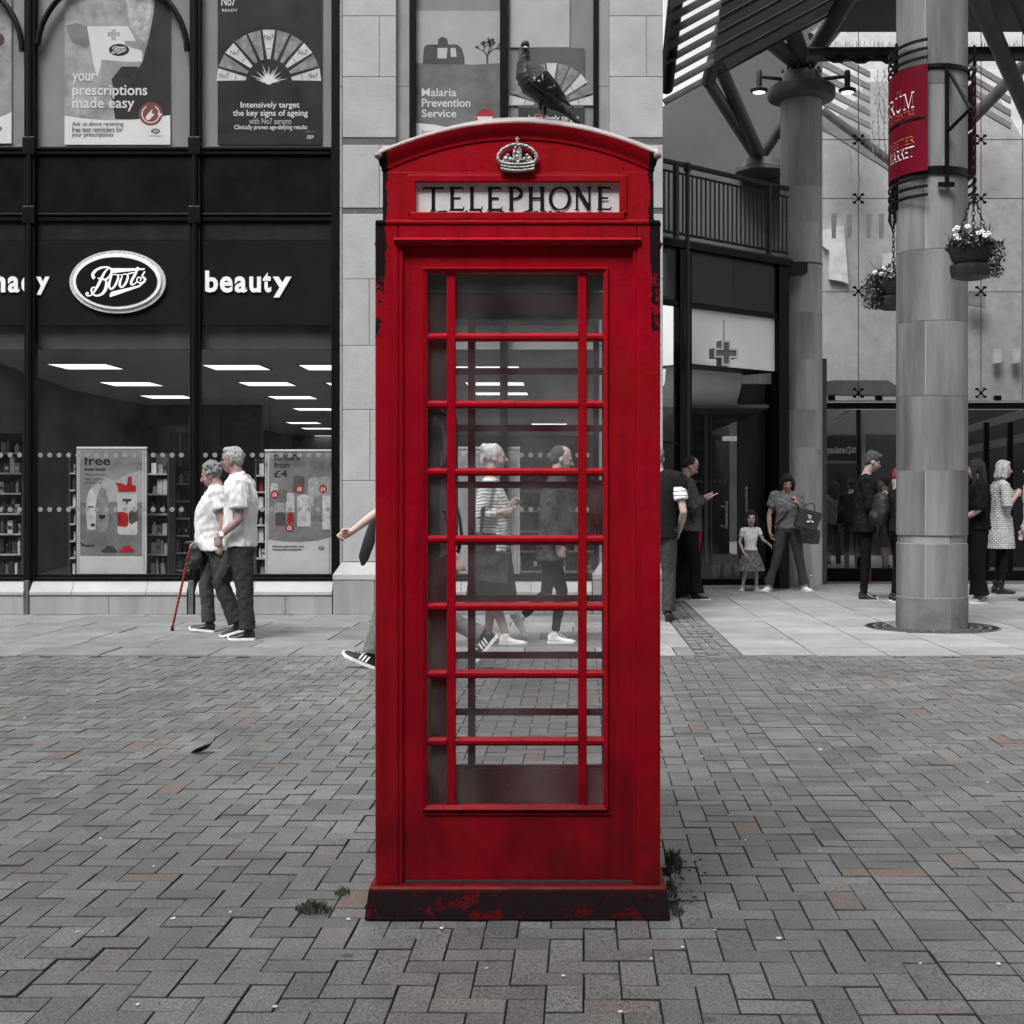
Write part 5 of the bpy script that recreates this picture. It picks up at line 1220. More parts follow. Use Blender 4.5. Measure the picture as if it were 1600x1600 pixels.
for k in range(4): hq('roof_rafter', mat('hall_rafter', .2), [(1512, 92 + k * 20), (1580, 132 + k * 20), (1580, 141 + k * 20), (1512, 101 + k * 20)], 26, .08)
hq('sloping_brace', mat('hall_brace', .2, .6), [(1284, 178), (1300, 188), (1392, 252), (1436, 286), (1436, 300), (1384, 262), (1292, 204), (1284, 196)], 25.5)
hq('planter_box', mat('planter', .14, .7, .1), [(1286, 616), (1290, 596), (1306, 594), (1388, 594), (1402, 604), (1404, 618)], 24, .3)
# the string lights hanging in the hall
t = thing('string_lights', 'loops of small pale string lights hanging behind the hall glass left of the banner', 'string lights', W(1370, 200, 22)); mb = MB()
for (x, y0, y1) in ((1342, 115, 330), (1328, 215, 330), (1372, 110, 245), (1382, 110, 250), (1391, 110, 240), (1364, 190, 250)):
    y_ = y0
    pp_ = []
    while y_ < y1: pp_.append(W(x + rnd.uniform(-2, 2), y_, 22)); y_ += 9
    mb.path(pp_, .006, 4)
    for q_ in pp_: mb.ell(q_, (.014, .014, .03), n=6, k=4)
for k in range(5): mb.path([W(1366 + i * 6, 120 + k * 14 + 18 * math.sin(i * 1.3 + k), 22) for i in range(6)], .008, 4)
mb.build('bulb_strings', mat('string_bulb', .75, .4), t, smooth='auto')
# entrance opening under the beam
hp('door_post', mat('post_pale', .4, .35, .1, metal=.3), 1347, 1352.5, 650, 740, DH + .6, .08); hp('door_post', FRAME, 1339, 1345, 640, 905, DH + .5, .08)
hp('low_glass', HG2, 1286, 1404, 640, 888, DH + .05, .01); hp('kick_plate', FRAME, 1284, 1404, 888, 908, DH - .0, .1); hp('kick_plate', FRAME, 1512, 1690, 892, 908, DH + .2, .1)
for x in (1538, 1575, 1604): hp('door_stile', FRAME, x, x + 8, 660, 905, DH + .9, .06)
IN2 = mat('arcade_dark', .03, .5, .3, 1, 0)
MB().box(3.6, 10, DH + .3, 40, -.03, .008).build('arcade_floor', mat('arcade_floor', .16, .3, .2, 1.5, 0), HALL)
MB().box(3.9, 10, 38, 38.1, 0, 6).build('far_wall', IN2, HALL)
hq('arcade_soffit', mat('soffit_pale', .3, .6, .05), [(1280, 637), (1326, 637), (1296, 660), (1282, 668)], 23)
hq('arcade_bulkhead', mat('soffit_grey', .10, .6, .1), [(1283, 668), (1300, 660), (1338, 640), (1440, 640), (1440, 712), (1283, 712)], 26.5)
hq('arcade_shopfront', IN2, [(1283, 686), (1300, 679), (1440, 679), (1440, 868), (1283, 868)], 26.3, .15)
hq('arcade_shopfront_right', IN2, [(1505, 640), (1700, 640), (1700, 905), (1505, 905)], 25.0)
for k, (a, b) in enumerate((((1505, 668), (1640, 628)), ((1505, 700), (1640, 668)))): hq('soffit_line', mat('soffit_grey', .10), [(a[0], a[1]), (b[0], b[1]), (b[0], b[1] + 14), (a[0], a[1] + 10)], 24.5 - k * .2, .1)
for k in range(5): hq('window_card', mat('card', .16, .5, .2), [(1330 - 2, 755 + k * 9), (1338, 755 + k * 9), (1338, 762 + k * 9), (1328, 762 + k * 9)], 26.2, .02)
t = thing('arcade_shop_sign', 'black shop sign with pale rounded lettering seen through the arcade glass', 'shop sign', W(1320, 710, 25.9))
pbox(MB(), 1284, 1343, 682, 720, 25.9, .08).build('board', mat('sign_black', .012, .4, .1), t); pbox(MB(), 1284, 1343, 720, 724, 25.88, .1).build('ledge', mat('soffit_grey', .1), t)
ptxt('paulene', 1293, 1321, 697, 712, 25.87, mat('sign_ink', .34, .5, .05), t, bold=.02); ptxt('m', 1333, 1341.5, 699, 708, 25.87, mat('sign_ink', .34), t, bold=.02)
mb = MB(); stroke(mb, disc(1327, 703.5, 4.4, 5, 20), 1.3, lambda x, y_, l: W(x, y_, 25.87)); stroke(mb, [(1326, 700), (1329, 704), (1326, 707)], 1.2, lambda x, y_, l: W(x, y_, 25.869), sub=1); mb.build('round_mark', mat('sign_ink', .34), t)

# ---------------------------------------------------------------- banners, hanging baskets
BAN = mat('banner_plum', (.10, .0008, .010), .5, .2, 3, .05, 20, spec=.1); BW_ = flat('banner_white', (.75, .72, .74)); BG_ = flat('banner_gold', (.42, .16, .05))
def curved_banner(label, cx, cy, rad, a0, a1, z0, zmid0, zmid1, z1, texts):
    """a vertical banner curved about (cx, cy); angles measured from the camera side, negative to the left"""
    t = thing('curved_banner', label, 'banner', (cx, cy, z0)); n = 16
    P_ = lambda a, r, z: (cx - .014 + r * math.sin(R(a)), cy + .1 - (r + .175) * math.cos(R(a)), z)
    def sheet(za, zb, m, name, r=rad, th=.006, n=n):
        mb = MB(); V = []
        for i in range(n + 1):
            a = a0 + (a1 - a0) * i / n; V += [P_(a, r, za), P_(a, r, zb), P_(a, r - th, zb), P_(a, r - th, za)]
        Fc = [(i * 4 + j, i * 4 + (j + 1) % 4, i * 4 + 4 + (j + 1) % 4, i * 4 + 4 + j) for i in range(n) for j in range(4)] + [(0, 1, 2, 3), (n * 4 + 3, n * 4 + 2, n * 4 + 1, n * 4)]
        mb.add(V, Fc); return mb.build(name, m, t, smooth='auto')
    sheet(z0, zmid0, BAN, 'lower_panel'); sheet(zmid1, z1, BAN, 'upper_panel')
    for k in range(3):
        sheet(z1 + .05 + k * .085, z1 + .078 + k * .085, FRAME, 'bar', rad + .004, .014); sheet(z0 - .078 - k * .085, z0 - .05 - k * .085, FRAME, 'bar', rad + .004, .014)
    for a in (a0 + 3, (a0 + a1) / 2 + 5):
        MB().limb([P_(a, rad - .02, z0 - .3), P_(a, rad - .02, z1 + .3)], [.014, .014], 6).build('upright', FRAME, t)
    for za, zb, w_, m, s0, s1 in texts:
        mb = MB(); n_ = len(w_); put = lambda x, z, l: P_(x, rad + .004 + l, z); x = s0; tot = sum(glyph(c)[0] if c != ' ' else .5 for c in w_); k_ = (s1 - s0) / tot; q = 0
        for c in w_:
            gw_ = (glyph(c)[0] if c != ' ' else .5) * k_
            if c != ' ': serif(mb, c, x + gw_ * .04, x + gw_ * .96, za, zb, put, k=q * 3, bold=1.5)
            x += gw_; q += 1
        mb.build('lettering', m, t)
    return t
rb_ = .50; Dbn = COLY - .35
zb = lambda py: ZZ(py, 13.6)
b1 = curved_banner('curved plum banner lettered FORUM and MARKET on the left of the near column', COLX, COLY, .375, -140, -20.8, zb(276 - 8), zb(186 + 2), zb(181 + 2), zb(102),
    [(zb(166), zb(142), 'FORUM', BW_, -120, -38), (zb(178), zb(170), 'SHOPPING CENTRE', BG_, -121, -39), (zb(222), zb(211), 'CHESTER', BG_, -97, -39), (zb(243), zb(227), 'MARKET', BW_, -89, -39), (zb(139), zb(133), 'THE', BG_, -72, -60)])
b2 = curved_banner('second curved plum banner seen edge on at the right of the near column', COLX + .03, COLY, .42, 66, 150, zb(262), zb(186), zb(182), zb(108), [])
br = thing('banner_bracket', 'black steel bracket strapped round the near column between its two banners', 'bracket', (COLX, COLY, zb(230)))
for y_ in (102, 262, 268):
    MB().lathe([(.352, -.018), (.366, -.018), (.366, .018), (.352, .018)], (COLX, COLY, zb(y_)), 40).build('strap', FRAME, br)
pbox(MB(), 1477, 1483.5, 98, 290, 13.56, .03).build('upright', FRAME, br, bevel=.004); pbox(MB(), 1467, 1492, 284, 291, 13.54, .04).build('foot_plate', FRAME, br)
for a, b in (((1483, 112), (1516, 170)), ((1483, 203), (1516, 170))): MB().tube(W(*a, 13.56), W(b[0], b[1], 13.1), .018, 8).build('strut', FRAME, br)
def chain(parent, a, b, n, r=.012):
    mb = MB(); a, b = Vector(a), Vector(b)
    for i in range(n):
        c = a + (b - a) * ((i + .5) / n); L_ = (b - a).length / n * .66; d = (b - a).normalized(); s_ = Vector((1, 0, 0)) if i % 2 else Vector((0, 1, 0))
        mb.path([c + d * L_ * math.cos(w) + s_ * r * 1.3 * math.sin(w) for w in [2 * math.pi * k / 8 for k in range(9)]], r * .4, 4)
    return mb.build('chain', FRAME, parent)
LEAF = mat('basket_leaf', (.045, .05, .042), .6, .5, 9, .2, 40); PET = mat('petal', .75, .6, .1, 20, 0)
def basket(px, y0, y1, w, D, label, seed, lean=0):
    t = thing('hanging_basket', label, 'hanging basket', W(px, y1, D)); rr = random.Random(seed); u = D / F; c = W(px, y1, D)
    BK = mat('basket_plastic', .018, .4, .3, 20, .2)
    MB().lathe([(.1, 0), (w * .42 * u, .02), (w * .46 * u, .08), (w * .46 * u, .125), (w * .4 * u, .13)], c, 32).build('drip_tray', BK, t, smooth='auto')
    zt = (y1 - y0) * u * .62
    MB().lathe([(w * .33 * u, .12), (w * .44 * u, .19), (w * .49 * u, zt - .03), (w * .5 * u, zt), (w * .46 * u, zt)], c, 32).build('bowl', BK, t, smooth='auto')
    mb = MB()
    for k in range(1500):
        a = rr.uniform(0, 6.283); q = rr.random() ** .5; R_ = w * .56 * u * q
        z = zt + (1 - q * q) * (y1 - y0) * u * .34 * rr.random() + rr.uniform(-.03, .05)
        x = math.cos(a) * R_; y_ = math.sin(a) * R_
        if lean and rr.random() < .36: q2 = rr.random(); x = lean * (w * (.3 + .42 * rr.random()) * u); z = zt + .05 - q2 * .34 * (y1 - y0) * u * 2.0; y_ = rr.uniform(-.15, .15)
        s_ = rr.uniform(.012, .03); M = Matrix.Translation(c + Vector((x, y_, z))) @ Matrix.Rotation(rr.uniform(0, 6), 4, 'Z') @ Matrix.Rotation(rr.uniform(-1.3, 1.3), 4, 'X')
        mb.add([M @ Vector(v) for v in ((-s_ * .5, 0, 0), (0, -s_, .006), (s_ * .5, 0, 0), (0, s_, .004))], [(0, 1, 2, 3)])
    for k in range(26):
        a = rr.uniform(0, 6.283); R_ = w * .5 * u; p0 = c + Vector((math.cos(a) * R_ * .6, math.sin(a) * R_ * .6, zt)); p1 = c + Vector((math.cos(a) * R_ * rr.uniform(.9, 1.35), math.sin(a) * R_, zt + rr.uniform(-.1, .22)))
        mb.tube(p0, p1, .003, 3)
    mb.build('foliage', LEAF, t)['kind'] = 'stuff'
    for k in range(13):
        a = rr.uniform(3.3, 6.1); q = rr.uniform(.45, 1.0); p_ = c + Vector((math.cos(a) * w * .5 * u * q, math.sin(a) * w * .45 * u * q, zt + rr.uniform(.02, .17))); mb = MB()
        for j in range(6):
            aa = j * 1.047 + rr.random(); mb.ell(p_ + Vector((math.cos(aa) * .016, -.01 * rr.random(), math.sin(aa) * .013)), (.014, .008, .011), n=7, k=5)
        mb.build('flower', PET, t, smooth=True)
    return t
bk1 = basket(1516, 357, 437, 68, 12.6, 'black hanging basket with white flowers in front of the near column right side', 4, lean=1)
chain(bk1, W(1521, 108, 12.75), W(1521, 368, 12.6), 34); chain(bk1, W(1521, 300, 12.75), W(1496, 378, 12.6), 9); chain(bk1, W(1521, 300, 12.75), W(1545, 378, 12.6), 9)
MB().tube(W(1516, 170, 13.45), W(1521, 106, 12.75), .012, 6).build('hook', FRAME, bk1)
bk2 = basket(1396, 412, 484, 62, 14.3, 'black hanging basket of leafy plants half hidden behind the near column', 9, lean=-1); chain(bk2, W(1396, 300, 14.3), W(1396, 425, 14.3), 16)
mb = MB(); mb.path([W(x, y_, 13.5) for x, y_ in ((1394, 296), (1398, 312), (1391, 330), (1390, 345), (1395, 360), (1399, 345), (1398, 330), (1392, 312), (1394, 298))], .016, 6)
tag(mb.build('hanging_loop', FRAME, smooth='auto'), 'black twisted loop hanging below the left end of the plum banner', 'strap')

# ---------------------------------------------------------------- the other side of the street, unseen, sized to shade the foreground and reflections
OPP = thing('opposite_building', 'unseen stone terrace across the street, mirrored in shop glass, sized to shade the foreground', 'building', (0, -6, 0))
MB().box(-34, 34, -11, -7.4, 0, 21.5).build('wall', mat('opp_wall', .12, .85, .2, 1), OPP)
for k in range(14):
    for z in (1.0, 4.6, 8.2, 11.8, 15.4):
        MB().box(-33 + k * 4.8, -30.4 + k * 4.8, -7.39, -7.33, z, z + 2.2).build('window', PANEL, OPP)

NB = thing('neighbouring_building', 'plain stone fronted building continuing the street beyond the arcade on the right', 'building', (17, 21.3, 0))
MB().box(9.9, 26, 21.3, 27, 0, 11).build('wall', STONE_P, NB)
for k in range(4):
    for z in (.6, 4.4, 7.8): MB().box(11 + k * 3.6, 13.2 + k * 3.6, 21.22, 21.29, z, z + 2.1).build('window', PANEL, NB)

# ---------------------------------------------------------------- people
def sculpt(name, mb, mats, parent, voxel=.009, smooth=3, wr=0.0, ws=9, stretch=(1, 1, 1), local=True):
    """fuse overlapping volumes into one continuous surface (voxel remesh), keep each face's material from the nearest source face"""
    src = mb.mesh(name, mats); o = bpy.data.objects.new(name, src); C.objects.link(o)
    r = o.modifiers.new('r', 'REMESH'); r.mode = 'VOXEL'; r.voxel_size = voxel; r.use_smooth_shade = True
    if smooth: s = o.modifiers.new('s', 'SMOOTH'); s.iterations = smooth; s.factor = .5
    dg = bpy.context.evaluated_depsgraph_get(); me = bpy.data.meshes.new_from_object(o.evaluated_get(dg))
    o.modifiers.clear(); me.name = name
    me.materials.clear()
    for m in mats: me.materials.append(m)
    if len(mats) > 1:
        from mathutils.bvhtree import BVHTree
        bv = BVHTree.FromPolygons([v.co for v in src.vertices], [tuple(p.vertices) for p in src.polygons])
        mi = [p.material_index for p in src.polygons]; out = []
        for p in me.polygons:
            h = bv.find_nearest(p.center); out.append(mi[h[2]] if h[2] is not None else 0)
        me.polygons.foreach_set('material_index', out)
    if wr:
        N = len(me.vertices); co = np.empty(N * 3); no = np.empty(N * 3); me.vertices.foreach_get('co', co); me.vertices.foreach_get('normal', no)
        co = co.reshape(-1, 3); no = no.reshape(-1, 3); sx = random.Random(name).random() * 50
        q = co * np.array(stretch) * ws + sx
        # sum of ridged sines in turned directions: reads as soft cloth folds
        d = np.zeros(N); rs = np.random.RandomState(int(sx * 1000) % 9999)
        for k in range(7):
            w = rs.normal(size=3); w /= np.linalg.norm(w); w2 = rs.normal(size=3)
            d += np.sin(q @ w * (1.5 + k * .9) + 1.4 * np.sin(q @ w2 * .8 + k)) / (1 + k * .35)
        co += no * (np.abs(d) ** .8 * np.sign(d))[:, None] * wr * .5
        me.vertices.foreach_set('co', co.ravel()); me.update()
    me.polygons.foreach_set('use_smooth', [True] * len(me.polygons))
    o.data = me; bpy.data.meshes.remove(src)
    if parent is not None: adopt(o, parent, local)
    return o
def skin(k, v=1.0, red=0.0):
    return mat(f'skin_{k}', (SKINc[0] * v, SKINc[1] * v * (1 - red), SKINc[2] * v * (1 - red)), .5, .12, 14, .12, 90)
SK = skin('plain'); SKR = skin('ruddy', .95, .22); SKD = skin('dim', .7, .1)
EYE_M = mat('eye_dark', .03, .3, 0, 5, 0); LIP = mat('lips', (.26, .13, .12), .5, 0, 5, 0)
def hand(mb, w, d, n, s=1.0, curl=.5, thumb=1, m=0, spread=.0):
    """palm, four unequal curled fingers and a thumb leaving the side of the palm. d: hand direction, n: way the palm faces"""
    w, d, n = Vector(w), Vector(d).normalized(), Vector(n); n = (n - d * n.dot(d)).normalized(); sd = d.cross(n)
    mb.limb([w - d * .01, w + d * .035 * s, w + d * .075 * s], [.028 * s, .037 * s, .038 * s], 10, m, flatv=n, sq=.42)
    for i, (o_, L_) in enumerate(((.029, .070), (.010, .078), (-.009, .072), (-.027, .056))):
        p = w + d * .078 * s + sd * o_ * s; dd = d + sd * o_ * spread * 4; pts = [p - d * .02 * s, p]; a = curl * (.75 + .12 * i)
        for k, q in enumerate((.42, .33, .25)):
            ang = a * (k + .6); v = (dd * math.cos(ang) + n * math.sin(ang)).normalized(); p = p + v * L_ * q * s; pts.append(p)
        mb.limb(pts, [.0105 * s, .0100 * s, .0092 * s, .0085 * s, .0072 * s], 8, m)
    t0 = w + d * .02 * s + sd * .026 * s * thumb; t1 = t0 + (d * .55 + sd * .6 * thumb + n * .35).normalized() * .036 * s; t2 = t1 + (d * .85 + n * .5 * (.4 + curl)).normalized() * .034 * s
    mb.limb([t0, t1, t2], [.014 * s, .0115 * s, .009 * s], 8, m)
def V3(*a): return Vector(a)
def person(px, fy, Hh, face, label, J={}, skinm=None, hair=('short', 'h'), top=None, legs=None, shoes=None, voxel=.009, build=1.0, belly=0.0, bust=0.0, hs=1.0, hyaw=0, hpitch=0, handL={}, handR={}, D=None, glasses=False, group=None, dress=None, facecol=None, cat='person', floor=0.0):
    D = D or groundD(fy); k = Hh / 1.75; sk = skinm or SK
    root = thing('person', label, cat, (XX(px, D), D, floor), R(face), group)
    j = dict(pel=(0, 0, .95), che=(0, 0, 1.27), nek=(0, 0, 1.47), hed=(.025, 0, 1.635), shL=(0, .185, 1.42), shR=(0, -.185, 1.42), elL=(-.03, .235, 1.13), elR=(-.03, -.235, 1.13),
             wrL=(.06, .23, .88), wrR=(.06, -.23, .88), hiL=(0, .085, .92), hiR=(0, -.085, .92), knL=(.02, .10, .50), knR=(.02, -.10, .50), anL=(-.02, .105, .085), anR=(-.02, -.105, .085), ftL=(0, 0), ftR=(0, 0))
    j = {a: (tuple(c * k for c in b) if a[:2] != 'ft' else b) for a, b in j.items()}; j.update(J); v = {a: Vector(b) for a, b in j.items()}
    b = build
    # ---- the body itself
    M = MB(); mats = [sk, EYE_M, LIP]
    Mh = Matrix.Translation(v['hed']) @ Matrix.Rotation(R(hyaw), 4, 'Z') @ Matrix.Rotation(R(hpitch), 4, 'Y') @ Matrix.Scale(hs * .93 * (.5 + .5 * k if k > .8 else .93), 4)
    hh = lambda x, y, z: Mh @ Vector((x, y, z)); sc3 = Mh.to_3x3()
    def he(c, r, m=0): M.ell(hh(*c), r, m, sc3)
    he((-.012, 0, .035), (.098, .076, .100)); he((.022, 0, -.02), (.072, .066, .09)); he((.040, 0, -.082), (.042, .040, .034)); he((.0, 0, -.055), (.055, .056, .05))
    he((.078, 0, .030), (.018, .048, .012)); he((.058, .034, -.03), (.03, .022, .026)); he((.058, -.034, -.03), (.03, .022, .026))
    M.limb([hh(.086, 0, .018), hh(.104, 0, -.008), hh(.112, 0, -.026)], [.009 * hs, .012 * hs, .014 * hs], 8)
    he((.088, 0, -.058), (.012, .022, .005), 2); he((.086, 0, -.068), (.012, .018, .006), 2)
    for s_ in (-1, 1):
        he((-.004, s_ * .078, -.012), (.018, .010, .030)); he((.083, s_ * .031, .010), (.009, .013, .007), 1)
    M.limb([v['nek'] + V3(-.01, 0, -.05), v['nek'] + V3(0, 0, .02), hh(-.015, 0, -.06)], [.062 * b, .056 * b, .055 * b], 12)
    u = lambda a, c, t: a.lerp(c, t)
    P_, Cc, Nn = v['pel'], v['che'], v['nek']
    def torso(mb, g=1.0, hem=-.09, m=0, flare=1.0, zt=.0, bel=belly, bu=bust):
        rows = [(u(P_, Cc, hem), .112, .165 * flare), (u(P_, Cc, .12), .112, .162), (u(P_, Cc, .45), .105, .145), (u(P_, Cc, .8), .112, .155), (u(Cc, Nn, .15), .115, .17), (u(Cc, Nn, .55), .105, .185), (u(Cc, Nn, .84), .088, .165), (u(Cc, Nn, 1.0 + zt), .070, .115), (u(Cc, Nn, 1.16 + zt), .058, .066)]
        rings = []
        for i, (c, rx, ry) in enumerate(rows):
            f = [0.35, .9, 1, .55, .2, 0, 0, 0, 0][i] * bel + [0, 0, .1, .6, 1, .5, 0, 0, 0][i] * bu
            rx2 = rx * b * k ** .6 * g + f / 2; cc = c + V3(f / 2, 0, 0)
            rings.append([cc + V3(rx2 * math.copysign(abs(math.cos(w)) ** .85, math.cos(w)), ry * b * k ** .6 * g * (1 + .6 * bel * (i < 4)) * math.copysign(abs(math.sin(w)) ** .85, math.sin(w)), 0) for w in [2 * math.pi * q / 18 for q in range(18)]])
        mb.loft(rings, m)
    torso(M, .9)
    ar = .9 * b * k ** .5
    for s_, S in ((1, 'L'), (-1, 'R')):
        M.limb([u(Nn, v['sh' + S], .6), v['sh' + S], u(v['sh' + S], v['el' + S], .5), v['el' + S], u(v['el' + S], v['wr' + S], .35), v['wr' + S]], [.05 * ar, .054 * ar, .047 * ar, .040 * ar, .041 * ar, .027 * ar], 12)
        hd = dict(handL if S == 'L' else handR); d = hd.pop('d', None) or (v['wr' + S] - v['el' + S]); n = hd.pop('n', (0, -s_, 0)); th = hd.pop('thumb', None)
        d = Vector(d).normalized(); n = Vector(n)
        if th is None: th = 1 if (d.cross((n - d * n.dot(d)).normalized())).x > 0 else -1
        hand(M, v['wr' + S], d, n, s=(.5 + .5 * k) * .98, thumb=th, **{'curl': .5, **hd})
        lk = (.62 * min(1, legs.get('r', 1)) if legs and legs.get('hem', 1) > .5 else 1) * k
        M.limb([u(v['hi' + S], v['kn' + S], 0), u(v['hi' + S], v['kn' + S], .4), v['kn' + S], u(v['kn' + S], v['an' + S], .3), v['an' + S]], [.082 * b * lk, .072 * b * lk, .052 * lk, .052 * lk, .036 * k * .85], 12)
        if not shoes: M.limb([v['an' + S], v['an' + S] + foot(v['an' + S], *j['ft' + S]).to_3x3() @ V3(.12 * k, 0, -.045 * k)], [.035 * k, .022 * k], 8)
    body = sculpt('body', M, mats, root, voxel, 2)
    # ---- clothes
    if top:
        T = MB(); tm = top['m']; g = top.get('g', 1.06); torso(T, g, top.get('hem', -.12), flare=top.get('flare', 1.06), zt=-.05)
        sl_ = top.get('sleeve', .55); lr = top.get('r', 1.0)
        for s_, S in ((1, 'L'), (-1, 'R')):
            sh, el, wr = v['sh' + S], v['el' + S], v['wr' + S]
            if sl_ <= 0: continue
            pts_, rad = [u(Nn, sh, .55), sh], [.068, .074]
            if sl_ <= 1: pts_ += [u(sh, el, sl_ * .6), u(sh, el, sl_)]; rad += [.068, .066]
            else: pts_ += [u(sh, el, .5), el, u(el, wr, (sl_ - 1) * .5), u(el, wr, sl_ - 1)]; rad += [.062, .056, .05, .042]
            T.limb(pts_, [q * b * lr * k ** .6 for q in rad], 14, round_=False)
        if top.get('collar'): pass
        if top.get('skirt'):   # tunic or coat tails
            a, c = top['skirt']; L_ = []
            for t_ in (0, .5, 1):
                z = P_.z + .05 - (P_.z + .05 - a) * t_; w_ = (.13 + (c - .13) * t_); L_.append([V3(P_.x + w_ * .85 * math.cos(q), w_ * 1.25 * math.sin(q), z) for q in [2 * math.pi * i / 18 for i in range(18)]])
            T.loft(L_)
        ms = [tm]
        shirt = sculpt(top.get('name', 'shirt'), T, ms, root, voxel, 3, wr=top.get('wr', .005) * 1.15, ws=top.get('ws', 30), stretch=(1, 1, .6))
        if top.get('collar'):
            q = MB(); c = Nn + V3(0, 0, .0)
            A = [c + V3(.066 * math.cos(w) + .01, .072 * math.sin(w), .038 - .02 * math.cos(w)) for w in [2 * math.pi * i / 20 for i in range(21)]]; B_ = [p + V3((p - c).x * .35, (p - c).y * .35, -.04) for p in A]
            q.add(A + B_, [(i, i + 1, 22 + i, 21 + i) for i in range(20)]); o = q.build('collar', top['collar'], shirt, local=True, smooth='auto'); s = o.modifiers.new('t', 'SOLIDIFY'); s.thickness = .006
        if top.get('cuff'):
            for S in 'LR':
                a = u(v['sh' + S], v['el' + S], sl_ - .035); c = u(v['sh' + S], v['el' + S], sl_ + .012); q = MB(); q.tube(a, c, .0672 * b * lr * k ** .6, 18, r1=.0665 * b * lr * k ** .6); q.build('cuff', top['cuff'], shirt, local=True, smooth='auto')
        if top.get('hood'):
            q = MB(); c = Nn + V3(-.07, 0, .01); q.ell(c, (.07, .11, .06)); q.ell(c + V3(.03, 0, .02), (.09, .10, .05)); sculpt('hood', q, [tm], shirt, voxel, 3, wr=.006)
    if legs:
        T = MB(); lm_ = legs['m']; hem = legs.get('hem', .97); fl = legs.get('r', 1.0)
        rings = []
        for t_, rx, ry in ((-.02, .108, .150), (.12, .118, .165), (.3, .115, .165), (.42, .07, .10)):
            c = V3(P_.x, P_.y, P_.z + .04 - t_ * .42 * k); rings.append([c + V3(rx * b * k ** .6 * math.cos(w), ry * b * k ** .6 * math.sin(w), 0) for w in [2 * math.pi * q / 16 for q in range(16)]])
        T.loft(rings)
        for S in 'LR':
            hi, kn, an = v['hi' + S], v['kn' + S], v['an' + S]; e = kn.lerp(an, hem)
            T.limb([hi, hi.lerp(kn, .45), kn, kn.lerp(e, .5), e], [q * b * k ** .5 * fl for q in (.098, .086, .068, .060, legs.get('bottom', .056))], 14, round_=False)
        sculpt(legs.get('name', 'trousers'), T, [lm_], root, voxel, 3, wr=legs.get('wr', .007) * .5, ws=legs.get('ws', 28), stretch=(1, 1, .7))
    if dress:
        T = MB(); z0, z1, r0, r1 = dress['z1'], dress['z0'], dress['r0'], dress['r1']; rings = []
        n = 48
        for t_ in (0, .25, .5, .75, 1):
            z = z0 + (z1 - z0) * t_; rr = r0 + (r1 - r0) * t_ ** .8; pl_ = dress.get('pleat', .0) * t_
            rings.append([V3(P_.x + dress.get('dx', 0) * t_ + rr * .82 * (1 + pl_ * math.sin(q * 12)) * math.cos(q), P_.y + rr * (1 + pl_ * math.sin(q * 12)) * math.sin(q), z) for q in [2 * math.pi * i / n for i in range(n)]])
        T.loft(rings, cap=True); T.build('skirt', dress['m'], root, local=True, smooth='auto')
    if shoes:
        for S in 'LR':
            Mf = foot(v['an' + S], *j['ft' + S]); q = MB(); s_ = shoes.get('s', 1.0) * (.4 + .6 * k) if k < .8 else shoes.get('s', 1.0); hi = shoes.get('high', 0)
            f = lambda x, y, z: Mf @ (Vector((x, y, z)) * s_)
            prof = [(-.062, .026, .050, .0), (-.045, .034, .060, .004), (0, .038, .062, .006), (.05, .042, .044, -.010), (.10, .047, .036, -.020), (.145, .045, .033, -.023), (.172, .032, .026, -.028)]
            q.loft([[f(x, w_ * math.cos(a), -.040 + dz + h_ * .75 * math.sin(a)) for a in [2 * math.pi * i / 14 for i in range(14)]] for x, w_, h_, dz in prof])
            q.limb([f(-.005, 0, -.02), f(-.012, 0, .02 + hi)], [.040 * s_, .040 * s_], 12, round_=False)
            sh_ = sculpt('shoe', q, [shoes['m']], root, .007, 2)
            q = MB(); out = [(-.068, .020), (-.06, .03), (-.02, .036), (.04, .041), (.10, .049), (.15, .045), (.178, .028), (.186, 0)]
            pts2 = [(x, w_) for x, w_ in out] + [(x, -w_) for x, w_ in out[::-1][1:]]
            A = [f(x, y_, -.062 + (.012 if x > .15 else 0)) for x, y_ in pts2]; B_ = [f(x, y_, -.084 + (.012 if x > .17 else 0)) for x, y_ in pts2]; nn = len(A)
            q.add(A + B_, [tuple(range(nn)), tuple(range(2 * nn - 1, nn - 1, -1))] + [(i, nn + i, nn + (i + 1) % nn, (i + 1) % nn) for i in range(nn)])
            q.build('sole', shoes.get('sole', shoes['m']), sh_, local=True)
            if shoes.get('lace'):
                q = MB()
                for i in range(4): x = .035 + i * .022; z = .012 - i * .011; q.path([f(x, -.026, z - .01), f(x, -.012, z), f(x, .012, z), f(x, .026, z - .01)], .004, 5)
                q.build('laces', shoes['lace'], sh_, local=True)
            if shoes.get('stripe'):
                q = MB()
                for sy in (-1, 1):
                    for i in range(3): x = .005 + i * .024; q.add([f(x, sy * .047, -.055), f(x + .012, sy * .047, -.055), f(x + .0, sy * .041, -.012), f(x - .012, sy * .041, -.012)], [(0, 1, 2, 3)])
                q.build('side_stripes', shoes['stripe'], sh_, local=True)
    # ---- hair
    kind, hm = hair
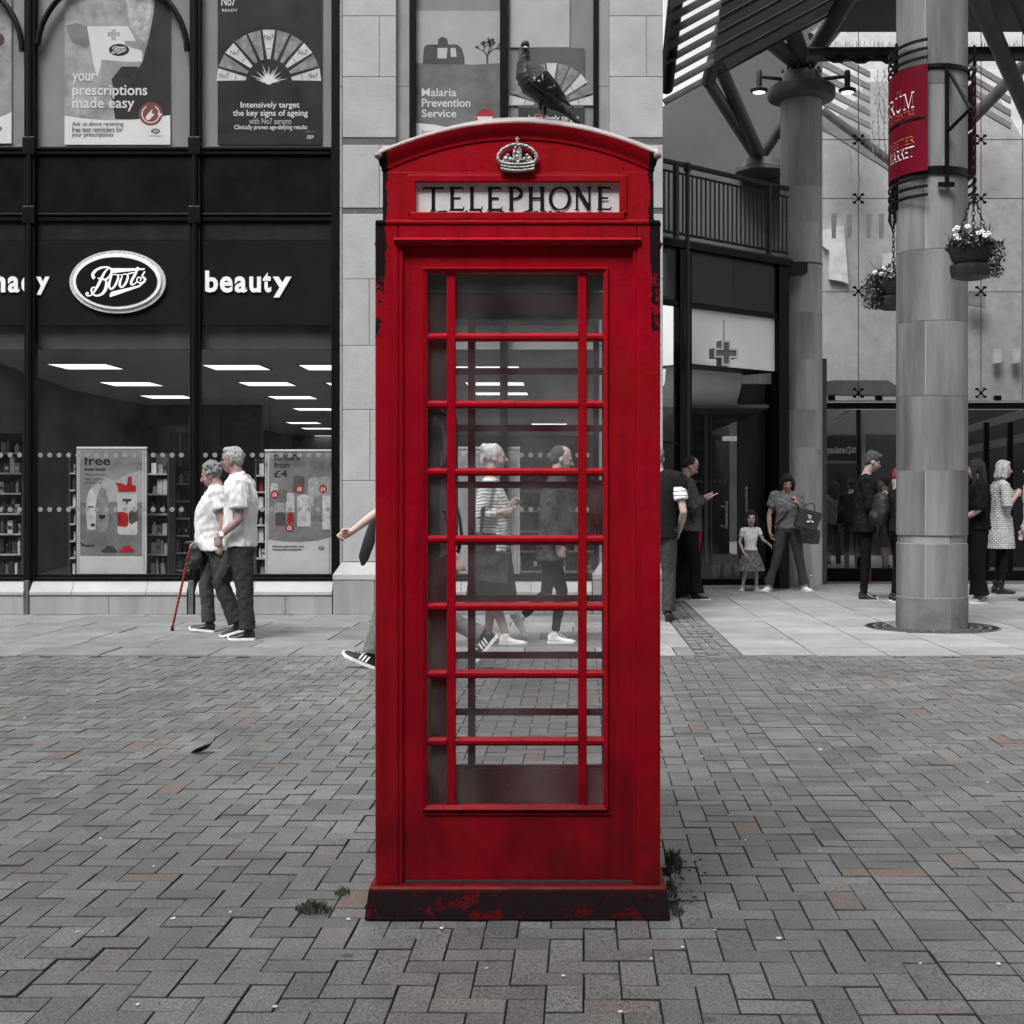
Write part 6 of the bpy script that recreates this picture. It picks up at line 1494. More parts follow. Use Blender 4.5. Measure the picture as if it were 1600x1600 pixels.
    if kind != 'none':
        q = MB()
        def hr(c, r): q.ell(hh(*c), r, 0, sc3)
        if kind == 'short': hr((-.024, 0, .048), (.100, .083, .098)); hr((-.055, 0, .005), (.055, .073, .07)); hr((.03, 0, .105), (.056, .06, .034))
        if kind == 'recede': hr((-.032, 0, .040), (.092, .082, .094)); hr((-.06, 0, .0), (.05, .073, .07))
        if kind == 'quiff': hr((-.02, 0, .055), (.105, .086, .100)); hr((-.055, 0, .005), (.055, .076, .08)); hr((.058, 0, .098), (.052, .066, .042))
        if kind == 'curly':
            rr = random.Random(label)
            for i in range(54):
                a, e = rr.uniform(0, 6.28), rr.uniform(-.25, 1.5); x, y_, z = math.cos(a) * math.cos(e), math.sin(a) * math.cos(e), math.sin(e)
                if x > .35 and z < .55: continue
                hr((-.018 + x * .098, y_ * .082, .04 + z * .10), (.024, .024, .022))
            hr((-.025, 0, .045), (.10, .083, .10))
        if kind in ('long', 'bob'):
            L_ = .17 if kind == 'bob' else .42
            hr((-.02, 0, .045), (.106, .09, .105)); pts_ = [hh(-.06, 0, .03), hh(-.085, 0, -.08), hh(-.09, 0, -L_ * .6), hh(-.085, 0, -L_)]
            q.limb(pts_, [.09 * hs, .088 * hs, .085 * hs, .03 * hs], 12, flatv=(1, 0, 0), sq=.6)
            for s_ in (-1, 1): q.limb([hh(.0, s_ * .07, .05), hh(-.005, s_ * .088, -.03), hh(-.02, s_ * .09, -L_ * .62), hh(-.03, s_ * .08, -L_ * .85)], [.035 * hs, .034 * hs, .03 * hs, .012], 10)
            hr((.045, 0, .100), (.045, .06, .03))
        if kind == 'bun': hr((-.025, 0, .045), (.10, .084, .10)); hr((-.1, 0, .09), (.05, .055, .055)); hr((-.085, 0, .02), (.05, .05, .06)); hr((-.12, .01, -.03), (.03, .03, .05))
        sculpt('hair', q, [hm], root, min(voxel, .008), 1, wr=.006 if kind in ('curly',) else .0035, ws=60 if kind != 'long' else 30, stretch=(1, 1, .35) if kind in ('long', 'bob', 'bun') else (1, 1, 1))
    if glasses:
        q = MB()
        for s_ in (-1, 1):
            q.path([hh(.098, s_ * .034 + .026 * math.cos(a), .012 + .017 * math.sin(a)) for a in [2 * math.pi * i / 12 for i in range(13)]], .0022, 5)
            q.path([hh(.098, s_ * .06, .018), hh(.05, s_ * .079, .018), hh(-.01, s_ * .084, .008)], .0025, 5)
        q.path([hh(.1, -.01, .016), hh(.104, 0, .019), hh(.1, .01, .016)], .0025, 5); q.build('glasses', BLACK, root, local=True)
    root['hs'] = 0; del root['hs']
    return root, v, hh
def foot(an, pitch=0, yaw=0):
    return Matrix.Translation(Vector(an)) @ Matrix.Rotation(R(yaw), 4, 'Z') @ Matrix.Rotation(R(-pitch), 4, 'Y')
def cloth(n, c, rough=.85, var=.18, s=5): return mat('cloth_' + n, c, rough, var, s, .35, 160, spec=.12)
def striped(n, a, b, freq, axis=2, width=.5, wob=.0):
    m, nt, o = nodes('cloth_' + n); N, L = nt.nodes, nt.links; p = N.new('ShaderNodeBsdfPrincipled'); p.inputs['Roughness'].default_value = .85; L.new(p.outputs[0], o.inputs[0])
    tc = N.new('ShaderNodeTexCoord'); sx = N.new('ShaderNodeSeparateXYZ'); L.new(tc.outputs['Object'], sx.inputs[0])
    nz = N.new('ShaderNodeTexNoise'); nz.inputs['Scale'].default_value = 7; L.new(tc.outputs['Object'], nz.inputs[0])
    ad = N.new('ShaderNodeMath'); ad.operation = 'MULTIPLY_ADD'; L.new(nz.outputs[0], ad.inputs[0]); ad.inputs[1].default_value = wob; L.new(sx.outputs[axis], ad.inputs[2])
    mu = N.new('ShaderNodeMath'); mu.operation = 'MULTIPLY'; L.new(ad.outputs[0], mu.inputs[0]); mu.inputs[1].default_value = freq
    fr = N.new('ShaderNodeMath'); fr.operation = 'FRACT'; L.new(mu.outputs[0], fr.inputs[0]); gt = N.new('ShaderNodeMath'); gt.operation = 'GREATER_THAN'; L.new(fr.outputs[0], gt.inputs[0]); gt.inputs[1].default_value = width
    mx = N.new('ShaderNodeMix'); mx.data_type = 'RGBA'; L.new(gt.outputs[0], mx.inputs[0]); mx.inputs[6].default_value = g3(a); mx.inputs[7].default_value = g3(b); L.new(mx.outputs[2], p.inputs['Base Color']); return m
def woven(n, a, b, s, s2):
    m, nt, o = nodes('cloth_' + n); N, L = nt.nodes, nt.links; p = N.new('ShaderNodeBsdfPrincipled'); p.inputs['Roughness'].default_value = .85; L.new(p.outputs[0], o.inputs[0])
    tc = N.new('ShaderNodeTexCoord'); mp = N.new('ShaderNodeMapping'); mp.inputs['Rotation'].default_value = (R(90), 0, 0); L.new(tc.outputs['Object'], mp.inputs[0])
    k = N.new('ShaderNodeTexBrick'); k.inputs['Scale'].default_value = s; k.inputs['Color1'].default_value = g3(b); k.inputs['Color2'].default_value = g3(b * .7); k.inputs['Mortar'].default_value = g3(a); k.inputs['Mortar Size'].default_value = s2
    k.inputs['Brick Width'].default_value = .7; k.inputs['Row Height'].default_value = .42; L.new(mp.outputs[0], k.inputs[0]); L.new(k.outputs[0], p.inputs['Base Color']); return m
HG_ = mat('hair_grey', .24, .65, .6, 90, 1.0, 220, spec=.2, streak=True); HW_ = mat('hair_white', .38, .65, .6, 90, 1.0, 220, spec=.2, streak=True); HD_ = mat('hair_dark', .028, .65, .6, 90, 1.0, 220, spec=.2, streak=True); HM_ = mat('hair_mid', .10, .65, .6, 90, 1.0, 220, spec=.2, streak=True); HB_ = mat('hair_silver_blonde', .45, .65, .6, 90, 1.0, 220, spec=.2, streak=True)
TW = cloth('white', .60, .85, .08); TW2 = cloth('offwhite', .60, .85, .1); TROU = cloth('charcoal', .032); TROU2 = cloth('slate', .045); BLK = cloth('black', .006, .8, .3); BLK2 = cloth('black_soft', .009, .8, .3); GRY = cloth('grey', .055); GRY2 = cloth('tee_grey', .16); MARL = cloth('marl', .13)
LEA = mat('black_leather', .014, .4, .3, 20, .15); SOLEW = mat('white_sole', .7, .6, .1, 30, .1); SHW = mat('white_canvas', .66, .7, .12, 30, .2); BAGB = mat('bag_black', .014, .5, .3, 12, .2)

# 1 older man in a white polo, walking left
def Lp(px0, fy, D):
    s = F / D; return lambda px, py, y=0, flip=-1: ((px - px0) / s * (-1 if flip < 0 else 1), y, (fy - py) / s)
D_ = groundD(998); L = Lp(374, 998, D_)
r1, v1, h1 = person(374, 998, 1.76, 180, 'older man in a white polo shirt and glasses walking left, watch on wrist',
    J=dict(pel=L(377, 842), che=L(378, 790), nek=L(372, 746), hed=L(363, 720), shL=L(382, 758, .19), shR=L(377, 758, -.19), elL=L(383, 812, .25), wrL=L(355, 836, .25), elR=L(372, 812, -.24), wrR=L(345, 836, -.2),
           hiL=L(379, 855, .09), hiR=L(374, 855, -.09), knL=L(386, 918, .1), anL=L(391, 984, .1), knR=L(340, 912, -.1), anR=L(366, 976, -.1), ftR=(-17, 0), ftL=(0, 0)),
    hair=('short', HW_), top=dict(m=TW, sleeve=.68, hem=-.22, g=1.14, r=1.15, collar=TW2, cuff=cloth('cuff_dark', .25), wr=.008, flare=1.05, name='polo_shirt'), legs=dict(m=TROU, r=1.08, bottom=.066, wr=.010), shoes=dict(m=LEA, sole=SOLEW), voxel=.008, build=1.08, belly=.03, glasses=True, hyaw=0, hpitch=4,
    handL=dict(d=(.05, 0, -.6) and (.35, 0, -.9), n=(-.2, -1, 0), curl=1.25), handR=dict(curl=1.2), skinm=skin('tanned', .66, .12))
q = MB(); a, b_ = v1['wrL'], v1['elL']; d = (a - b_).normalized(); q.tube(a - d * .035, a - d * .012, .034, 14); wt = q.build('watch_strap', SOLEW, r1, local=True)
q = MB(); q.tube(a - d * .024 + V3(0, .022, .0), a - d * .024 + V3(0, .044, 0), .02, 14); q.build('watch_face', SOLEW, wt, local=True)
# 2 older woman with the cane
D_ = groundD(989); L = Lp(342, 989, D_)
r2_, v2, h2_ = person(342, 989, 1.66, 180, 'older woman with curly grey hair and white blouse walking with a red cane',
    J=dict(pel=L(344, 852), che=L(344, 805), nek=L(340, 763), hed=L(330, 743), shL=L(346, 774, .17), shR=L(340, 775, -.17), elL=L(357, 815, .2), wrL=L(352, 848, .2), elR=L(322, 822, -.2), wrR=L(303, 846, -.2),
           hiL=L(346, 862, .09), hiR=L(340, 862, -.09), knR=L(318, 915, -.1), anR=L(322, 975, -.1), knL=L(352, 915, .1), anL=L(378, 968, .1), ftR=(6, 0), ftL=(-24, 0)),
    hair=('curly', HG_), top=dict(m=TW, sleeve=.55, hem=-.16, g=1.16, r=1.1, wr=.007, name='blouse'), legs=dict(m=TROU2, r=1.02, bottom=.062, wr=.009), shoes=dict(m=LEA, sole=SOLEW), voxel=.008, build=1.06, belly=.10, bust=.07, hpitch=16,
    handR=dict(d=(.8, 0, -.45), n=(-.3, 0, -1), curl=1.0), handL=dict(curl=.8), skinm=skin('aged', .72, .12))
Mw = Matrix.Translation(r2_.location) @ Matrix.Rotation(math.pi, 4, 'Z')
ch = Mw @ (v2['wrR'] + V3(.08, 0, -.03)); tip = Vector((XX(267, D_ + .15), D_ + .15, .0)); tip.y = ch.y
t = thing('walking_cane', 'red patterned walking cane held by the older woman, black handle and rubber foot', 'walking cane', (tip.x, tip.y, 0))
CANE = striped('cane_red', (.30, .012, .014), (.02, .008, .008), 26, 2, .72, .05)
hp_ = Vector((ch.x, ch.y, ch.z)); MB().tube(tip + V3(0, 0, .03), hp_, .0115, 10).build('shaft', CANE, t, smooth='auto')
MB().limb([hp_ + V3(-.05, 0, .012), hp_ + V3(0, 0, .012), hp_ + V3(.075, 0, .02)], [.013, .015, .013], 10).build('handle', LEA, t, smooth=True); MB().lathe([(.02, 0), (.017, .02), (.013, .05)], tip, 12).build('rubber_foot', LEA, t, smooth='auto')
MB().tube(tip + (hp_ - tip) * .80, tip + (hp_ - tip) * .83, .0135, 10).build('collar', LEA, t)
q = MB(); c = W(309, 868, D_ + .05); q.ell(c + V3(0, 0, 0), (.085, .07, .13)); q.ell(c + V3(-.03, 0, -.08), (.06, .055, .06)); hb = sculpt('handbag', q, [BAGB], None, .008, 3, wr=.01, ws=14, local=False)
tag(hb, 'soft black handbag hanging in front of the older woman beside her cane', 'handbag')
# 3 walker hidden by the kiosk
D_ = groundD(1046); L = Lp(655, 1046, D_)
r3, v3, h3 = person(655, 1046, 1.74, 180, 'person striding left behind the kiosk, bare arm and striped black trainer showing',
    J=dict(pel=L(652, 860), che=L(648, 790), nek=L(642, 738), hed=L(636, 704), shL=L(640, 752, .19), shR=L(645, 752, -.19), elL=L(697, 812, .25), wrL=L(717, 868, .25), elR=L(584, 801, -.2), wrR=L(543, 832, -.2),
           hiR=L(648, 868, -.09), hiL=L(656, 868, .09), knR=L(597, 948, -.1), anR=L(577, 1025, -.1), knL=L(690, 957, .1), anL=L(755, 992, .1), ftR=(24, 0), ftL=(-50, 0)),
    hair=('recede', HM_), top=dict(m=cloth('tee_plain', .3), sleeve=.5, hem=-.1, wr=.006), legs=dict(m=cloth('pale_jean', .14), r=1.04, bottom=.07, wr=.01), shoes=dict(m=mat('trainer_black', .012, .6, .2, 30, .2), sole=SOLEW, stripe=WHITE, lace=mat('lace_black', .02), s=1.12), voxel=.008, hpitch=0,
    handR=dict(d=(.8, 0, -.35), n=(0, .9, -.4), curl=1.15), handL=dict(curl=.9), skinm=skin('bright', 1.25, .08))
q = MB(); c = W(574, 830, D_); q.limb([W(583, 812, D_ - .1), W(577, 845, D_ - .1), W(568, 872, D_ - .1), W(567, 880, D_ - .1)], [.02, .045, .04, .02], 10, flatv=(0, 1, 0), sq=.4); o = sculpt('bag_flap', q, [BAGB], None, .006, 2, wr=.004, local=False)
tag(o, 'dark bag flap hanging beside the left edge of the kiosk', 'bag')
# 4 striped woman seen through the kiosk, facing right
STW = striped('stripe_fine', .62, .22, 34, 2, .62, .06)
D_ = 12.5; fy = 770 + F * EYE / D_; L = Lp(768, fy, D_)
person(768, fy, 1.76, 0, 'woman in a striped top with folded arms seen through the kiosk panes', D=D_,
    J=dict(pel=L(768, 860, 0, 1), che=L(766, 800, 0, 1), nek=L(766, 752, 0, 1), hed=L(774, 716, 0, 1), shL=L(766, 764, .18, 1), shR=L(762, 764, -.18, 1), elR=L(752, 806, -.21, 1), wrR=L(784, 800, -.16, 1), elL=L(768, 806, .2, 1), wrL=L(795, 790, .12, 1),
           knL=L(768, 930, .1, 1), knR=L(770, 930, -.1, 1), anL=L(762, 992, .1, 1), anR=L(792, 992, -.1, 1)),
    hair=('bun', mat('scarf', .4, .7, .5, 18, .2)), top=dict(m=STW, sleeve=1.75, hem=-.1, r=1.08, g=1.1, wr=.005, name='striped_top'), dress=dict(z0=.36, z1=.98, r0=.17, r1=.27, m=cloth('skirt_dark', .035, .8, .5, 4), pleat=.06), shoes=dict(m=SHW, sole=SOLEW), belly=.06, bust=.05, hpitch=0,
    handR=dict(d=(.9, .2, .1), n=(0, 1, 0), curl=.6), skinm=SK)
q = MB(); c = W(766, 885, D_ - .3); q.box(-.17, .17, -.05, .05, -.14, .14, M=Matrix.Translation(c) @ Matrix.Rotation(R(6), 4, 'Y')); q.limb([c + V3(-.1, 0, .12), c + V3(-.06, 0, .5)], [.014, .014], 6)
o = sculpt('tote_bag', q, [cloth('tote', .04, .8, .8, 14)], None, .01, 3, wr=.008, local=False); tag(o, 'dark patterned tote bag at the hip of the woman in the striped top', 'bag')
# 5 man in the dark jacket striding right, seen through the kiosk
D_ = groundD(1003); L = Lp(862, 1003, D_)
person(862, 1003, 1.74, 0, 'balding man in a dark jacket and white trainers striding right, seen through the kiosk panes',
    J=dict(pel=L(862, 862, 0, 1), che=L(866, 800, 0, 1), nek=L(870, 748, 0, 1), hed=L(878, 718, 0, 1), shL=L(868, 764, .19, 1), shR=L(866, 764, -.19, 1), elR=L(856, 812, -.24, 1), wrR=L(872, 852, -.22, 1), elL=L(880, 812, .24, 1), wrL=L(900, 846, .2, 1),
           hiR=L(862, 868, -.09, 1), hiL=L(862, 868, .09, 1), knR=L(878, 922, -.1, 1), anR=L(867, 990, -.1, 1), knL=L(853, 928, .1, 1), anL=L(815, 966, .1, 1), ftL=(-58, 0), ftR=(0, 0)),
    hair=('recede', HM_), top=dict(m=GRY, sleeve=1.92, hem=-.2, g=1.18, r=1.15, wr=.009, name='jacket'), legs=dict(m=BLK, r=.8, bottom=.044, wr=.005, hem=.92), shoes=dict(m=SHW, sole=SOLEW, lace=SOLEW), handR=dict(curl=.9), hpitch=14)
# 6 man in a dark waistcoat just right of the kiosk, back to us
VS = striped('sleeve_stripe', .7, .06, 22, 2, .82, .02)
D_ = groundD(970); L = lambda px, py, y: ((y), (px - 1042) / (F / groundD(970)) * -1, (970 - py) / (F / groundD(970)))
s_ = F / D_
r6, v6, h6 = person(1029, 970, 1.82, 78, 'man in dark waistcoat and striped shirt, back turned, beside the kiosk right edge',
    J=dict(hed=(.02, .02, 1.69), wrR=(.12, -.20, .93), elR=(-.06, -.27, 1.13), shR=(0, -.19, 1.46), shL=(0, .19, 1.46)), hair=('short', HG_), top=dict(m=VS, sleeve=.62, hem=-.05, g=.96, r=1.12, wr=.001), legs=dict(m=TROU2, r=1.08, bottom=.064, wr=.009), shoes=dict(m=LEA), build=1.05)
q = MB()
for s_ in (-1, 1): q.limb([V3(0, s_ * .08, 1.50), V3(0, s_ * .19, 1.465), V3(-.005, s_ * .215, 1.40)], [.085, .096, .092], 14)
rows = [(.86, .142, .20), (1.0, .142, .195), (1.15, .138, .185), (1.32, .14, .205), (1.42, .128, .225), (1.49, .11, .20), (1.545, .082, .13)]
q.loft([[V3(a * math.cos(w), b * math.sin(w), z) for w in [2 * math.pi * i / 18 for i in range(18)]] for z, a, b in rows]); sculpt('waistcoat', q, [BLK2], r6, .009, 3, wr=.006)
# 7 man reading his phone
D_ = groundD(936); L = Lp(1078, 936, D_)
r7, v7, h7 = person(1078, 936, 1.81, 0, 'man in a grey hooded jacket and black trousers looking down at his phone',
    J=dict(pel=L(1079, 826, 0, 1), che=L(1077, 790, 0, 1), nek=L(1070, 750, 0, 1), hed=L(1079, 729, 0, 1), shL=L(1078, 757, .19, 1), shR=L(1071, 757, -.19, 1), elR=L(1079, 795, -.26, 1), wrR=L(1099, 777, -.12, 1), elL=L(1084, 795, .24, 1), wrL=L(1100, 778, .06, 1),
           hiL=L(1080, 832, .09, 1), hiR=L(1078, 832, -.09, 1), knL=L(1064, 878, .12, 1), anL=L(1059, 928, .12, 1), knR=L(1084, 878, -.1, 1), anR=L(1086, 927, -.1, 1)),
    hair=('recede', HD_), top=dict(m=GRY, sleeve=1.9, hem=-.12, g=1.2, r=1.15, hood=1, wr=.009, name='hooded_jacket'), legs=dict(m=BLK, r=1.18, bottom=.085, wr=.009), shoes=dict(m=LEA, sole=SOLEW), build=1.06, hpitch=34, handR=dict(d=(.9, .1, .25), n=(0, 1, .4), curl=.7), handL=dict(d=(.9, -.1, .2), n=(0, -1, .5), curl=.8), skinm=SKR)
MB().box(-.006, .075, -.02, .02, -.07, .07, M=Matrix.Translation(v7['wrR'] + V3(.10, .05, .03)) @ Matrix.Rotation(R(58), 4, 'Y')).build('x', SOLEW, r7, local=True)
o = [c for c in C.objects if c.parent == r7 and c.name.startswith('x')][0]; me = o.data; bpy.data.objects.remove(o)
t = thing('mobile_phone', 'pale mobile phone in the hands of the man in the grey jacket', 'phone', Matrix.Translation(r7.location) @ (v7['wrR'] + V3(.10, .02, .02)))
MB().box(-.075, .075, -.036, .036, -.005, .005, M=Matrix.Rotation(R(-25), 4, 'Y')).build('case', mat('phone_case', .6, .3, .05), t, local=True, bevel=.003); MB().box(-.068, .068, -.032, .032, .0052, .006, M=Matrix.Rotation(R(-25), 4, 'Y')).build('screen', mat('phone_screen', .05, .1, 0), t, local=True)
q = MB(); PINK = mat('tape_pink', (.28, .008, .05), .6, .2)
for i in range(3): q.limb([V3(.07 + i * .022, -.150 - i * .004, .86), V3(.085 + i * .016, -.165, .72 + .02 * i), V3(.06 + i * .02, -.168, .56 + .03 * i)], [.006, .0065, .006], 6)
q.build('side_tape', PINK, r7, local=True, smooth='auto')
# 8 little girl
D_ = 19.0; fy = 770 + F * EYE / D_
FLORAL = mat('cloth_floral', .10, .85, .95, 24, .2, 90)
r8, v8, h8 = person(1173, fy, 1.09, -90, 'small girl in a white tee and dark patterned skirt holding a hand', D=D_,
    J=dict(pel=(0, 0, .54), che=(0, 0, .70), nek=(0, 0, .86), hed=(.02, .0, .985), shL=(0, .105, .82), shR=(0, -.105, .82), elL=(.02, .16, .70), wrL=(.04, .21, .66), elR=(0, -.15, .66), wrR=(.06, -.10, .52), hiL=(0, .055, .52), hiR=(0, -.055, .52), knL=(.01, .07, .28), knR=(.01, -.07, .28), anL=(-.01, .08, .06), anR=(-.01, -.11, .06), ftL=(0, 30), ftR=(0, -20)),
    hair=('bob', HD_), top=dict(m=TW, sleeve=.5, hem=-.05, g=1.0, r=1.0, wr=.004, name='tee_shirt'), dress=dict(z0=.28, z1=.56, r0=.09, r1=.185, m=FLORAL, pleat=.10), shoes=dict(m=mat('trainer_grey', .3, .6, .6, 40, .2), sole=SOLEW, s=.9), hs=.96, build=.72, voxel=.007, hyaw=0, skinm=SK)
# 9 woman beside her
r9, v9, h9 = person(1229, fy, 1.62, -90, 'dark haired woman in a grey tee carrying bags, leaning back against the column', D=D_,
    J=dict(pel=(0, .02, .88), che=(0, .0, 1.14), nek=(.0, -.0, 1.335), hed=(.05, .0, 1.46), shL=(0, .16, 1.28), shR=(0, -.165, 1.28), elR=(.0, -.235, 1.02), wrR=(.05, -.235, .80), elL=(.02, .235, 1.03), wrL=(.13, .13, 1.19), hiL=(0, .09, .86), hiR=(0, -.07, .86), knL=(.02, .16, .48), anL=(0, .24, .08), knR=(.04, -.13, .48), anR=(.02, -.25, .08), ftR=(0, -30), ftL=(0, 25)),
    hair=('bob', HD_), top=dict(m=GRY2, sleeve=.55, hem=-.12, g=1.12, r=1.12, wr=.007, name='tee_shirt'), legs=dict(m=TROU2, r=1.02, bottom=.075, wr=.008, hem=.95), shoes=dict(m=SHW, sole=SOLEW), hpitch=22, build=.98, bust=.04, hs=.98, handR=dict(d=(0, .25, -.9), n=(0, 1, 0), curl=.7), handL=dict(d=(.1, -.4, .8), n=(-.4, -.6, 0), curl=1.1), skinm=SKR)
q = MB(); q.limb([V3(.09, -.19, .88), V3(.135, -.04, 1.02), V3(.12, .08, 1.22), V3(.0, .12, 1.32)], [.012] * 4, 6); q.build('strap', LEA, r9, local=True, smooth='auto')
def shopbag(px, py, w, h, dep, D, m, label, tilt, print_=None):
    c = W(px, py, D); t = thing('shopping_bag', label, 'bag', c); M_ = Matrix.Translation(c) @ Matrix.Rotation(R(tilt), 4, 'Y')
    q = MB(); q.box(-w / 2, w / 2, -dep / 2, dep / 2, -h / 2, h / 2, M=M_); sculpt('bag_body', q, [m], t, .009, 3, wr=.008, ws=10, local=False)
    q = MB()
    for sy in (-1, 1): q.path([M_ @ V3(-w * .25, sy * dep * .3, h / 2 - .01), M_ @ V3(-w * .2, 0, h / 2 + .07), M_ @ V3(w * .0, 0, h / 2 + .10), M_ @ V3(w * .15, 0, h / 2 + .07), M_ @ V3(w * .2, sy * dep * .3, h / 2 - .01)], .007, 6)
    q.build('handles', LEA, t, smooth='auto')
    if print_:
        q = MB(); pt = lambda x, z, l: M_ @ V3(x, -dep / 2 - .012, z)
        for row, (a, b) in enumerate(((-.06, .05), (-.03, .06))): stroke(q, [(w * a * 4 * .4, h * (.22 - row * .1)), (w * b * 4 * .4, h * (.22 - row * .1))], .012, pt, sub=1)
        stroke(q, [(-w * .05, -h * .12), (w * .12, -h * .02), (w * .02, .0), (w * .24, -h * .05)], .022, pt); q.build('printed_mark', WHITE, t)
    return t
shopbag(1262, 812, .30, .26, .12, D_ - .22, cloth('bag_charcoal', .05), 'charcoal shopping bag with a white printed mark hanging from the woman by the column', 16, True)
shopbag(1262, 838, .32, .20, .05, D_ - .02, mat('bag_patterned', .10, .7, .9, 40, .2), 'grey patterned bag hanging below the charcoal bag by the column', 4)
t = thing('water_bottle', 'small clear plastic bottle standing at the foot of the column by the bags', 'bottle', (XX(1267, 19.2), 19.2, 0)); MB().lathe([(.03, 0), (.034, .01), (.034, .06), (.031, .075), (.034, .09), (.034, .14), (.014, .18), (.013, .2)], (0, 0, 0), 16).build('body', mat('bottle_plastic', .25, .15, .2, 30, 0), t, local=True, smooth='auto'); MB().lathe([(.016, .195), (.016, .215)], (0, 0, 0), 12).build('cap', SOLEW, t, local=True)
# 10 young man in black
D_ = groundD(936); L = Lp(1353, 936, D_)
person(1353, 936, 1.85, 0, 'young man in a black jacket and high canvas shoes looking down, facing the near column',
    J=dict(pel=L(1351, 822, 0, 1), che=L(1352, 784, 0, 1), nek=L(1353, 746, 0, 1), hed=L(1363, 722, 0, 1), shL=L(1357, 753, .19, 1), shR=L(1350, 753, -.19, 1), elR=L(1352, 790, -.25, 1), wrR=L(1376, 776, -.12, 1), elL=L(1360, 790, .24, 1), wrL=L(1378, 776, .1, 1), knR=L(1349, 878, -.1, 1), anR=L(1347, 928, -.1, 1), knL=L(1356, 878, .1, 1), anL=L(1352, 926, .1, 1)),
    hair=('quiff', HM_), top=dict(m=BLK2, sleeve=1.92, hem=-.24, g=1.22, r=1.2, wr=.009, name='jacket'), legs=dict(m=BLK, r=.86, bottom=.05), shoes=dict(m=mat('canvas_black', .015, .7, .2, 30, .2), sole=SOLEW, lace=SOLEW, high=.06), hpitch=20, handR=dict(d=(.9, .1, .2), n=(0, 1, .3), curl=.8), skinm=skin('pale', 1.0, .05))
# 11 person with the backpack, partly behind the column
D_ = groundD(940); L = Lp(1402, 940, D_)
r11, v11, h11 = person(1402, 940, 1.62, 0, 'person in black with red and white cap half hidden by the near column', D=D_,
    hair=('short', mat('cap_red', (.22, .02, .03), .7, .8, 18, .1)), top=dict(m=BLK2, sleeve=1.9, hem=-.1, g=1.12, r=1.1, wr=.008, name='jacket'), legs=dict(m=BLK, r=.8, bottom=.05), shoes=dict(m=LEA, sole=SOLEW), hpitch=30, voxel=.011)
q = MB(); q.ell((-.2, 0, 1.13), (.12, .16, .21)); q.ell((-.27, 0, 1.05), (.07, .12, .12)); q.limb([V3(-.1, .1, 1.3), V3(.05, .12, 1.32), V3(.09, .11, 1.1)], [.02] * 3, 8)
o = sculpt('backpack', q, [mat('backpack_cloth', .02, .6, .8, 30, .3)], None, .011, 3, wr=.01, local=False); o.data.transform(Matrix.Translation(r11.location)); tag(o, 'bulky dark backpack on the person in the red and white cap', 'backpack')
# 12 long haired figure right of the column
D_ = groundD(942); L = Lp(1528, 942, D_)
person(1528, 942, 1.72, 180, 'person in black with long dark hair and pale trainers standing right of the near column', D=D_,
    hair=('long', HD_), top=dict(m=BLK, sleeve=1.0, hem=-.14, g=1.2, r=1.25, wr=.008, name='top'), legs=dict(m=BLK, r=1.12, bottom=.085), shoes=dict(m=mat('trainer_grey', .3, .6), sole=SOLEW), J=dict(elL=(.06, .24, 1.12), wrL=(.22, .12, 1.02)), voxel=.010, hyaw=-35)
# 13 silver haired woman in the woven dress
D_ = 18.6; fy = 770 + F * EYE / D_; L = Lp(1563, fy, D_)
WOV = woven('woven', .008, .55, 17, .045)
person(1563, fy, 1.74, 0, 'silver haired woman in a black and white woven dress and black boots looking right', D=D_,
    J=dict(elL=(.03, .24, 1.14), wrL=(.20, .12, 1.30), elR=(.02, -.24, 1.14), wrR=(.17, -.15, 1.30), hed=(.05, 0, 1.63)), hair=('bob', HB_), top=dict(m=WOV, sleeve=1.0, hem=-.1, g=1.10, r=1.05, wr=.004, name='dress_top'), dress=dict(z0=.60, z1=1.02, r0=.18, r1=.225, m=WOV, pleat=.01), legs=dict(m=BLK, r=.72, bottom=.05), shoes=dict(m=LEA, high=.07), bust=.06, handR=dict(curl=1.0, d=(.5, .3, .5)), skinm=skin('dim2', .8, .1), voxel=.010)
# 14 figure cut by the right edge
person(1616, 940, 1.72, 180, 'person cut by the right edge, only a pale sleeve and forearm in view', hair=('short', HM_), top=dict(m=TW2, sleeve=.6, hem=-.1, g=1.1, r=1.1), legs=dict(m=GRY), shoes=dict(m=LEA), J=dict(elL=(.06, .25, 1.15), wrL=(.16, .22, .95)), voxel=.012)
# 15-17 figures inside the arcade
person(1302, 770 + F * EYE / 24.5, 1.52, 100, 'woman in a pale top with a crossbody strap walking away inside the arcade glass', D=24.5, hair=('long', HD_), top=dict(m=MARL, sleeve=1.8, hem=-.2, g=1.1, r=1.05, wr=.006), legs=dict(m=TROU2, r=.85), shoes=dict(m=mat('trainer_grey', .3, .6)), voxel=.013)
person(1331, 770 + F * EYE / 24, 1.55, 95, 'dark clothed figure inside the arcade just behind the young man in black', D=24, hair=('short', HD_), top=dict(m=BLK, sleeve=1.9, g=1.2), legs=dict(m=BLK, r=.8), shoes=dict(m=LEA), voxel=.015)
person(1383, 770 + F * EYE / 24, 1.6, 150, 'dim figure in shorts inside the arcade beside the backpack', D=24, hair=('short', HD_), top=dict(m=BLK, sleeve=.8, g=1.2), legs=dict(m=GRY, r=1.0, hem=.15), shoes=dict(m=LEA), skinm=SKD, voxel=.015)
q = MB(); c = W(1358, 893, 21.1); q.box(c.x - .035, c.x + .035, c.y, c.y + .05, 0.0, .33); o = q.build('red_fire_box', mat('box_red', (.12, .01, .014), .6, .6, 22, .2), bevel=.01); tag(o, 'small red and white patterned box standing by the dark kick plate behind the young man', 'box')

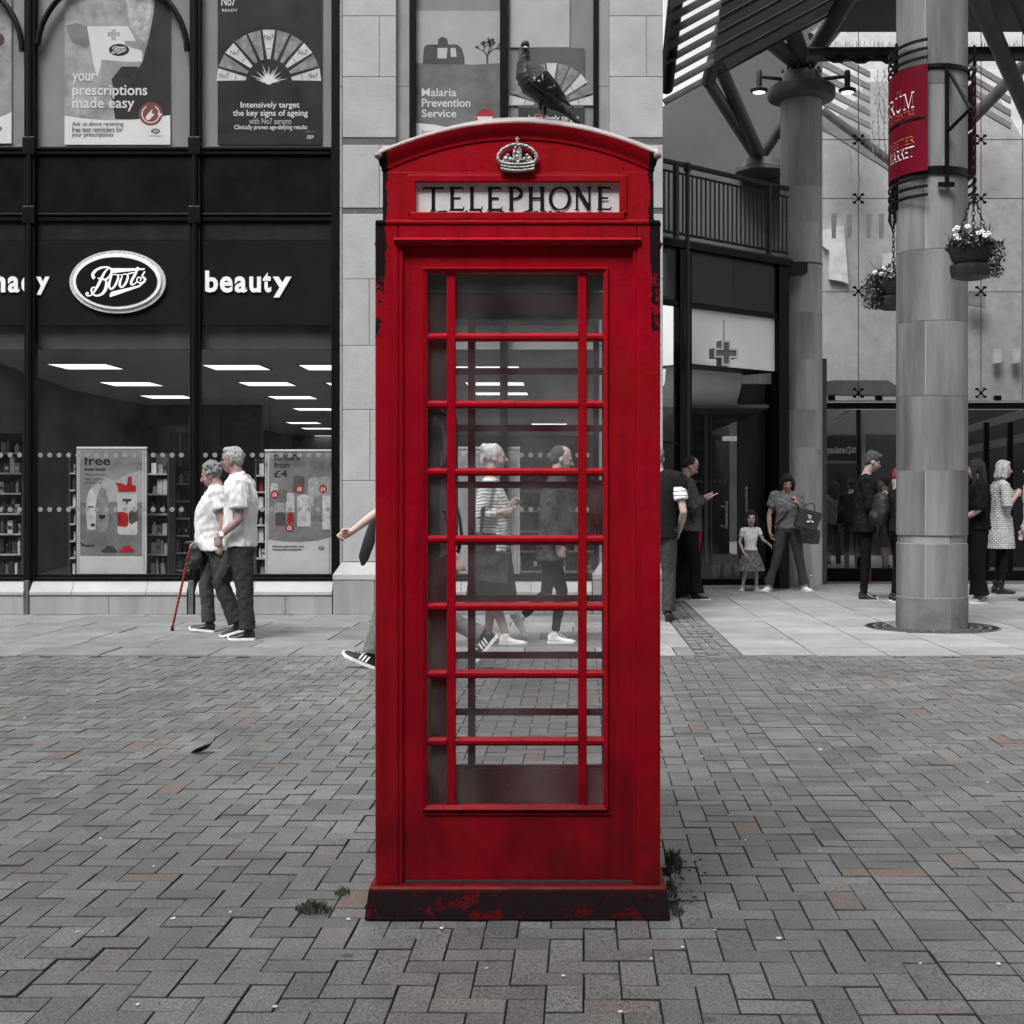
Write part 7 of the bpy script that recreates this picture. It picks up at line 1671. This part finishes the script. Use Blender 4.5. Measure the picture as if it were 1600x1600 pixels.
# ---------------------------------------------------------------- the pigeon on the roof
Pz = 4.56; q = MB(); pw = lambda x, y_, d=0: Vector((XX(780 + x / 8.8875, Pz), Pz + d, ZZ(40 + y_ / 8.8875, Pz)))
PIG = mat('pigeon_feather', .012, .55, .5, 30, .35, 90); PIG2 = mat('pigeon_neck', .014, .3, .5, 12, .2, 60); PWH = mat('pigeon_pale', .5, .7, .2, 30)
u_ = Pz / F / 8.8875
q.limb([pw(365, 300), pw(365, 400), pw(345, 520), pw(370, 680), pw(450, 820), pw(600, 940), pw(780, 1080), pw(900, 1180)], [x * u_ for x in (52, 62, 95, 148, 172, 150, 95, 50)], 16)
q.ell(pw(362, 272), (66 * u_, 80 * u_, 58 * u_)); q.ell(pw(362, 262), (56 * u_, 60 * u_, 60 * u_))
t = thing('pigeon', 'dark pigeon standing on the curved top of the kiosk, head turned outward', 'pigeon', pw(560, 1290))
bd = sculpt('body', q, [PIG], t, .003, 2, local=False, wr=.0015, ws=60)
q = MB(); q.limb([pw(362, 315, -.014), pw(372, 335, -.028), pw(382, 352, -.036)], [17 * u_, 13 * u_, 5 * u_], 8); q.ell(pw(338, 325, -.016), (18 * u_, 12 * u_, 9 * u_)); q.ell(pw(392, 325, -.016), (18 * u_, 12 * u_, 9 * u_)); q.build('beak', PWH, t, smooth=True)
for s_ in (-1, 1):
    q = MB(); q.limb([pw(440, 620, s_ * .055), pw(560, 800, s_ * .07), pw(760, 960, s_ * .058), pw(960, 1130, s_ * .03)], [x * u_ for x in (70, 150, 110, 26)], 14, flatv=(0, 1, 0), sq=.3)
    for k in range(5): q.limb([pw(620 + k * 26, 900 + k * 10, s_ * .06), pw(960 + k * 22, 1120 + k * 20, s_ * (.045 - k * .004))], [26 * u_, 12 * u_], 8, flatv=(0, 1, 0), sq=.35)
    w_ = sculpt('wing', q, [PIG], t, .0035, 1, local=False)
    q = MB()
    for (x, y_, a, b) in ((365, 700, 10, 26), (500, 850, 16, 30), (560, 880, 22, 16), (610, 830, 9, 50), (640, 735, 30, 8), (720, 965, 10, 10), (765, 940, 8, 14), (690, 970, 8, 8)): q.ell(pw(x, y_, s_ * .088 if x > 400 else s_ * .055), (a * u_, .006, b * u_), n=8, k=5)
    if s_ < 0: q.build('pale_feathers', PWH, w_, smooth=True)
q = MB(); q.limb([pw(820, 1100), pw(960, 1220), pw(1100, 1350)], [60 * u_, 52 * u_, 34 * u_], 12, flatv=(0, 1, 0), sq=.5); sculpt('tail', q, [PIG], t, .004, 1, local=False)
PINKL = mat('pigeon_leg', (.5, .14, .18), .6, .2, 30)
for dx, dy in ((0, -.02), (60, .03)):
    q = MB(); q.limb([pw(570 + dx, 1100, dy), pw(575 + dx, 1180, dy)], [34 * u_, 22 * u_], 8); q.build('thigh', PIG, t, smooth=True)
    q = MB(); q.limb([pw(575 + dx, 1170, dy), pw(560 + dx, 1255, dy)], [10 * u_, 9 * u_], 6)
    for a in (-80, -55, 0, 35): q.limb([pw(560 + dx, 1255, dy), pw(560 + dx + a * .5, 1272, dy - .012), pw(560 + dx + a, 1296, dy - .014)], [8 * u_, 7 * u_, 5 * u_], 6)
    q.build('foot', PINKL, t, smooth=True)

# ---------------------------------------------------------------- litter, leaf, weeds
def gp(px, py, z=.004): D = groundD(py); return Vector((XX(px, D), D, z))
LIT = mat('litter_white', .6, .7, .15, 20, 0)
for k, (px, py, s_) in enumerate(((270, 1437, .03), (122, 1458, .02), (160, 1518 - 60, .012), (575 - 360, 1572, .018), (430, 1575, .028), (545, 1438, .02), (360, 1427, .016), (157, 1312, .018), (90, 1243, .015), (38, 1123, .02), (123, 1115, .016), (310, 1086, .02), (443, 1099, .018), (1145, 1440 - 90, .012), (1218, 1468, .03), (1066, 1482, .016), (1118, 1500 - 45, .012), (1438, 1507, .014), (1560, 1508, .018), (1140, 1275, .018), (1281, 1331, .02), (1165, 1314, .016), (1168, 1128, .024), (1281, 1172, .026), (1265, 1104, .018), (1097, 1183, .02), (1018, 1500, .014), (690, 1452, .022), (880, 1527, .02), (970, 1583, .02), (1543, 1224, .02), (760, 1515, .014), (105, 1080, .018), (240, 1355, .016))):
    c = gp(px, py, .003); n = 6; s_ *= .72; a0 = rnd.random() * 6; pts_ = [(c.x + s_ * rnd.uniform(.3, .6) * math.cos(a0 + i), c.y + s_ * rnd.uniform(.3, .7) * math.sin(a0 + i)) for i in range(n)]
    mb = MB(); mb.add([(x, y_, .003) for x, y_ in pts_] + [(x, y_, .003 + rnd.uniform(.001, .004)) for x, y_ in pts_], [tuple(range(n))[::-1], tuple(range(n, 2 * n))] + [(i, (i + 1) % n, n + (i + 1) % n, n + i) for i in range(n)])
    tag(mb.build('litter_scrap', LIT), 'tiny white scrap of litter lying on the paving bricks', 'litter', 'scraps of litter on the paving')
t = thing('fallen_leaf', 'dark curled leaf lying on the bricks left of the kiosk', 'leaf', gp(316, 1177)); c = gp(316, 1177, 0); LF = mat('leaf_dark', (.02, .014, .014), .6, .4, 20)
q = MB(); V = []
for i in range(9):
    s1 = i / 8; w_ = .04 * math.sin(math.pi * s1) ** .7 + .003; zz_ = .003 + .06 * s1 ** 3; V += [c + V3(-.06 + .12 * s1, -w_, zz_ + .03 * math.sin(math.pi * s1)), c + V3(-.06 + .12 * s1, 0, zz_), c + V3(-.06 + .12 * s1, w_, zz_ + .022 * math.sin(math.pi * s1))]
q.add(V, [(3 * i + j, 3 * i + j + 1, 3 * i + j + 4, 3 * i + j + 3) for i in range(8) for j in range(2)]); q.build('blade', LF, t, smooth=True); MB().tube(c + V3(.058, 0, .06), c + V3(.07, .01, .085), .004, 5).build('stalk', LF, t)
WEED = mat('weed', (.06, .068, .05), .8, .5, 20, .2)
def tuft(cx, cy, rx, ry, n, hmax, label, name='grass_tuft'):
    q = MB()
    for i in range(n):
        a = rnd.random() * 6.283; r_ = rnd.random() ** .6; x, y_ = cx + rx * r_ * math.cos(a), cy + ry * r_ * math.sin(a); h_ = hmax * rnd.uniform(.4, 1) * (1.2 - r_ * .7); w_ = rnd.uniform(.0012, .003); dx, dy = rnd.uniform(-.5, .5) * h_, rnd.uniform(-.5, .5) * h_
        q.add([(x - w_, y_, 0), (x + w_, y_, 0), (x + dx * .4 + w_ * .7, y_ + dy * .4, h_ * .6), (x + dx * .4 - w_ * .7, y_ + dy * .4, h_ * .6), (x + dx, y_ + dy, h_)], [(0, 1, 2, 3), (3, 2, 4)])
    o = q.build(name, WEED); tag(o, label, 'weeds', kind='stuff'); return o
c = gp(490, 1424); tuft(c.x, c.y, .06, .045, 170, .045, 'small grass tuft growing between the bricks left of the plinth'); c = gp(536, 1397); tuft(c.x, c.y, .025, .03, 50, .03, 'sparse weed sprigs in a brick joint near the plinth')
for px, py, rx, ry, n, h_ in ((1052, 1352, .03, .12, 120, .07), (1050, 1392, .02, .10, 60, .04), (1058, 1425, .02, .05, 40, .03)): c = gp(px, py); tuft(c.x, c.y, rx, ry, n, h_, 'weeds and moss along the right side of the kiosk plinth', 'weeds')
q = MB()
for i in range(90):
    c = gp(1040 + rnd.random() ** 1.7 * 62, rnd.uniform(1335, 1440)); s_ = rnd.uniform(.002, .007) ; q.ell(c + V3(0, 0, .001), (s_, s_, s_ * .5), n=5, k=3)
tag(q.build('soil_crumbs', mat('soil', .03, .95, .4, 40, .3)), 'dark soil crumbs and moss beside the kiosk plinth', 'soil', kind='stuff')
